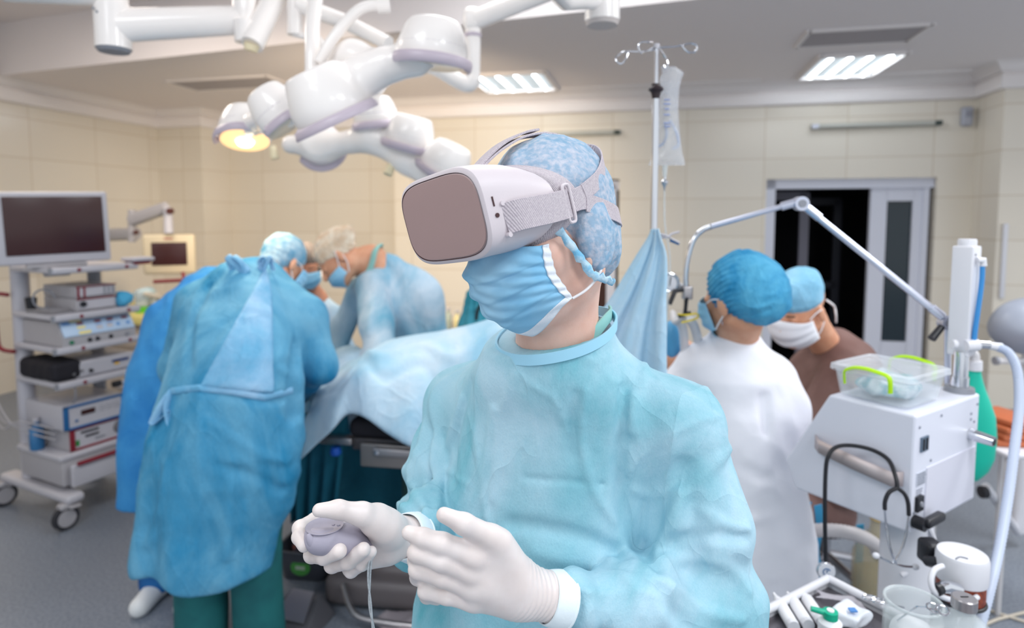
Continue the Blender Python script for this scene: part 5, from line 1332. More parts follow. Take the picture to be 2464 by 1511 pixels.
# counter against the left wall
ct0 = W(255, 760, 5.0); ct1 = W(402, 768, 4.75)
cn = thing('counter_cabinet', 'beige counter cabinet with a pale yellow worktop behind the cart', 'cabinet', (ct1.x, ct1.y, 0)); ex = (ct0 - ct1); ex.z = 0; ex.normalize(); ey = Vector((-ex.y, ex.x, 0)); ey = ey if ey.y > 0 else -ey
KM = fr(Vector((ct1.x, ct1.y, 0)), ex, ey)
ztop = ct1.z + .02
MB().box((.55, .30, ztop - .05), (1.14, .62, .085), KM, bev=.02).build('worktop', mat('pale yellow worktop', (222, 208, 130), .4), cn)
MB().box((.55, .31, (ztop - .1) / 2), (1.06, .54, ztop - .1), KM).build('cabinet_body', mat('beige cabinet', (178, 164, 150), .5), cn)
for k, (z, h) in enumerate(((ztop - .20, .17), (ztop - .42, .24), (.22, .38))):
    d_ = MB().box((.40, .032, z), (.70, .02, h - .02), KM, bev=.004).build('drawer', mat('beige drawer front', (184, 170, 156), .5), cn)
    MB().box((.55, .012, z + .02), (.16, .02, .02), KM, bev=.005).build('drawer_handle', M_wh2, d_)
M_clear = mat('clear plastic', (226, 236, 240), .15, alpha=.45)
def jar(label, t, s, r, h, m_, base=None, content=None, cat='jar'):
    o = thing(cat if cat != 'jar' else 'storage_jar', label, cat, KM @ Vector((t, s, ztop - .007)))
    T = KM @ Matrix.Translation((t, s, ztop - .007))
    if base: MB().lathe([(.001, 0), (r * 1.05, 0), (r * 1.1, .05), (.001, .05)], 24, T).build('base', base, o)
    MB().lathe([(.001, .05 if base else 0), (r, .05 if base else 0), (r, h), (r * .94, h), (r * .94, .06), (.001, .06)], 24, T, caps=False).build('vessel', m_, o)
    if content:
        def cf(P, c=KM @ Vector((t, s, ztop + h * .75))): return ell(P, c, (r * 1.2, r * 1.0, h * .42)) - .016 * rip(P, 30, 3)
        c = KM @ Vector((t, s, ztop + h * .75)); field_mesh('packets', cf, c - Vector((.16, .16, .2)), c + Vector((.16, .16, .22)), .009, content, o)
    return o
M_pack = mat('pale blue packets', (176, 206, 216), .5, rgb2=(206, 222, 228), nscale=20)
jar('clear bin with a green base full of pale blue packets', .43, .16, .075, .17, M_clear, mat('bright green base', (96, 190, 50), .4), M_pack, 'bin')
jar('clear jar of wrapped swabs, taller one beside the green based bin', .25, .14, .055, .14, M_clear, None, mat('cream packets', (216, 206, 190), .6))
jar('clear lidded jar of swabs nearest the surgeons', .12, .14, .055, .15, M_clear, None, mat('white packets', (224, 220, 214), .6))
t = thing('tube_roll', 'thin cream tube lying across the swab jars on the yellow counter', 'tube', KM @ Vector((.2, .1, ztop + .14)))
MB().tube([KM @ Vector((.34, .09, ztop + .15)), KM @ Vector((.10, .09, ztop + .12))], .016, 12).build('tube', mat('cream packets', (216, 206, 190), .6), t)
# ================================================================== CEILING-MOUNTED ARMS AND SURGICAL LAMPS
M_lampw = mat('glossy white lamp shell', (250, 244, 240), .25, coat=.3)
M_lampr = mat('lilac grey handle rail', (196, 184, 196), .35)
M_warm = mat('warm lit reflector', (255, 214, 160), .3, emit=.95, ecol=(255, 206, 140))
M_hot = mat('lamp bulb', (255, 250, 235), .3, emit=5, ecol=(255, 236, 200))
def axes(n, ref=(0, 1, 0)):
    n = Vector(n).normalized(); x = Vector(ref).cross(n).normalized(); y = n.cross(x)
    return np.array(((x.x, y.x, n.x), (x.y, y.y, n.y), (x.z, y.z, n.z)), np.float32)
def dome(P, c, n, r, h, flare=1.0):     # a lamp pod: a shallow cup that narrows towards its back
    return stack(P, [(-.035, 0, 0, r * .96, r * .96), (0, 0, 0, r, r), (h * .45, 0, 0, r * .93, r * .93), (h * .8, 0, 0, r * .80, r * .80), (h, 0, 0, r * .70, r * .70)], axes(n), tuple(c))
def pod_parts(parent, c, n, r, lit=False, ring=(0, 2 * PI)):
    A = axes(n); T = Matrix(((A[0][0], A[0][1], A[0][2], c.x), (A[1][0], A[1][1], A[1][2], c.y), (A[2][0], A[2][1], A[2][2], c.z), (0, 0, 0, 1)))
    MB().lathe([(.001, -.030), (r * .86, -.036), (r * .90, -.040), (r * .86, -.042), (.001, -.040)], 40, T).build('lamp_glass', M_warm if lit else mat('lamp glass', (230, 214, 196), .2), parent)
    if lit:
        MB().lathe([(.001, -.044), (r * .34, -.044), (r * .28, -.056), (.001, -.062)], 20, T).build('bulb', M_hot, parent)
    n_ = 40; pts = [T @ Vector((r * 1.10 * math.cos(a), r * 1.10 * math.sin(a), -.034)) for a in np.linspace(ring[0], ring[1], n_)]
    mb = MB(); mb.tube(pts, [.012] * n_, 8, flat=(1.5, .6)); mb.build('handle_rail', M_lampr, parent)
    for a in (ring[0], ring[1]) if ring[1] - ring[0] < 6 else (ring[0],):
        MB().tube([T @ Vector((r * .92 * math.cos(a), r * .92 * math.sin(a), -.02)), T @ Vector((r * 1.10 * math.cos(a), r * 1.10 * math.sin(a), -.034))], .011, 8).build('rail_mount', M_lampr, parent)
    # seam around the pod
    MB().tube([T @ Vector((r * .975 * math.cos(a), r * .975 * math.sin(a), .02)) for a in np.linspace(0, 2 * PI, 41)], .0016, 5).build('pod_seam', M_lampr, parent)
pods = [(W(1040, 128, 2.12), (.10, -.05, 1), .118, .105, False, (-2.6, .4)), (W(796, 264, 2.10), (-.40, -.24, .88), .128, .135, False, (-2.7, .3)),
        (W(678, 280, 2.28), (-.60, -.05, .80), .092, .11, False, (-2.2, -.6)), (W(590, 318, 2.62), (-.10, .35, .94), .105, .10, True, (-3.0, .0))]
lampA = thing('surgical_lamp', 'large four-pod white surgical lamp hanging nearest, one pod glowing warm', 'surgical lamp', W(830, 130, 2.2))
def lampA_f(P):
    d = None
    for c, n, r, h, lit, rg in pods:
        e = dome(P, c, n, r, h); d = e if d is None else smin(d, e, .012)
    L_ = chain(P, [W(1000, 145, 2.13), W(925, 158, 2.14), W(870, 185, 2.14), W(800, 235, 2.14)], [.055, .050, .060, .07], .05)
    d = smin(d, L_, .03)
    d = smin(d, chain(P, [W(905, 145, 2.2), W(850, 140, 2.26), W(800, 170, 2.3)], [.04, .055, .05], .05), .04)
    d = smin(d, chain(P, [W(770, 225, 2.2), W(690, 262, 2.3), W(600, 300, 2.58)], [.05, .045, .04], .05), .03)
    return d
lo, hi = bounds([p[0] for p in pods], .2); field_mesh('shell', lampA_f, lo, hi, .006, M_lampw, lampA)
for c, n, r, h, lit, rg in pods: pod_parts(lampA, c, n, r, lit, rg)
pods2 = [(W(905, 285, 3.0), (-.1, -.1, 1), .105, .10, False, (-2.6, .0)), (W(985, 335, 2.95), (.25, -.15, .95), .115, .11, False, (-2.6, .0)), (W(1070, 400, 2.9), (.45, -.2, .85), .115, .11, False, (-2.8, -.3)), (W(770, 345, 3.1), (.1, -.98, .18), .105, .05, True, (-2.0, .4))]
lampB = thing('surgical_lamp', 'second white surgical lamp curving behind the nearer lamp towards the headset', 'surgical lamp', W(960, 300, 3.0))
def lampB_f(P):
    d = None
    for c, n, r, h, lit, rg in pods2:
        e = dome(P, c, n, r, h); d = e if d is None else smin(d, e, .012)
    return smin(d, chain(P, [W(700, 348, 3.1), W(800, 350, 3.08), W(900, 330, 3.0), W(980, 385, 2.95), W(1050, 440, 2.9)], [.045, .05, .07, .06, .05], .05), .04)
lo, hi = bounds([p[0] for p in pods2] + [W(700, 348, 3.1)], .2); field_mesh('shell', lampB_f, lo, hi, .008, M_lampw, lampB)
for c, n, r, h, lit, rg in pods2: pod_parts(lampB, c, n, r, lit, rg)
for a, b in (((945, 392, 2.95), (932, 420, 2.93)), ((655, 352, 3.1), (662, 382, 3.1))): MB().tube([W(*a), W(*b)], [.018, .022], 12).build('grip', mat('cream lamp grip', (240, 226, 190), .5), lampB)
# arms
def tubes(name, label, cat, segs, m=M_lampw, extra=()):
    t = thing(name, label, cat, W(*segs[0][1][0]))
    for pn_, pts, r, sm in segs:
        P_ = [W(*p) for p in pts]; P_ = smoothpts(P_, 6) if sm else P_
        rr = [np.interp(i / (len(P_) - 1), np.linspace(0, 1, len(r)), r) for i in range(len(P_))] if isinstance(r, (list, tuple)) else r
        MB().tube(P_, rr, 18).build(pn_, m, t)
    return t
def up(px, py, Y): # straight up to the near ceiling from a pixel
    q = W(px, py, Y); return Vector((q.x, q.y, HN))
t = thing('ceiling_pendant', 'thick white pendant column with a grey end cap, hanging furthest from the lamps', 'ceiling arm', W(272, 130, 2.4))
a = W(274, 118, 2.4); MB().tube([a, a + Vector((0, 0, .16))], .062, 28).build('pivot', M_lampw, t); MB().tube([a + Vector((0, 0, -.012)), a], [.052, .060], 28).build('end_cap', M_grey, t)
MB().tube([a + Vector((0, 0, .16)), Vector((a.x, a.y, HN))], .056, 28).build('column', M_lampw, t)
MB().tube([a + Vector((-.02, -.02, .20)), W(0, -40, 2.2)], [.05, .06], 16).build('side_arm', M_lampw, t)
MB().tube([a + Vector((.02, 0, .085)), W(580, 48, 2.55)], [.062, .056], 24, flat=(1, .85)).build('arm', M_lampw, t)
for k in range(3): MB().tube([a + Vector((-.03 + .012 * k, -.0605 + .003 * k, .13 - .012 * (k % 2))), a + Vector((-.03 + .012 * k, -.064 + .003 * k, .13 - .012 * (k % 2)))], .005, 10).build('screw', M_grey, t)
b = W(592, 70, 2.55); MB().box((b.x, b.y, b.z + .06), (.085, .09, .18), bev=.03).build('elbow', M_lampw, t)
MB().tube([b + Vector((.01, -.03, -.06)), b + Vector((.01, -.03, .02))], [.040, .044], 20).build('joint', M_lampw, t)
MB().tube([W(606, 108, 2.5), W(668, -20, 2.62), W(720, -140, 2.75)], [.044, .046, .05], 20).build('forearm', M_lampw, t)
MB().tube([W(606, 108, 2.5), W(603, 122, 2.5)], [.030, .024], 16).build('tip', mat('cream lamp grip', (240, 226, 190), .5), t)
t = thing('lamp_suspension', 'white jointed suspension arm carrying the nearer surgical lamp', 'ceiling arm', W(760, 0, 2.3))
MB().tube(smoothpts([W(752, 185, 2.22), W(752, 120, 2.24), W(752, 60, 2.28), W(762, -30, 2.34), W(768, -120, 2.4)], 6), .026, 18).build('yoke', M_lampw, t)
MB().tube(smoothpts([W(768, 150, 2.20), W(800, 95, 2.2), W(845, 40, 2.22), W(880, 16, 2.24), W(930, 12, 2.26)], 6), .019, 16).build('grab_bar', M_lampw, t)
MB().tube([W(908, 14, 2.255), W(938, 12, 2.262)], .026, 16).build('bar_end', M_lampw, t)
MB().tube([W(718, 12, 2.6), W(830, 52, 2.6), W(935, 105, 2.5)], [.034, .030, .028], 18).build('spring_arm', M_lampw, t)
MB().tube([W(709, -40, 2.6), W(709, 84, 2.6)], .030, 18).build('hanger', M_lampw, t)
MB().tube(smoothpts([W(706, 80, 2.6), W(730, 86, 2.6), W(765, 92, 2.58), W(780, 115, 2.5)], 5), .014, 12).build('bracket', M_lampw, t)
q = W(768, -120, 2.4); MB().tube([q, Vector((q.x, q.y, HN))], .05, 20).build('column', M_lampw, t)
t = thing('lamp_suspension', 'white elbowed suspension arm reaching down to the second surgical lamp', 'ceiling arm', W(1140, 100, 2.7))
MB().tube([W(1136, 50, 2.7), W(1300, -12, 2.6), W(1420, -60, 2.5)], [.040, .036, .036], 20, flat=(1.05, .9)).build('upper_arm', M_lampw, t)
MB().box(tuple(W(1136, 48, 2.7)), (.075, .08, .10), bev=.03).build('elbow', M_lampw, t)
MB().tube([W(1138, 70, 2.7), W(1139, 195, 2.7)], [.034, .028], 20).build('drop_tube', M_lampw, t)
MB().tube([W(1138, 82, 2.7), W(1138, 90, 2.7)], .037, 20).build('collar', M_lampr, t)
MB().tube(smoothpts([W(1139, 190, 2.7), W(1128, 203, 2.7), W(1105, 196, 2.7), W(1035, 158, 2.72), W(960, 160, 2.8), W(900, 220, 2.95), W(890, 250, 3.0)], 5), [.034] * 31, 18).build('lower_arm', M_lampw, t)
q = W(1420, -60, 2.5); MB().tube([q + Vector((0, 0, -.05)), Vector((q.x, q.y, HN))], .05, 20).build('column', M_lampw, t)
t = thing('ceiling_pendant', 'short white cylinder with a beige cap hanging above the headset wearer', 'ceiling arm', W(1450, 40, 2.2))
a = W(1449, 52, 2.2); MB().tube([a, Vector((a.x, a.y, HN))], .060, 28).build('column', M_lampw, t); MB().tube([a + Vector((0, 0, -.014)), a], [.052, .058], 28).build('end_cap', mat('beige cap', (206, 196, 192), .5), t)
MB().tube([a + Vector((0, 0, .075)), W(1360, 2, 2.0), W(1290, -80, 1.8)], [.03, .03, .03], 16).build('arm', M_lampw, t)
# light of the lit pods
for c, n, r, h, lit, rg in (pods[3], pods2[3]):
    sp = bpy.data.lights.new('lamp beam', 'SPOT'); sp.energy = 13 if c.y < 3 else 230; sp.color = (1.0, .80, .56); sp.shadow_soft_size = .08; sp.spot_size = math.radians(150 if c.y < 3 else 104); sp.spot_blend = .8
    so = bpy.data.objects.new('lamp beam', sp); COL.objects.link(so); so.location = c - Vector(n).normalized() * .10; so.rotation_euler = Vector(n).to_track_quat('Z', 'Y').to_euler()

# ================================================================== OPERATING TABLE, PATIENT DRAPES
M_drape = cloth('pale blue drape', (204, 226, 242), (156, 206, 232), .75, 3.0, big=1.4, fib=140, transl=.12)
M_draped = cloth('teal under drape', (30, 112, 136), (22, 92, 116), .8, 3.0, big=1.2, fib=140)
tb = thing('operating_table', 'operating table with black mattress and steel side rail under the blue drapes', 'operating table', (W(1150, 1000, 2.6).x, 2.62, 0))
tA, tB = W(835, 1040, 2.45), W(1620, 1040, 2.25); tz = tA.z
te = Vector((tB.x - tA.x, tB.y - tA.y, 0)); TLn = te.length; te.normalize(); tn = Vector((-te.y, te.x, 0)); TM = fr(Vector((tA.x, tA.y, 0)), te, tn)
MB().box((TLn / 2, .27, tz + .01), (TLn, .52, .075), TM, bev=.025).build('mattress', M_blk2, tb)
MB().box((TLn / 2 + .01, .27, tz - .055), (TLn, .50, .05), TM, bev=.008).build('table_frame', mat('dark table frame', (70, 68, 72), .5), tb)
MB().box((TLn / 2 + .03, -.006, tz - .085), (TLn - .06, .018, .095), TM, bev=.006).build('side_panel', mat('warm steel', (150, 144, 142), .35, .7), tb)
rr = MB().box((TLn / 2 + .06, -.028, tz - .063), (TLn - .12, .012, .034), TM, bev=.006).build('side_rail', M_steel, tb)
for x in (.14, .28, .55, .8): MB().lathe([(.001, 0), (.010, 0), (.008, .004), (.001, .005)], 12, TM @ frame((x, -.034, tz - .063), (0, 0, 1), (0, -1, 0))).build('rail_bolt', M_chrome, rr)
cl = MB().box((-.05, .02, tz - .04), (.14, .05, .03), TM, bev=.008).build('clamp', M_steel, tb); MB().lathe([(.001, 0), (.020, 0), (.024, .012), (.018, .03), (.001, .03)], 18, TM @ Matrix.Translation((-.05, .0, tz - .095))).build('clamp_knob', mat('blue knob', (30, 90, 190), .4), cl)
MB().box((.30, .28, tz / 2 - .02), (.26, .28, tz - .12), TM, bev=.03).build('column', mat('dark green column cover', (24, 60, 60), .6), tb)
def tbase(P): 
    q = box3(P, TM @ Vector((.34, .24, .07)), (.46, .24, .06), np.array(((te.x, tn.x, 0), (te.y, tn.y, 0), (0, 0, 1))), .03)
    return smin(q, box3(P, TM @ Vector((.30, .27, .13)), (.22, .18, .07), np.array(((te.x, tn.x, 0), (te.y, tn.y, 0), (0, 0, 1))), .03), .04)
field_mesh('base', tbase, TM @ Vector((.3, .25, 0)) - Vector((.65, .65, .02)), TM @ Vector((.3, .25, 0)) + Vector((.65, .65, .25)), .011, mat('grey brown base cover', (104, 98, 100), .4), tb)
MB().tube(smoothpts([TM @ Vector(p) for p in ((-.02, -.02, .12), (.06, -.10, .06), (.20, -.12, .05), (.34, -.12, .05))], 5), .012, 10).build('foot_bar', M_steel, tb)
# the covered patient: a draped body, seen as soft hills under the sheet
DC = [((800, 915, 2.80), (706, 1105, 2.44)), ((845, 872, 2.78), (770, 1060, 2.40)), ((893, 852, 2.76), (826, 1014, 2.38)), ((935, 822, 2.74), (872, 1002, 2.36)), ((1000, 806, 2.70), (930, 1040, 2.34)), ((1070, 794, 2.66), (998, 1074, 2.31)),
      ((1150, 776, 2.60), (1070, 1095, 2.28)), ((1225, 752, 2.55), (1150, 1110, 2.26)), ((1330, 745, 2.50), (1280, 1120, 2.24)), ((1450, 770, 2.46), (1430, 1120, 2.22)), ((1560, 820, 2.44), (1560, 1120, 2.2))]
def drape_rows(n=96, m_=54):
    tp = smoothpts([W(*a) for a, b in DC], 10); bt = smoothpts([W(*b) for a, b in DC], 10); rows = []
    N_ = len(tp)
    for i in range(n + 1):
        f = i / n * (N_ - 1); k = min(int(f), N_ - 2); a = tp[k].lerp(tp[k + 1], f - k); b = bt[k].lerp(bt[k + 1], f - k); row = []
        fold = math.sin(f * .16 + 1.0) + .35 * math.sin(f * .42 + 1)
        for j in range(m_ + 1):
            v = j / m_
            if v < .3:       # the far side
                t = v / .3; p = Vector((a.x + .02, a.y + .24 * (1 - t) ** 1.0, a.z - .38 * (1 - t) ** 1.8))
            else:
                t = (v - .3) / .7; p = a.lerp(b, t); bul = math.sin(t * PI) ** .8 * .085
                p = p + Vector((0, -bul * .7, bul * .9)) + Vector((.016 * fold * t, -.030 * fold * t ** 1.4, .0))
                p = p + Vector((0, 1, .6)) * (.016 * math.sin(f * .22 + t * 6) * t * (1 - t) * 3)
                p = p + Vector((0, -.5, .8)) * (.016 * math.exp(-((t - .32 - .10 * math.sin(f * .25)) / .05) ** 2) - .012 * math.exp(-((t - .55 + .08 * math.sin(f * .31)) / .06) ** 2))
            row.append(p)
        rows.append(row)
    return rows
dp = MB().loft(drape_rows(), caps=False, closed=False).build('surgical_drape', M_drape, None, solid=.004, auto=False)
tag(dp, 'large pale blue drape spread over the patient on the operating table', 'drape')
# inner drape by the wound, and the field the hands work in
def wf(P): return chain(P, [W(795, 930, 2.78), W(850, 905, 2.95), W(840, 880, 3.15)], [.12, .14, .12], .05, (0, 0, 1), .8) - .012 * rip(P, 16, 3)
lo, hi = bounds([W(795, 930, 2.78), W(840, 880, 3.15)], .24); pt = thing('person', 'covered patient lying on the table between the surgeons', 'person', W(1100, 950, 2.6))
def pf(P):
    d = chain(P, [W(880, 960, 2.78), W(1000, 900, 2.74), W(1150, 880, 2.66), W(1330, 880, 2.55), W(1460, 880, 2.5)], [.10, .14, .16, .15, .10], .06, (0, 0, 1), .7)
    d = smin(d, cone(P, W(1480, 860, 2.5), W(1560, 870, 2.48), .06, .06), .04); return smin(d, ell(P, W(1620, 860, 2.46), (.10, .085, .09)), .03)
lo2, hi2 = bounds([W(880, 960, 2.78), W(1620, 860, 2.46)], .22); field_mesh('body', pf, lo2, hi2, .012, M_skin2, pt)
tag(field_mesh('inner_drape', wf, lo, hi, .009, M_drape), 'bunched blue drape under the hands of the surgeons', 'drape')
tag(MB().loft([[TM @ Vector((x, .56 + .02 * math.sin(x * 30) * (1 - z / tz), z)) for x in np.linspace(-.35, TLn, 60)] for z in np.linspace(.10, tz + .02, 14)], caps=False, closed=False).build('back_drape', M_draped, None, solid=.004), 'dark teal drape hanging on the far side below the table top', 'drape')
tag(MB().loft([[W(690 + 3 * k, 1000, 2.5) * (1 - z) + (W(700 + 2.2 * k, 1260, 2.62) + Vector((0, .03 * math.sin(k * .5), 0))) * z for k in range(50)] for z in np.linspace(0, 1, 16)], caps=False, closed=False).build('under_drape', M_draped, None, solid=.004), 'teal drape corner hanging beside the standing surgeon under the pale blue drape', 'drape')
# floor things beside the table
t = thing('plastic_bin', 'dark grey plastic tub with a green oval sticker on the floor', 'tub', (W(728, 1410, 2.62).x, 2.70, 0)); BM_ = fr(Vector((W(728, 1410, 2.62).x, 2.74, .0)), Vector((.985, -.17, 0)), Vector((.17, .985, 0)))
M_tub = mat('dark grey tub', (74, 78, 88), .4)
mb = MB(); n_ = 32
def rrect(w_, d, z, r=.04): 
    out = []
    for (sx, sy, a0) in ((1, 1, 0), (-1, 1, PI / 2), (-1, -1, PI), (1, -1, 1.5 * PI)):
        for k in range(8): a = a0 + k / 7 * PI / 2; out.append(BM_ @ Vector((sx * (w_ / 2 - r) + r * math.cos(a), sy * (d / 2 - r) + r * math.sin(a), z)))
    return out
mb.loft([rrect(.20, .16, .004), rrect(.21, .17, .01), rrect(.245, .20, .13), rrect(.262, .215, .132), rrect(.262, .215, .142), rrect(.240, .195, .142), rrect(.205, .165, .014)], caps=True); mb.build('tub', M_tub, t)
lb = frame(BM_ @ Vector((.0, -.0955, .070)), BM_.to_3x3() @ Vector((0, 1, -.12)))
MB().lathe([(.001, .0), (.034, 0), (.034, .002), (.001, .002)], 28, lb @ Matrix.Rotation(PI / 2, 4, 'X'), sx=1.35).build('sticker', mat('green sticker', (74, 150, 70), .4), t)
MB().box((0, -.004, 0), (.045, .001, .016), lb).build('sticker_print', mat('grey sticker print', (170, 190, 170), .5), t)
tub_c = BM_ @ Vector((0, 0, .12)); field_mesh('waste', lambda P: ell(P, tub_c, (.09, .07, .05)) - .012 * rip(P, 40, 3), tub_c - Vector((.14, .14, .09)), tub_c + Vector((.14, .14, .09)), .006, mat('dark waste', (60, 60, 72), .4, rgb2=(120, 60, 52), nscale=14, lo=.5, hi=.6), t)
t = thing('foot_pedal', 'dark grey foot pedal box on the floor by the green trousers', 'foot pedal', W(715, 1505, 2.25)); c = WZ(715, 1500, .0)
FM = fr(c, Vector((.96, -.28, 0)), Vector((.28, .96, 0))); M_ped = mat('grey pedal', (88, 88, 94), .45)
mb = MB(); vs = [(-.12, -.10, 0), (.12, -.10, 0), (.12, .10, 0), (-.12, .10, 0), (-.10, -.08, .03), (.10, -.08, .03), (.06, .08, .085), (-.08, .08, .085)]
mb.add(vs, [(0, 3, 2, 1), (4, 5, 6, 7), (0, 1, 5, 4), (1, 2, 6, 5), (2, 3, 7, 6), (3, 0, 4, 7)], False, FM); mb.build('housing', M_ped, t, bevel=.008)
mb = MB(); mb.add([(x * .7, y * .7, z + .012) for x, y, z in vs[4:]] + [(x * .7, y * .7, z + .02) for x, y, z in vs[4:]], [(0, 3, 2, 1), (4, 5, 6, 7), (0, 1, 5, 4), (1, 2, 6, 5), (2, 3, 7, 6), (3, 0, 4, 7)], False, FM); mb.build('treadle', M_steel, t)
c = WZ(975, 1500, .03); tag(field_mesh('crumpled_paper', lambda P: ell(P, c, (.11, .08, .03)) - .014 * rip(P, 26, 3), c - Vector((.17, .14, .08)), c + Vector((.17, .14, .1)), .006, mat('pinkish paper', (150, 142, 148), .8)), 'crumpled pale paper on the floor below the near glove', 'paper')
c = WZ(930, 1395, .05); tag(field_mesh('cloth_bundle', lambda P: ell(P, c, (.12, .08, .06)) - .012 * rip(P, 24, 2), c - Vector((.18, .14, .1)), c + Vector((.18, .14, .1)), .007, mat('navy cloth', (30, 84, 140), .8)), 'navy cloth heaped on the table base', 'cloth')
# items on a back counter between the surgeons and the man
t = thing('instrument_table', 'low instrument table by the wall behind the leaning surgeon', 'table', (W(1090, 800, 4.4).x, 4.4, 0))
q = W(1090, 790, 4.4); MB().box((q.x, 4.5, q.z - .02), (.5, .4, .03), bev=.008).build('table_top', M_steel, t)
for sx in (-.22, .22):
    for sy in (-.16, .16): MB().cyl((q.x + sx, 4.5 + sy, 0), (q.x + sx, 4.5 + sy, q.z - .03), .012, 10).build('leg', M_steel, t)
for k, (px, h, r, c_, lab) in enumerate(((1056, .10, .03, (206, 196, 160), 'squat cream jar'), (1078, .13, .025, (150, 160, 150), 'slim grey green bottle'), (1100, .11, .028, (196, 186, 140), 'olive tinted jar'), (1122, .09, .03, (176, 190, 196), 'pale blue jar'))):
    b = W(px, 785, 4.4); tt = thing('bottle', lab + ' on the instrument table behind the surgeons', 'bottle', (b.x, 4.4, q.z - .005)); T = Matrix.Translation((b.x, 4.42, q.z - .004))
    MB().lathe([(.001, 0), (r, 0), (r, h * .7), (r * .5, h * .85), (r * .5, h), (.001, h)], 18, T).build('bottle', mat('jar ' + lab, c_, .3), tt); MB().lathe([(.001, h), (r * .55, h), (r * .55, h + .02), (.001, h + .02)], 14, T).build('cap', M_wh2, tt)

# ================================================================== IV STAND
YV = 1.75
iv = thing('iv_stand', 'chrome drip stand with four hooked arms behind the headset wearer', 'drip stand', (W(1577, 500, YV).x, YV, 0)); pb_ = W(1577, 300, YV)
ivx = pb_.x
def vz(py): return W(1577, py, YV).z
MB().cyl((ivx, YV, vz(215)), (ivx, YV, vz(108)), .0062, 14).build('upper_pole', M_chrome, iv); MB().cyl((ivx, YV, .08), (ivx, YV, vz(222)), .0100, 16).build('lower_pole', M_chrome, iv)
MB().lathe([(.001, vz(240)), (.010, vz(238)), (.013, vz(226)), (.0145, vz(222)), (.024 * .9, vz(216)), (.019, vz(211)), (.013, vz(208)), (.012, vz(202)), (.001, vz(200))], 20, Matrix.Translation((ivx, YV, 0))).build('locking_collar', mat('dark brown collar', (48, 36, 40), .4), iv)
MB().lathe([(.001, vz(118)), (.0085, vz(118)), (.0085, vz(106)), (.001, vz(105))], 16, Matrix.Translation((ivx, YV, 0))).build('pole_cap', M_wh, iv)
def hk(pts): MB().tube(smoothpts([W(*p) for p in pts], 6), .0026, 8).build('hook', M_chrome, iv)
hk([(1573, 120, YV), (1540, 124, YV - .03), (1505, 124, YV - .06), (1484, 136, YV - .08), (1484, 148, YV - .085), (1494, 153, YV - .085), (1504, 145, YV - .08), (1510, 130, YV - .07), (1515, 122, YV - .06)])
hk([(1580, 114, YV), (1620, 112, YV - .01), (1642, 108, YV - .02), (1664, 104, YV - .03), (1677, 110, YV - .03), (1674, 123, YV - .03), (1660, 126, YV - .03), (1648, 118, YV - .03), (1640, 108, YV - .03)])
hk([(1574, 114, YV), (1562, 118, YV - .05), (1545, 128, YV - .10), (1536, 115, YV - .11), (1542, 102, YV - .11), (1560, 101, YV - .10), (1570, 102, YV - .08)])
hk([(1580, 114, YV), (1592, 124, YV + .03), (1602, 140, YV + .04), (1607, 155, YV + .04), (1602, 164, YV + .04), (1597, 158, YV + .04)])
for k in range(5):
    a = k * 2 * PI / 5 + .3; MB().tube([(ivx, YV, .10), (ivx + .20 * math.cos(a), YV + .20 * math.sin(a), .075)], .014, 8).build('leg', M_steel, iv)
    MB().cyl((ivx + .21 * math.cos(a) - .012, YV + .21 * math.sin(a), .03), (ivx + .21 * math.cos(a) + .012, YV + .21 * math.sin(a), .03), .03, 16).build('caster', M_rub, iv)
M_bag = mat('clear drip bag', (242, 244, 248), .12, alpha=.30, rgb2=(214, 220, 232), nscale=20)
bag = thing('drip_bag', 'clear plastic drip bag hanging from the drip stand', 'drip bag', W(1600, 390, YV + .04)); BY = YV + .04
kz = [(160, 1590, 1626, .004), (175, 1594, 1646, .006), (190, 1587, 1640, .008), (215, 1588, 1634, .014), (260, 1588, 1632, .018), (300, 1586, 1634, .022), (340, 1584, 1638, .024), (368, 1572, 1642, .020), (390, 1563, 1648, .010), (398, 1560, 1648, .004)]
rings = []
for py, x0, x1, th in kz:
    a, b = W(x0, py, BY), W(x1, py, BY); c = (a + b) / 2; h = (b - a).x / 2
    rings.append([Vector((c.x + h * math.cos(t), BY + th * math.sin(t) * (1 + .15 * math.sin(3 * t + py * .1)), c.z)) for t in np.linspace(0, 2 * PI, 33)[:-1]])
MB().loft(rings).build('bag', M_bag, bag)
mk_ = MB()
for k, (py, x0, x1) in enumerate(((240, 1598, 1612), (250, 1597, 1613), (262, 1599, 1610), (276, 1597, 1612), (296, 1597, 1612), (304, 1599, 1613))):
    a, b = W(x0, py, BY - .026), W(x1, py, BY - .026); mk_.tube([a, b], .0022, 6)
mk_.build('printed_marks', mat('faint blue print', (150, 164, 206), .5), bag)
for s_ in ((1612, 290, 1632, 350), (1600, 300, 1596, 345)): MB().tube(smoothpts([W(s_[0], s_[1], BY), W((s_[0] + s_[2]) / 2 + 6, (s_[1] + s_[3]) / 2, BY - .01), W(s_[2], s_[3], BY), W(s_[2] - 14, s_[3] + 8, BY)], 5), .004, 8).build('inner_tube', mat('dull blue tube', (170, 182, 206), .3), bag)
MB().tube([W(1600, 398, BY), W(1599, 425, BY)], [.008, .006], 12).build('port', M_clear, bag)
MB().lathe([(.001, W(1599, 462, BY).z), (.003, W(1599, 452, BY).z), (.006, W(1599, 446, BY).z), (.010, W(1599, 440, BY).z), (.010, W(1599, 436, BY).z), (.005, W(1599, 432, BY).z), (.005, W(1599, 424, BY).z), (.001, W(1599, 424, BY).z)], 16, Matrix.Translation((W(1599, 440, BY).x, BY, 0))).build('drip_chamber', M_chrome, bag)
MB().tube(smoothpts([W(1599, 460, BY), W(1600, 540, BY), W(1612, 620, BY), W(1608, 700, BY), W(1602, 830, BY + .1)], 5), .0022, 6).build('drip_line', M_clear, bag)
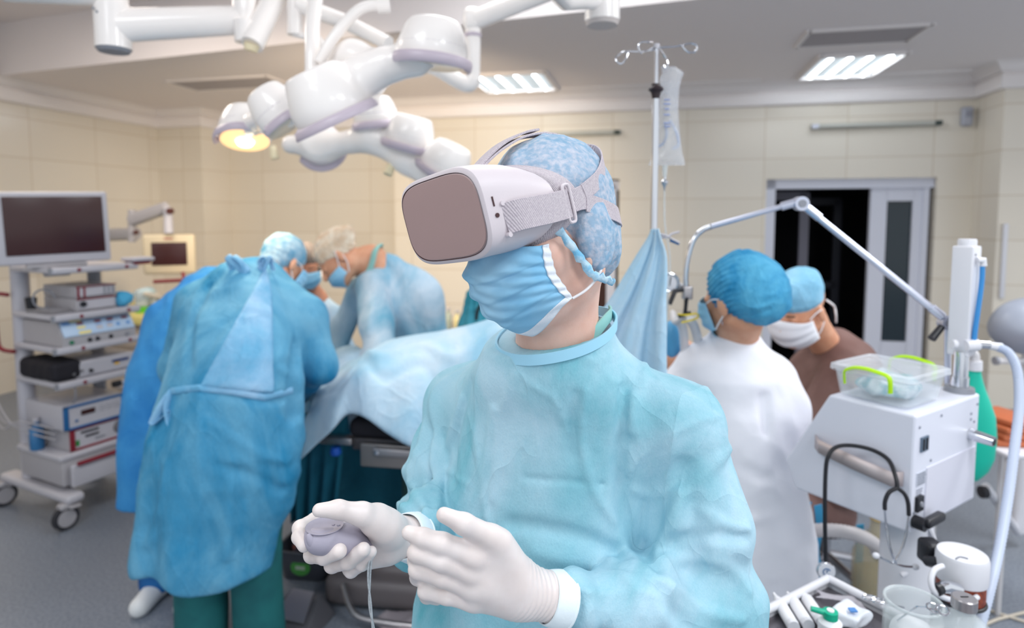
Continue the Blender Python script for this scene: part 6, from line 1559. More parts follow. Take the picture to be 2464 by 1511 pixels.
# anaesthesia screen drape clipped to the stand
sd = []
L_e = [(1568, 552), (1560, 572), (1535, 612), (1505, 662), (1475, 712), (1450, 748), (1420, 790), (1395, 850), (1380, 930)]; R_e = [(1584, 550), (1590, 575), (1602, 612), (1604, 662), (1602, 712), (1602, 748), (1603, 800), (1603, 860), (1605, 940)]
rows = []
for k in range(len(L_e)):
    a, b = W(*L_e[k], YV - .025 + .012 * k), W(*R_e[k], YV - .035 - .006 * k)
    row = []
    for i in range(41):
        u = i / 40; p = a.lerp(b, u); am = .003 + .0018 * k
        p = p + Vector((0, 1, 0)) * am * (math.sin(u * 17 + 1) + .5 * math.sin(u * 31 + k * .3)); row.append(p)
    rows.append(row)
rows2 = []
for i in range(41):
    col = smoothpts([rows[k][i] for k in range(len(rows))], 5); rows2.append(col)
tag(MB().loft(rows2, caps=False, closed=False).build('screen_drape', M_drape, None, solid=.003, auto=False), 'pale blue screen drape clipped up on the drip stand', 'drape')
cp_ = thing('drape_clamp', 'white and blue clamp pinching the screen drape on the drip stand', 'clamp', W(1590, 565, YV - .02))
MB().tube(smoothpts([W(1574, 560, YV - .02), W(1600, 572, YV - .03), W(1618, 562, YV - .03), W(1634, 558, YV - .03)], 4), [.007, .008, .006, .006] + [.005] * 9, 8, flat=(.6, 1.2)).build('handle', M_wh, cp_)
MB().tube(smoothpts([W(1574, 562, YV - .02), W(1600, 566, YV - .03), W(1618, 576, YV - .03), W(1634, 584, YV - .03)], 4), [.007, .008, .006, .006] + [.005] * 9, 8, flat=(.6, 1.2)).build('handle', M_wh, cp_)
MB().tube([W(1612, 578, YV - .028), W(1634, 586, YV - .028)], [.004, .005], 8).build('grip', M_blu, cp_)

# cloth-covered stand far behind, beside the headset
c = W(1140, 700, 3.9)
def cs(P):
    d = chain(P, [Vector((c.x, c.y, c.z - .03)), Vector((c.x + .01, c.y, c.z - .25)), Vector((c.x + .02, c.y, .45))], [.05, .10, .17], .06)
    return smax(d - .012 * np.sin(np.arctan2(P[:, 1] - c.y, P[:, 0] - c.x) * 9) - .005 * rip(P, 18, 3), .35 - P[:, 2], .01)
t = thing('covered_stand', 'stand covered with a teal cloth in the gap behind the headset', 'stand', (c.x, c.y, 0))
field_mesh('cloth_cover', cs, (c.x - .26, c.y - .26, .30), (c.x + .26, c.y + .26, c.z + .08), .010, M_gownT, t)
MB().cyl((c.x, c.y, .0), (c.x, c.y, .6), .02, 12).build('post', M_steel, t)
MB().tube(smoothpts([W(1146, 770, 3.7), W(1150, 745, 3.7), W(1162, 728, 3.7), W(1180, 722, 3.7)], 5), .010, 8).build('black_tube', M_blk, t)
# ================================================================== RIGHT SIDE: VENTILATOR, ARM, TRAY
M_wh = mat('bright white enamel', (222, 222, 228), .35)  # the same white, kept lighter for the brighter side
M_wh2 = mat('pale plastic', (208, 206, 208), .4)
M_mach = mat('white machine panel', (224, 226, 238), .35)
mC = W(2205, 986, 1.45); mC.z = 0; m1, m2 = Vector((.84, .54, 0)).normalized(), Vector((-.54, .84, 0)).normalized(); QM = fr(mC, m1, m2)
ve = thing('ventilator', 'white angular ventilator cabinet on a thick white column', 'medical device', mC + m1 * .17 + m2 * .15)
pr = [(0, .855), (0, 1.146), (.213, 1.146), (.335, .925), (.300, .855)]
vs = [QM @ Vector((t, s, z)) for t in (0, .35) for s, z in pr]
MB().add(vs, [(0, 1, 2, 3, 4), (9, 8, 7, 6, 5)] + [(i, i + 5, (i + 1) % 5 + 5, (i + 1) % 5) for i in range(5)]).build('cabinet', M_mach, ve, bevel=.006)
col = QM @ Vector((.14, .07, 0)); MB().tube([col + Vector((0, 0, .09)), col + Vector((0, 0, .86))], .060, 32).build('column', M_wh, ve)
for k in range(4):
    a = k * PI / 2 + .6; e_ = Vector((math.cos(a), math.sin(a), 0)); MB().tube([col + Z * .12, col + e_ * .15 + Z * .10, col + e_ * .28 + Z * .075], [.035, .03, .022], 12).build('base_leg', M_wh, ve)
    MB().cyl(col + e_ * .28 + Z * .035 - e_.cross(Z) * .014, col + e_ * .28 + Z * .035 + e_.cross(Z) * .014, .035, 18).build('caster', M_rub, ve)
def onright(t, z, out=0.0): return QM @ Vector((t, -out, z))       # the face that looks right, seen at an angle
# detail plates on the narrow face: t = 0..0.35
RMx = QM
def rplate(name, t, z, w_, h, m_, d=.003, bev=0): return MB().box((t, -d / 2, z), (w_, d, h), RMx, bev=bev).build(name, m_, ve)
pl = rplate('service_panel', .20, .935, .27, .14, mat('panel off white', (218, 218, 230), .4), .0024)
v_ = rplate('vent_plate', .045, 1.070, .036, .036, mat('slate', (96, 112, 130), .4), .004)
for k in (-1, 1): MB().box((.045 + k * .008, -.0048, 1.070), (.007, .002, .028), RMx).build('vent_slot', M_blk, v_)
lp = rplate('rating_label', .040, .985, .048, .034, mat('pale label', (196, 200, 212), .5), .0016)
m_ = MB(); [text_marks(m_, RMx, .020, .058, .997 - .006 * k, -.0022, 5, .0022, k) for k in range(5)]; m_.build('printed_text', mat('grey print', (110, 116, 132), .5), lp)
sk = rplate('power_socket', .030, .925, .030, .036, M_blk, .008); MB().lathe([(.001, 0), (.007, 0), (.006, .004), (.001, .004)], 14, RMx @ frame((.030, -.008, .925), (0, 0, 1), (0, -1, 0))).build('socket_ring', M_grey, sk)
m_ = MB(); [text_marks(m_, RMx, .018, .045, .958 - .006 * k, -.0010, 4, .002, k + 9) for k in range(3)]; m_.build('printed_text', mat('grey print', (110, 116, 132), .5), ve)
for t, z in ((.02, 1.115), (.13, 1.125), (.335, 1.12), (.30, 1.085), (.32, 1.075), (.30, 1.10), (.085, 1.02), (.22, .99), (.335, .985), (.335, .90), (.01, .905), (.09, .97)):
    MB().lathe([(.001, 0), (.004, 0), (.003, .0022), (.001, .0024)], 10, RMx @ frame((t, 0, z), (0, 0, 1), (0, -1, 0))).build('screw', mat('screw grey', (140, 144, 158), .4), ve)
nz = MB(); nz.tube([RMx @ Vector((.30, 0, 1.045)), RMx @ Vector((.30, -.055, 1.040))], [.016, .013], 18); nz.build('outlet', M_chrome, ve); MB().tube([RMx @ Vector((.30, -.0552, 1.040)), RMx @ Vector((.30, -.0556, 1.040))], .010, 16).build('outlet_bore', M_blk, ve)
kn = MB(); kn.tube([RMx @ Vector((.012, -.002, .885)), RMx @ Vector((.012, -.028, .885))], .016, 16); kn.box((.055, -.026, .887), (.085, .022, .022), RMx, bev=.007); kn.build('lever', M_blk, ve)
MB().tube(smoothpts([RMx @ Vector((.12, .03, .86)), RMx @ Vector((.13, .0, .80)), RMx @ Vector((.13, .02, .74)), RMx @ Vector((.08, .05, .70))], 5), .006, 8).build('mains_cable', M_wh, ve)
# steel bracket on the long face (t = 0 plane), faces towards the photographer's left
def onleft(s, z, out=0.0): return QM @ Vector((-out, s, z))
bt_ = MB(); bt_.loft([[onleft(s, z + dz, .028 if 0.03 < s < .24 else .004) for s, z in ((.020, .985), (.035, .985), (.13, .995), (.22, 1.008), (.245, 1.010))] for dz in (-.018, .018)], caps=False, closed=False)
bt_.build('steel_bracket', mat('brushed bracket', (196, 184, 184), .45, .35), ve, solid=.0025)
# stethoscope slung through the bracket
sg = thing('stethoscope', 'black stethoscope slung through the steel bracket of the white cabinet', 'stethoscope', onleft(.13, .90, .03)); YL = 1.50
def SQ(px, py, Y=1.44): return W(px, py, Y)
tubeA = [SQ(1987, 1350, 1.52), SQ(1985, 1250, 1.53), SQ(1986, 1150, 1.54), SQ(1992, 1100, 1.545), SQ(2012, 1076, 1.55), SQ(2050, 1072, 1.54), SQ(2100, 1083, 1.51), SQ(2138, 1107, 1.47), SQ(2156, 1150, 1.43), SQ(2159, 1176, 1.42)]
tp_ = smoothpts(tubeA, 8)
MB().tube(tp_, .0052, 10).build('tube', M_blk, sg)
MB().tube(smoothpts([SQ(2159, 1174, 1.42), SQ(2140, 1184, 1.42), SQ(2130, 1205, 1.42), SQ(2129, 1226, 1.42)], 5), .0048, 10).build('tube_branch', M_blk, sg)
MB().tube(smoothpts([SQ(2159, 1174, 1.42), SQ(2176, 1188, 1.42), SQ(2185, 1210, 1.42), SQ(2187, 1240, 1.42)], 5), .0048, 10).build('tube_branch', M_blk, sg)
MB().tube(smoothpts([SQ(2129, 1224, 1.42), SQ(2133, 1270, 1.42), SQ(2142, 1320, 1.41), SQ(2152, 1350, 1.41), SQ(2140, 1352, 1.41), SQ(2112, 1338, 1.40)], 5), .0026, 8).build('ear_tube', M_chrome, sg)
MB().tube(smoothpts([SQ(2187, 1238, 1.42), SQ(2181, 1280, 1.42), SQ(2168, 1325, 1.42), SQ(2155, 1352, 1.42), SQ(2172, 1362, 1.42), SQ(2200, 1364, 1.42)], 5), .0026, 8).build('ear_tube', M_chrome, sg)
for p in ((2108, 1337, 1.40), (2203, 1364, 1.42)): field_mesh('ear_tip', lambda P, p=p: ell(P, W(*p), (.0085, .0075, .0075)), W(*p) - Vector((.014,) * 3), W(*p) + Vector((.014,) * 3), .002, M_wh, sg)
cc = SQ(1987, 1372, 1.51); CMx = frame(cc, (0, 0, 1), (-.15, -.98, .18))
ch = MB().lathe([(.001, -.008), (.018, -.008), (.0225, -.002), (.0225, .004), (.020, .006), (.001, .006)], 32, CMx).build('chest_piece', M_chrome, sg)
MB().lathe([(.001, .006), (.0205, .006), (.0200, .0075), (.001, .0078)], 32, CMx).build('diaphragm', M_wh, ch); MB().tube([CMx @ Vector((.0085 * math.cos(a), .0085 * math.sin(a), .0082)) for a in np.linspace(.5, 5.6, 22)], .0013, 6).build('printed_emblem', M_blu, ch)
MB().tube([CMx @ Vector((0, -.002, .0082)), CMx @ Vector((0, .0035, .0082)), CMx @ Vector((.003, .004, .0082))], .0012, 6).build('printed_emblem', M_blu, ch)

# clear storage box with lime handles
M_clr = mat('clear storage plastic', (232, 238, 244), .12, alpha=.24)
M_clrlid = mat('frosted clear lid', (236, 240, 246), .2, alpha=.40)
bx0 = thing('storage_box', 'clear plastic storage box with lime green handles on the white cabinet', 'storage box', QM @ Vector((.10, .11, 1.147)))
XM = QM @ Matrix.Translation((.105, .115, 1.148)); 
def rr2(w_, d, z, r=.02, c=(0, 0)):
    out = []
    for (sx, sy, a0) in ((1, 1, 0), (-1, 1, PI / 2), (-1, -1, PI), (1, -1, 1.5 * PI)):
        for k in range(6): a = a0 + k / 5 * PI / 2; out.append(XM @ Vector((c[0] + sx * (w_ / 2 - r) + r * math.cos(a), c[1] + sy * (d / 2 - r) + r * math.sin(a), z)))
    return out
MB().loft([rr2(.165, .165, .001), rr2(.175, .175, .004), rr2(.195, .195, .070), rr2(.190, .190, .070), rr2(.170, .170, .006), rr2(.160, .160, .004)], caps=True).build('box', M_clr, bx0)
MB().loft([rr2(.205, .205, .066), rr2(.213, .213, .070), rr2(.211, .211, .082), rr2(.195, .195, .086), rr2(.188, .188, .082), rr2(.004, .004, .082, .001)], caps=False).build('lid', M_clrlid, bx0)
for s_, nm in ((-1, 'handle'), (1, 'handle')):
    x_ = s_ * .107; q = [(x_ + s_ * .004, -.058, .040), (x_ + s_ * .008, -.058, .070), (x_ + s_ * .008, -.050, .082), (x_ + s_ * .010, -.020, .088), (x_ + s_ * .010, .0, .090), (x_ + s_ * .010, .025, .088), (x_ + s_ * .008, .045, .080), (x_ + s_ * .008, .055, .070), (x_ + s_ * .004, .055, .040)]
    MB().tube([XM @ Vector(p) for p in smoothpts(q, 4)], .0048, 8, flat=(1.3, .7)).build(nm, M_lime, bx0)
c_ = XM @ Vector((0, 0, .032)); field_mesh('wrapped_supplies', lambda P: ell(P, c_, (.085, .075, .032)) - .014 * rip(P, 42, 3), c_ - Vector((.12, .12, .05)), c_ + Vector((.12, .12, .05)), .004, mat('wrapped supplies', (222, 236, 242), .25, rgb2=(110, 178, 190), nscale=26, lo=.45, hi=.6), bx0)

# flow column beside the box
fc = thing('gas_column', 'white square flow column with blue tube on a chrome post atop the cabinet', 'medical device', W(2308, 938, 1.66)); fy = 1.66
b0 = W(2308, 938, fy); TMx = fr(Vector((b0.x, b0.y, 0)), m1, m2)
zt = lambda py: W(2308, py, fy).z
MB().lathe([(.001, zt(938) - .004), (.036, zt(938) - .004), (.034, zt(930)), (.001, zt(930))], 28, TMx).build('base_ring', M_grey, fc)
MB().cyl(TMx @ Vector((0, 0, zt(936))), TMx @ Vector((0, 0, zt(845))), .0185, 24).build('post', M_chrome, fc); MB().cyl(TMx @ Vector((0, 0, zt(936))), TMx @ Vector((0, 0, zt(905))), .0215, 24).build('post_sleeve', M_chrome, fc)
MB().box((.012, .005, (zt(855) + zt(592)) / 2), (.052, .050, zt(592) - zt(855)), TMx, bev=.004).build('housing', M_wh, fc)
MB().lathe([(.001, zt(595)), (.022, zt(595)), (.022, zt(578)), (.020, zt(575)), (.001, zt(575))], 24, TMx @ Matrix.Translation((.012, .005, 0))).build('cap', M_wh, fc)
for py in (612, 838): MB().lathe([(.001, 0), (.0035, 0), (.003, .002), (.001, .002)], 10, TMx @ frame((.0, -.020, zt(py)), (0, 0, 1), (0, -1, 0))).build('screw', M_grey, fc)
p_ = lambda px, py, Y=1.64: W(px, py, Y)
MB().tube([p_(2350, 626), p_(2366, 626), p_(2366, 640)], .0085, 12).build('elbow_fitting', M_wh, fc); MB().tube(smoothpts([p_(2364, 640), p_(2362, 680), p_(2354, 740), p_(2347, 790), p_(2344, 818)], 5), .0062, 10).build('blue_tube', mat('blue tube', (58, 140, 206), .35), fc)
MB().tube([p_(2322, 832), p_(2352, 830)], .016, 14).build('valve', M_wh, fc); MB().tube([p_(2346, 828), p_(2378, 830)], .011, 14).build('nipple', M_chrome, fc); MB().tube([p_(2372, 830), p_(2408, 836)], [.009, .012], 14).build('hose_end', M_wh, fc)
MB().tube([p_(2290, 828), p_(2300, 828)], .012, 12).build('knob', M_wh, fc)
# ribbed hose from the column to the floor
hs_ = thing('breathing_hose', 'pale blue ribbed hose arching from the flow column down to the floor', 'hose', WZ(2352, 1500, .0))
hp = smoothpts([p_(2400, 835), p_(2428, 850, 1.62), p_(2448, 895, 1.60), p_(2452, 980, 1.57), p_(2441, 1080, 1.53), p_(2425, 1200, 1.48), p_(2404, 1320, 1.42), p_(2378, 1430, 1.36), p_(2350, 1530, 1.32)], 26)
MB().tube(hp, [.0105 + (.0012 if k % 2 else 0) for k in range(len(hp))], 14).build('hose', mat('pale ribbed hose', (196, 206, 226), .4), hs_)
# green reservoir bag
rb = thing('breathing_bag', 'bright green rubber breathing bag hanging behind the white cabinet', 'breathing bag', W(2348, 900, 1.95))
gz = [(874, .017), (900, .020), (915, .024), (935, .030), (960, .040), (1000, .052), (1050, .056), (1100, .054), (1130, .044), (1152, .024), (1160, .004)]
gx = [2345, 2345, 2345, 2346, 2348, 2352, 2352, 2348, 2342, 2336, 2334]
MB().loft([[Vector((W(x, py, 1.97).x + r * math.cos(t), 1.97 + r * .75 * math.sin(t), W(x, py, 1.97).z)) for t in np.linspace(0, 2 * PI, 29)[:-1]] for (py, r), x in zip(gz, gx)]).build('bag', mat('green rubber', (14, 186, 160), .45, bump=.2, bscale=20), rb)
MB().tube([W(2345, 890, 1.97), W(2345, 868, 1.97)], .021, 18).build('neck_ring', M_wh, rb); MB().tube(smoothpts([W(2345, 870, 1.97), W(2345, 855, 1.97), W(2335, 848, 1.97), W(2318, 856, 1.96)], 5), .014, 14).build('elbow', M_wh2, rb)
# articulated arm
ar = thing('support_arm', 'jointed chrome support arm arching over the capped heads to the breathing tubes', 'support arm', W(2278, 930, 1.72)); ay = 1.72
M_alu = mat('satin aluminium', (206, 210, 226), .3, .75)
def ringjoint(px, py, Y, r):
    c = W(px, py, Y); MB().tube([c + Vector((0, .014, 0)), c + Vector((0, -.014, 0))], r, 28).build('joint', M_alu, ar); MB().tube([c + Vector((0, -.014, 0)), c + Vector((0, -.017, 0))], r * .55, 24).build('joint_cap', M_grey, ar)
ringjoint(2278, 776, ay, .020); ringjoint(1926, 490, 1.86, .021)
MB().tube([W(2280, 935, ay), W(2280, 790, ay)], .0085, 14).build('post', M_alu, ar)
MB().tube([W(2270, 765, ay), W(1940, 500, 1.86)], .0095, 16).build('long_tube', M_alu, ar)
for a, b, r in (((2268, 762, ay), (2240, 740, 1.731), .0125), ((1938, 497, 1.86), (1972, 524, 1.846), .0125), ((1912, 488, 1.865), (1880, 497, 1.875), .0125)): MB().tube([W(*a), W(*b)], r, 14).build('tube_socket', M_alu, ar)
MB().tube([W(1912, 488, 1.865), W(1712, 545, 1.94)], .0078, 14).build('short_tube', M_alu, ar)
gp = smoothpts([W(1716, 544, 1.94), W(1690, 554, 1.95), W(1668, 578, 1.95), W(1655, 620, 1.95), W(1650, 660, 1.95), W(1651, 692, 1.95)], 14)
MB().tube(gp, [.0078 + (.0009 if k % 2 else 0) for k in range(len(gp))], 12).build('gooseneck', M_chrome, ar)
MB().box(tuple(W(1653, 704, 1.95)), (.030, .03, .042), bev=.004).build('clamp_block', M_steel, ar)
MB().tube([W(1643, 698, 1.93), W(1624, 700, 1.92), W(1611, 732, 1.91)], [.006, .008, .007], 10).build('lever', M_blk, ar)
MB().tube([W(2266, 786, ay - .02), W(2242, 815, ay - .03)], [.009, .011], 12).build('lever', M_blk, ar)
MB().tube([W(1652, 715, 1.94), W(1650, 738, 1.94), W(1648, 758, 1.94)], [.007, .006, .007], 10).build('hose_holder', M_blk, ar)
MB().tube([W(1632, 762, 1.93), W(1662, 752, 1.93)], .006, 8).build('hose_holder', M_blk, ar)
MB().tube(smoothpts([W(1632, 756, 1.92), W(1650, 758, 1.90), W(1677, 755, 1.92), W(1676, 766, 1.94), W(1640, 776, 1.92)], 5), .0028, 6).build('rubber_band', mat('yellow rubber', (230, 206, 40), .5), ar)
for k, (px, dx) in enumerate(((1643, 6), (1672, 16))):
    hh = thing('corrugated_tube', ('clear corrugated breathing tube nearer the blue drape' if k == 0 else 'clear corrugated breathing tube nearer the bouffant cap'), 'tube', W(px, 840, 2.0))
    pp = smoothpts([W(px - 12, 768, 1.98), W(px, 790, 2.0), W(px + dx * .6, 830, 2.02), W(px + dx, 880, 2.05), W(px + dx - 20, 930, 2.2)], 10)
    MB().tube(pp, [.0135 + (.002 if q_ % 2 else 0) for q_ in range(len(pp))], 14).build('tube', mat('milky tube', (222, 224, 230), .3, alpha=.75), hh)
t = thing('pressure_gauge', 'small round gauge half hidden by the blue screen drape', 'gauge', W(1607, 680, 1.98)); c = W(1607, 678, 1.98)
MB().tube([c, c + Vector((0, -.02, 0))], .028, 28).build('dial', M_wh, t); MB().tube([c + Vector((.028 * math.cos(a), -.021, .028 * math.sin(a))) for a in np.linspace(0, 2 * PI, 33)], .004, 8).build('rim', M_chrome, t); MB().tube([c + Vector((0, -.022, -.01)), c + Vector((.004, -.022, .018))], .0015, 6).build('needle', M_blk, t)
MB().tube([c + Vector((.02, 0, .0)), W(1650, 700, 1.97)], .011, 10).build('pipe', M_wh, t)
c = W(1617, 815, 2.1); t = thing('breathing_bag', 'blue rubber bag behind the screen drape', 'breathing bag', c)
field_mesh('bag', lambda P: ell(P, c, (.035, .04, .065)), c - Vector((.06, .06, .09)), c + Vector((.06, .06, .09)), .004, mat('blue rubber bag', (84, 160, 206), .4), t)
MB().tube(smoothpts([c + Z * .055, c + Z * .09, W(1625, 775, 2.0), W(1646, 764, 1.95)], 5), .010, 10).build('neck_tube', M_wh2, t)

# vaporiser / suction jar on the column
jr = thing('absorber_jar', 'round white lidded jar with reddish brown contents clamped to the column', 'jar', W(2310, 1430, 1.32)); jc = W(2312, 1400, 1.32); JT = Matrix.Translation((jc.x, jc.y, 0)); jz = lambda py: W(2312, py, 1.32).z
MB().lathe([(.001, jz(1392)), (.049, jz(1392)), (.050, jz(1386)), (.050, jz(1338)), (.047, jz(1330)), (.001, jz(1328))], 40, JT).build('lid', M_wh, jr)
MB().lathe([(.001, jz(1440)), (.043, jz(1440)), (.046, jz(1432)), (.046, jz(1392)), (.001, jz(1392))], 36, JT).build('jar', mat('reddish granules', (160, 78, 52), .5, rgb2=(120, 50, 36), nscale=120, bump=.5, bscale=300), jr)
MB().tube([(jc.x + .046 * math.cos(a), jc.y + .046 * math.sin(a), jz(1440)) for a in np.linspace(0, 2 * PI, 41)], .004, 8).build('base_ring', M_blk, jr)
MB().tube([W(2300, 1420, 1.27), W(2274, 1412, 1.25), W(2262, 1416, 1.24)], [.016, .013, .010], 16).build('tap', M_chrome, jr); MB().tube([W(2262, 1416, 1.24), W(2252, 1420, 1.235)], .012, 14).build('tap_end', M_blk, jr)
MB().tube(smoothpts([W(2268, 1362, 1.26), W(2248, 1372, 1.25), W(2240, 1398, 1.24), W(2250, 1425, 1.235), W(2285, 1442, 1.24), W(2330, 1446, 1.26), W(2352, 1436, 1.27)], 6), .0058, 10).build('white_hose', M_wh, jr)
MB().tube(smoothpts([W(2300, 1345, 1.26), W(2310, 1340, 1.265), W(2328, 1344, 1.27)], 4), .0018, 6).build('moulded_mark', M_grey, jr)
cb2 = MB(); cb2.box(tuple(W(2240, 1328, 1.40)), (.042, .05, .055), bev=.010); cb2.tube([W(2232, 1350, 1.37), W(2262, 1352, 1.33)], .012, 10); cb2.build('clamp', M_blk, jr)
MB().box(tuple((W(2262, 1352, 1.33) + jc) / 2), (.04, .05, .03), bev=.006).build('bracket', M_steel, jr)

# tray on the trolley, bottom right
ty = 1.10; TZ = WZ(2000, 1400, .80).z
tr = thing('trolley_tray', 'white rimmed steel tray on a trolley, holding tubes, packets and jars', 'trolley', (WZ(2060, 1500, .80).x, WZ(2060, 1500, .80).y, 0))
c1, c2, c3 = WZ(1841, 1440, .80), WZ(1993, 1392, .80), WZ(2128, 1462, .80)
t1 = (c3 - c2).normalized(); t2 = Vector((t1.y, -t1.x, 0)); t2 = t2 if t2.x < 0 else -t2; TR = fr(Vector((c2.x, c2.y, .80)), t1, t2)
Lx, Ly = .52, .36
MB().box((Lx / 2, Ly / 2, -.020), (Lx, Ly, .004), TR).build('tray_floor', mat('dull steel tray', (132, 128, 134), .3, .7), tr)
rim = MB()
for a, b in (((0, 0), (Lx, 0)), ((Lx, 0), (Lx, Ly)), ((Lx, Ly), (0, Ly)), ((0, Ly), (0, 0))):
    A_, B_ = Vector((*a, 0)), Vector((*b, 0)); rim.tube([TR @ A_, TR @ B_], .009, 10); m_ = (A_ + B_) / 2; rim.box((m_.x, m_.y, -.010), (max(abs(B_.x - A_.x), .004), max(abs(B_.y - A_.y), .004), .02), TR)
rim.build('tray_rim', M_wh, tr)
for x in (.03, Lx - .03):
    for y in (.03, Ly - .03):
        MB().cyl(TR @ Vector((x, y, -.02)), TR @ Vector((x, y, -.74)), .011, 10).build('leg', M_wh2, tr); MB().cyl(TR @ Vector((x - .012, y, -.77)), TR @ Vector((x + .012, y, -.77)), .03, 14).build('caster', M_rub, tr)
M_tubew = mat('white plastic tube', (238, 238, 242), .35)
ZT = .784
def ttube(px, py, px2, py2, label):
    a, b = WZ(px, py, ZT + .012), WZ(px2, py2, ZT + .012); o = thing('syringe_tube', label, 'tube', a - Z * .012, group='white capped tubes on the tray')
    d = (b - a).normalized()
    MB().tube([a, a + d * .004, b - d * .004, b], [.010, .0125, .0125, .010], 18).build('barrel', M_tubew, o); MB().tube([b, b + d * .008, b + d * .016, b + d * .030], [.010, .008, .0045, .003], 12).build('nozzle', M_tubew, o)
    MB().tube([a - d * .002, a - d * .012], [.013, .012], 18).build('cap', M_wh, o)
ttube(1905, 1500, 1874, 1448, 'white capped tube nearest the aqua sleeve'); ttube(1940, 1496, 1908, 1446, 'white capped tube in the middle of the three'); ttube(1972, 1487, 1940, 1440, 'white capped tube nearest the green tap')
t = thing('stopcock', 'white dispenser with a bright green three-way tap', 'tap', WZ(1998, 1511, ZT)); g = WZ(1998, 1482, ZT + .045)
M_gr = mat('bright green plastic', (20, 176, 140), .35)
MB().lathe([(.001, -.045), (.022, -.045), (.022, -.012), (.012, -.004), (.001, -.004)], 24, Matrix.Translation(g)).build('body', M_tubew, t)
MB().lathe([(.001, -.004), (.014, -.004), (.014, .010), (.001, .011)], 20, Matrix.Translation(g)).build('tap_core', M_gr, t); MB().tube([g + Vector((0, 0, .004)), g + Vector((-.035, .008, .010))], [.007, .005], 10).build('tap_lever', M_gr, t); MB().tube([g + Vector((0, 0, .010)), g + Vector((0, 0, .013))], .007, 14).build('tap_pin', M_tubew, t)
c = WZ(2048, 1480, ZT + .02); pk = thing('swab_packet', 'crumpled white packet with a blue print on the tray', 'packet', c - Z * .02)
field_mesh('packet', lambda P: box3(P, c, (.034, .028, .016), np.array(((.8, -.6, 0), (.6, .8, 0), (0, 0, 1))), .01) - .006 * rip(P, 60, 3), c - Vector((.06, .06, .04)), c + Vector((.06, .06, .05)), .003, mat('white packet foil', (228, 232, 240), .35), pk)
MB().box((c.x - .004, c.y - .012, c.z + .019), (.014, .012, .003)).build('blue_print', mat('blue print', (84, 140, 206), .5), pk)
c4 = WZ(2015, 1445, ZT + .008); tag(field_mesh('film_wrap', lambda P: box3(P, c4, (.045, .05, .005), None, .004) - .006 * rip(P, 50, 4), c4 - Vector((.08, .08, .02)), c4 + Vector((.08, .08, .03)), .003, mat('clear film', (210, 206, 214), .1, alpha=.5)), 'crumpled clear film at the back of the tray', 'film')
M_glass = mat('clear glass', (235, 240, 240), .03, trans=.9, ior=1.3)
def glass(name, label, px, py, prof, z0=ZT, m_=M_glass, content=None, cat='jar', extra=None):
    b = WZ(px, py, z0); o = thing(name, label, cat, b); MB().lathe(prof, 36, Matrix.Translation(b), caps=False).build('glass', m_, o)
    if content: MB().lathe(content[0], 28, Matrix.Translation(b)).build('contents', content[1], o)
    return o, b
M_g2 = mat('thin glass', (226, 234, 236), .05, alpha=.24)
o, b = glass('glass_jar', 'open glass jar of cotton with forceps standing in it', 2192, 1565, [(.001, .001), (.046, .001), (.050, .010), (.050, .075), (.046, .086), (.046, .094), (.050, .098), (.050, .102), (.046, .102), (.043, .096), (.043, .086), (.046, .075), (.046, .012), (.001, .006)], m_=M_g2)
cj = b + Z * .035; field_mesh('cotton', lambda P: ell(P, cj, (.040, .040, .030)) - .004 * rip(P, 60, 3), cj - Vector((.06,) * 3), cj + Vector((.06,) * 3), .004, mat('cotton', (232, 234, 238), .9), o)
MB().tube([(b.x + .0485 * math.cos(a), b.y + .0485 * math.sin(a), b.z + .1) for a in np.linspace(0, 2 * PI, 41)], .003, 8).build('rim', M_g2, o)
sc_ = thing('scissors', 'steel scissors with ring handles lying across the glass jar', 'scissors', b + Z * .10)
r1, r2 = WZ(2245, 1462, b.z + .11), WZ(2268, 1468, b.z + .11)
for c in (r1, r2): MB().tube([c + Vector((.011 * math.cos(a), .008 * math.sin(a), .004 * math.sin(a))) for a in np.linspace(0, 2 * PI, 25)], .0018, 8).build('finger_ring', M_chrome, sc_)
for c in (r1, r2): MB().tube([c + Vector((-.011, 0, 0)), b + Vector((.0, -.01, .095)), b + Vector((-.03, .0, .06))], .0018, 8).build('blade', M_chrome, sc_)
sc2 = thing('forceps', 'steel ring-handled forceps resting on the tray rim', 'forceps', WZ(2110, 1450, .80))
for c in (WZ(2092, 1440, .815), WZ(2112, 1447, .815)): MB().tube([c + Vector((.013 * math.cos(a), .009 * math.sin(a), .002)) for a in np.linspace(0, 2 * PI, 25)], .002, 8).build('finger_ring', M_chrome, sc2)
MB().tube([WZ(2120, 1452, .815), WZ(2175, 1462, .86)], .002, 8).build('shank', M_chrome, sc2)
o, b = glass('glass_bottle', 'clear round-shouldered medicine bottle with steel cap', 2312, 1590, [(.001, .001), (.050, .001), (.055, .010), (.055, .045), (.050, .065), (.036, .082), (.020, .094), (.017, .100), (.017, .112), (.014, .112), (.014, .098), (.030, .082), (.046, .064), (.051, .045), (.051, .012), (.001, .006)], m_=M_g2, cat='bottle')
MB().lathe([(.001, .106), (.021, .106), (.021, .124), (.019, .126), (.001, .126)], 28, Matrix.Translation(b)).build('cap', M_steel, o); MB().box((b.x, b.y, b.z + .1265), (.014, .002, .001)).build('cap_slot', M_blk, o)

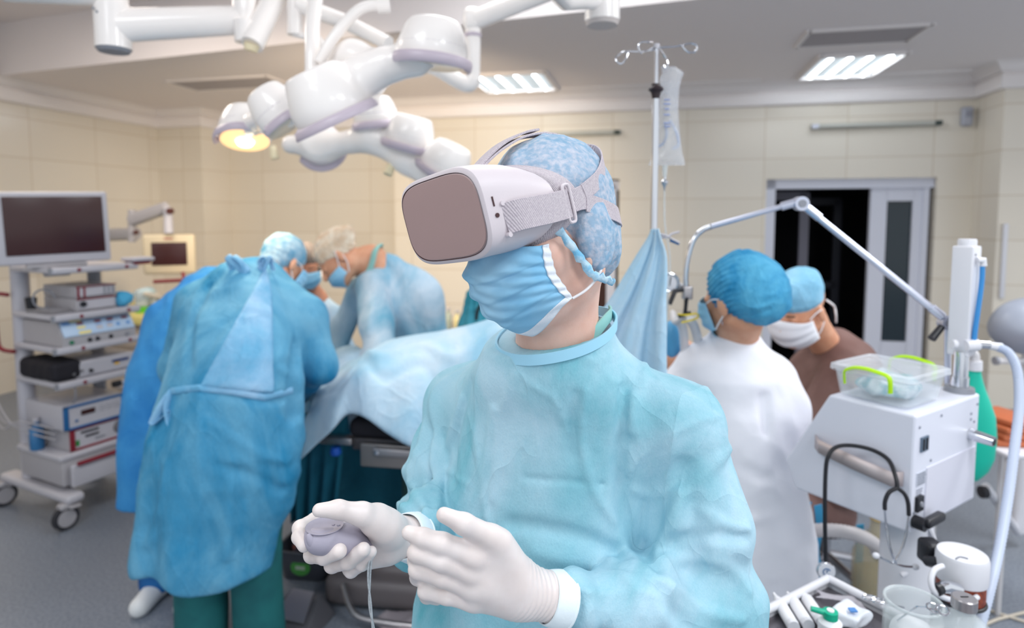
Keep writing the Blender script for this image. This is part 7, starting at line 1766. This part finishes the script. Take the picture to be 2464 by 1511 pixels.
# suction bottles and frames seen under the cabinet
o, b = glass('suction_bottle', 'large yellowish glass suction bottle standing behind the white column', 2108, 1452, [(.001, .001), (.075, .001), (.080, .02), (.080, .17), (.060, .22), (.030, .26), (.028, .31), (.024, .31), (.024, .25), (.055, .21), (.075, .17), (.075, .02), (.001, .008)], z0=.30, m_=mat('yellowish glass', (200, 190, 160), .1, alpha=.38), cat='bottle')
MB().lathe([(.001, .012), (.072, .012), (.072, .11), (.001, .11)], 28, Matrix.Translation(b)).build('fluid', mat('amber fluid', (160, 138, 92), .2, alpha=.6), o)
MB().lathe([(.001, .30), (.032, .30), (.030, .335), (.001, .335)], 20, Matrix.Translation(b)).build('stopper', mat('tan stopper', (196, 170, 110), .5), o)
t = thing('bottle_shelf', 'small steel shelf under the suction bottle', 'shelf', (b.x, b.y, 0)); MB().box((b.x, b.y, .29), (.30, .24, .016), bev=.004).build('shelf_top', M_steel, t)
for sx in (-.13, .13):
    for sy in (-.1, .1): MB().cyl((b.x + sx, b.y + sy, 0), (b.x + sx, b.y + sy, .285), .010, 8).build('leg', M_steel, t)
t = thing('corrugated_tube', 'wide pale breathing hose running low behind the white coat', 'tube', W(1960, 1285, 1.95)); pp = smoothpts([W(1890, 1300, 1.98), W(1950, 1278, 1.94), W(2020, 1278, 1.9), W(2070, 1290, 1.9), W(2105, 1310, 1.95), W(2112, 1330, 1.98)], 12)
MB().tube(pp, [.020 + (.002 if k % 2 else 0) for k in range(len(pp))], 14).build('tube', mat('pale tube', (206, 200, 200), .4), t)
M_bs = mat('bright blue strap', (60, 160, 206), .6)
for k, (lab, pts) in enumerate((('bright blue strap hanging beside the stethoscope', [(1968, 1215, 2.0), (1972, 1270, 2.0), (1962, 1330, 2.0), (1975, 1400, 2.0), (1968, 1450, 2.0)]), ('bright blue strap curling below the cabinet edge', [(1890, 1160, 2.05), (1905, 1195, 2.02), (1898, 1235, 2.02), (1930, 1230, 2.0), (1945, 1205, 2.0)]), ('bright blue strap beside the yellowish bottle', [(2070, 1262, 2.1), (2068, 1330, 2.1), (2062, 1400, 2.1), (2030, 1425, 2.1)]))):
    t = thing('strap', lab, 'strap', W(*pts[-1])); ribbon([W(*p) for p in pts], (1, .2, 0), .030, .003, 'strap', M_bs, t, 6)
fr_ = thing('frame_stand', 'low steel frame with crossbars behind the stethoscope', 'frame', (W(2000, 1300, 2.2).x, 2.2, 0)); fx0, fx1 = W(1925, 1290, 2.2), W(2115, 1290, 2.2)
for c in (fx0, fx1): MB().cyl((c.x, 2.2, 0), (c.x, 2.2, c.z), .010, 10).build('leg', M_blk, fr_)
for py in (1290, 1440): MB().cyl((fx0.x, 2.2, W(2000, py, 2.2).z), (fx1.x, 2.2, W(2000, py, 2.2).z), .009, 10).build('crossbar', M_blk, fr_)
# far right edge
M_gdev = mat('grey device shell', (150, 156, 170), .35)
gd = thing('examination_lamp', 'big rounded grey device head at the edge beyond the ribbed hose', 'medical device', W(2470, 860, 2.9)); c5 = W(2478, 785, 2.9)
field_mesh('head', lambda P: smin(ell(P, c5, (.17, .12, .135)), ell(P, c5 + Vector((-.02, -.0, -.02)), (.14, .14, .09)), .03), c5 - Vector((.24, .24, .2)), c5 + Vector((.24, .24, .2)), .010, M_gdev, gd)
MB().tube([W(2395, 868, 2.85), W(2480, 868, 2.9)], .016, 14).build('handle', M_wh2, gd); MB().tube([W(2393, 868, 2.85), W(2400, 868, 2.85)], .02, 14).build('handle_cap', M_grey, gd)
MB().tube([c5 + Vector((.05, .05, -.08)), Vector((c5.x + .05, c5.y + .05, .08))], .03, 16).build('post', M_wh, gd); MB().tube([W(2372, 1170, 2.8), Vector((c5.x + .05, c5.y + .05, .07)) ], .018, 10).build('foot', M_wh, gd)
cst = W(2366, 1184, 2.8); MB().cyl(cst + Vector((-.012, 0, -.0)), cst + Vector((.012, 0, 0)), .028, 16).build('caster', M_rub, gd)
t = thing('side_trolley', 'white trolley shelf at the edge holding orange packets', 'trolley', (W(2470, 1090, 2.5).x, 2.6, 0)); zsh = W(2430, 1075, 2.45).z
MB().box((W(2470, 1080, 2.45).x + .05, 2.62, zsh - .02), (.34, .46, .02), bev=.006).build('shelf', M_wh, t)
for sx in (-.10, .2):
    for sy in (-.2, .2): MB().cyl((W(2470, 1080, 2.45).x + sx, 2.62 + sy, 0), (W(2470, 1080, 2.45).x + sx, 2.62 + sy, zsh - .02), .010, 8).build('leg', M_wh2, t)
for k in range(4):
    c = Vector((W(2440, 1060, 2.5).x + .008 * (k % 2), 2.56, zsh + .004 + .028 * k)); o = thing('packet', ('lowest', 'second', 'third', 'topmost')[k] + ' orange brown packet in the stack on the side trolley', 'packet', c - Z * .012, group='orange packets on the side trolley')
    MB().box(tuple(c), (.16, .20, .026), Matrix.Translation(c) @ Matrix.Rotation(.12 * (k - 1), 4, 'Z') @ Matrix.Translation(-c), bev=.008).build('wrapper', mat('orange brown wrapper', (190, 104, 66), .5, bump=.3, bscale=60), o)
t = thing('wall_rail', 'short white wall rail with a hanging tag beside the flow column', 'rail', W(2368, 600, 5.0)); 
q = W(2366, 540, 5.4); qr = toroom(q); q = RM(qr[0], DW - .46, W(2366, 540, 5.75).z)
MB().box((0, 0, -.12), (.035, .025, .62), Matrix.Translation(RM(2.84, DW - .47, W(2366, 590, 5.4).z)) @ Matrix.Rotation(-RA, 4, 'Z'), bev=.006).build('rail', M_wh, t)
MB().box((0, 0, -.62), (.07, .012, .16), Matrix.Translation(RM(2.84, DW - .47, W(2366, 590, 5.4).z)) @ Matrix.Rotation(-RA, 4, 'Z'), bev=.004).build('tag', mat('pale tag', (206, 196, 200), .5), t)
for k, pts in enumerate(([(2335, 1450), (2400, 1475), (2480, 1500)], [(2350, 1511), (2400, 1490), (2480, 1470)])):
    t = thing('floor_cable', ('pale cable on the floor running out past the ribbed hose', 'pale cable on the floor crossing the other one')[k], 'cable', WZ(*pts[0], 0.005)); MB().tube([WZ(a, b_, .008) for a, b_ in pts], .006, 6).build('cable', mat('cream cable', (206, 196, 180), .5), t)
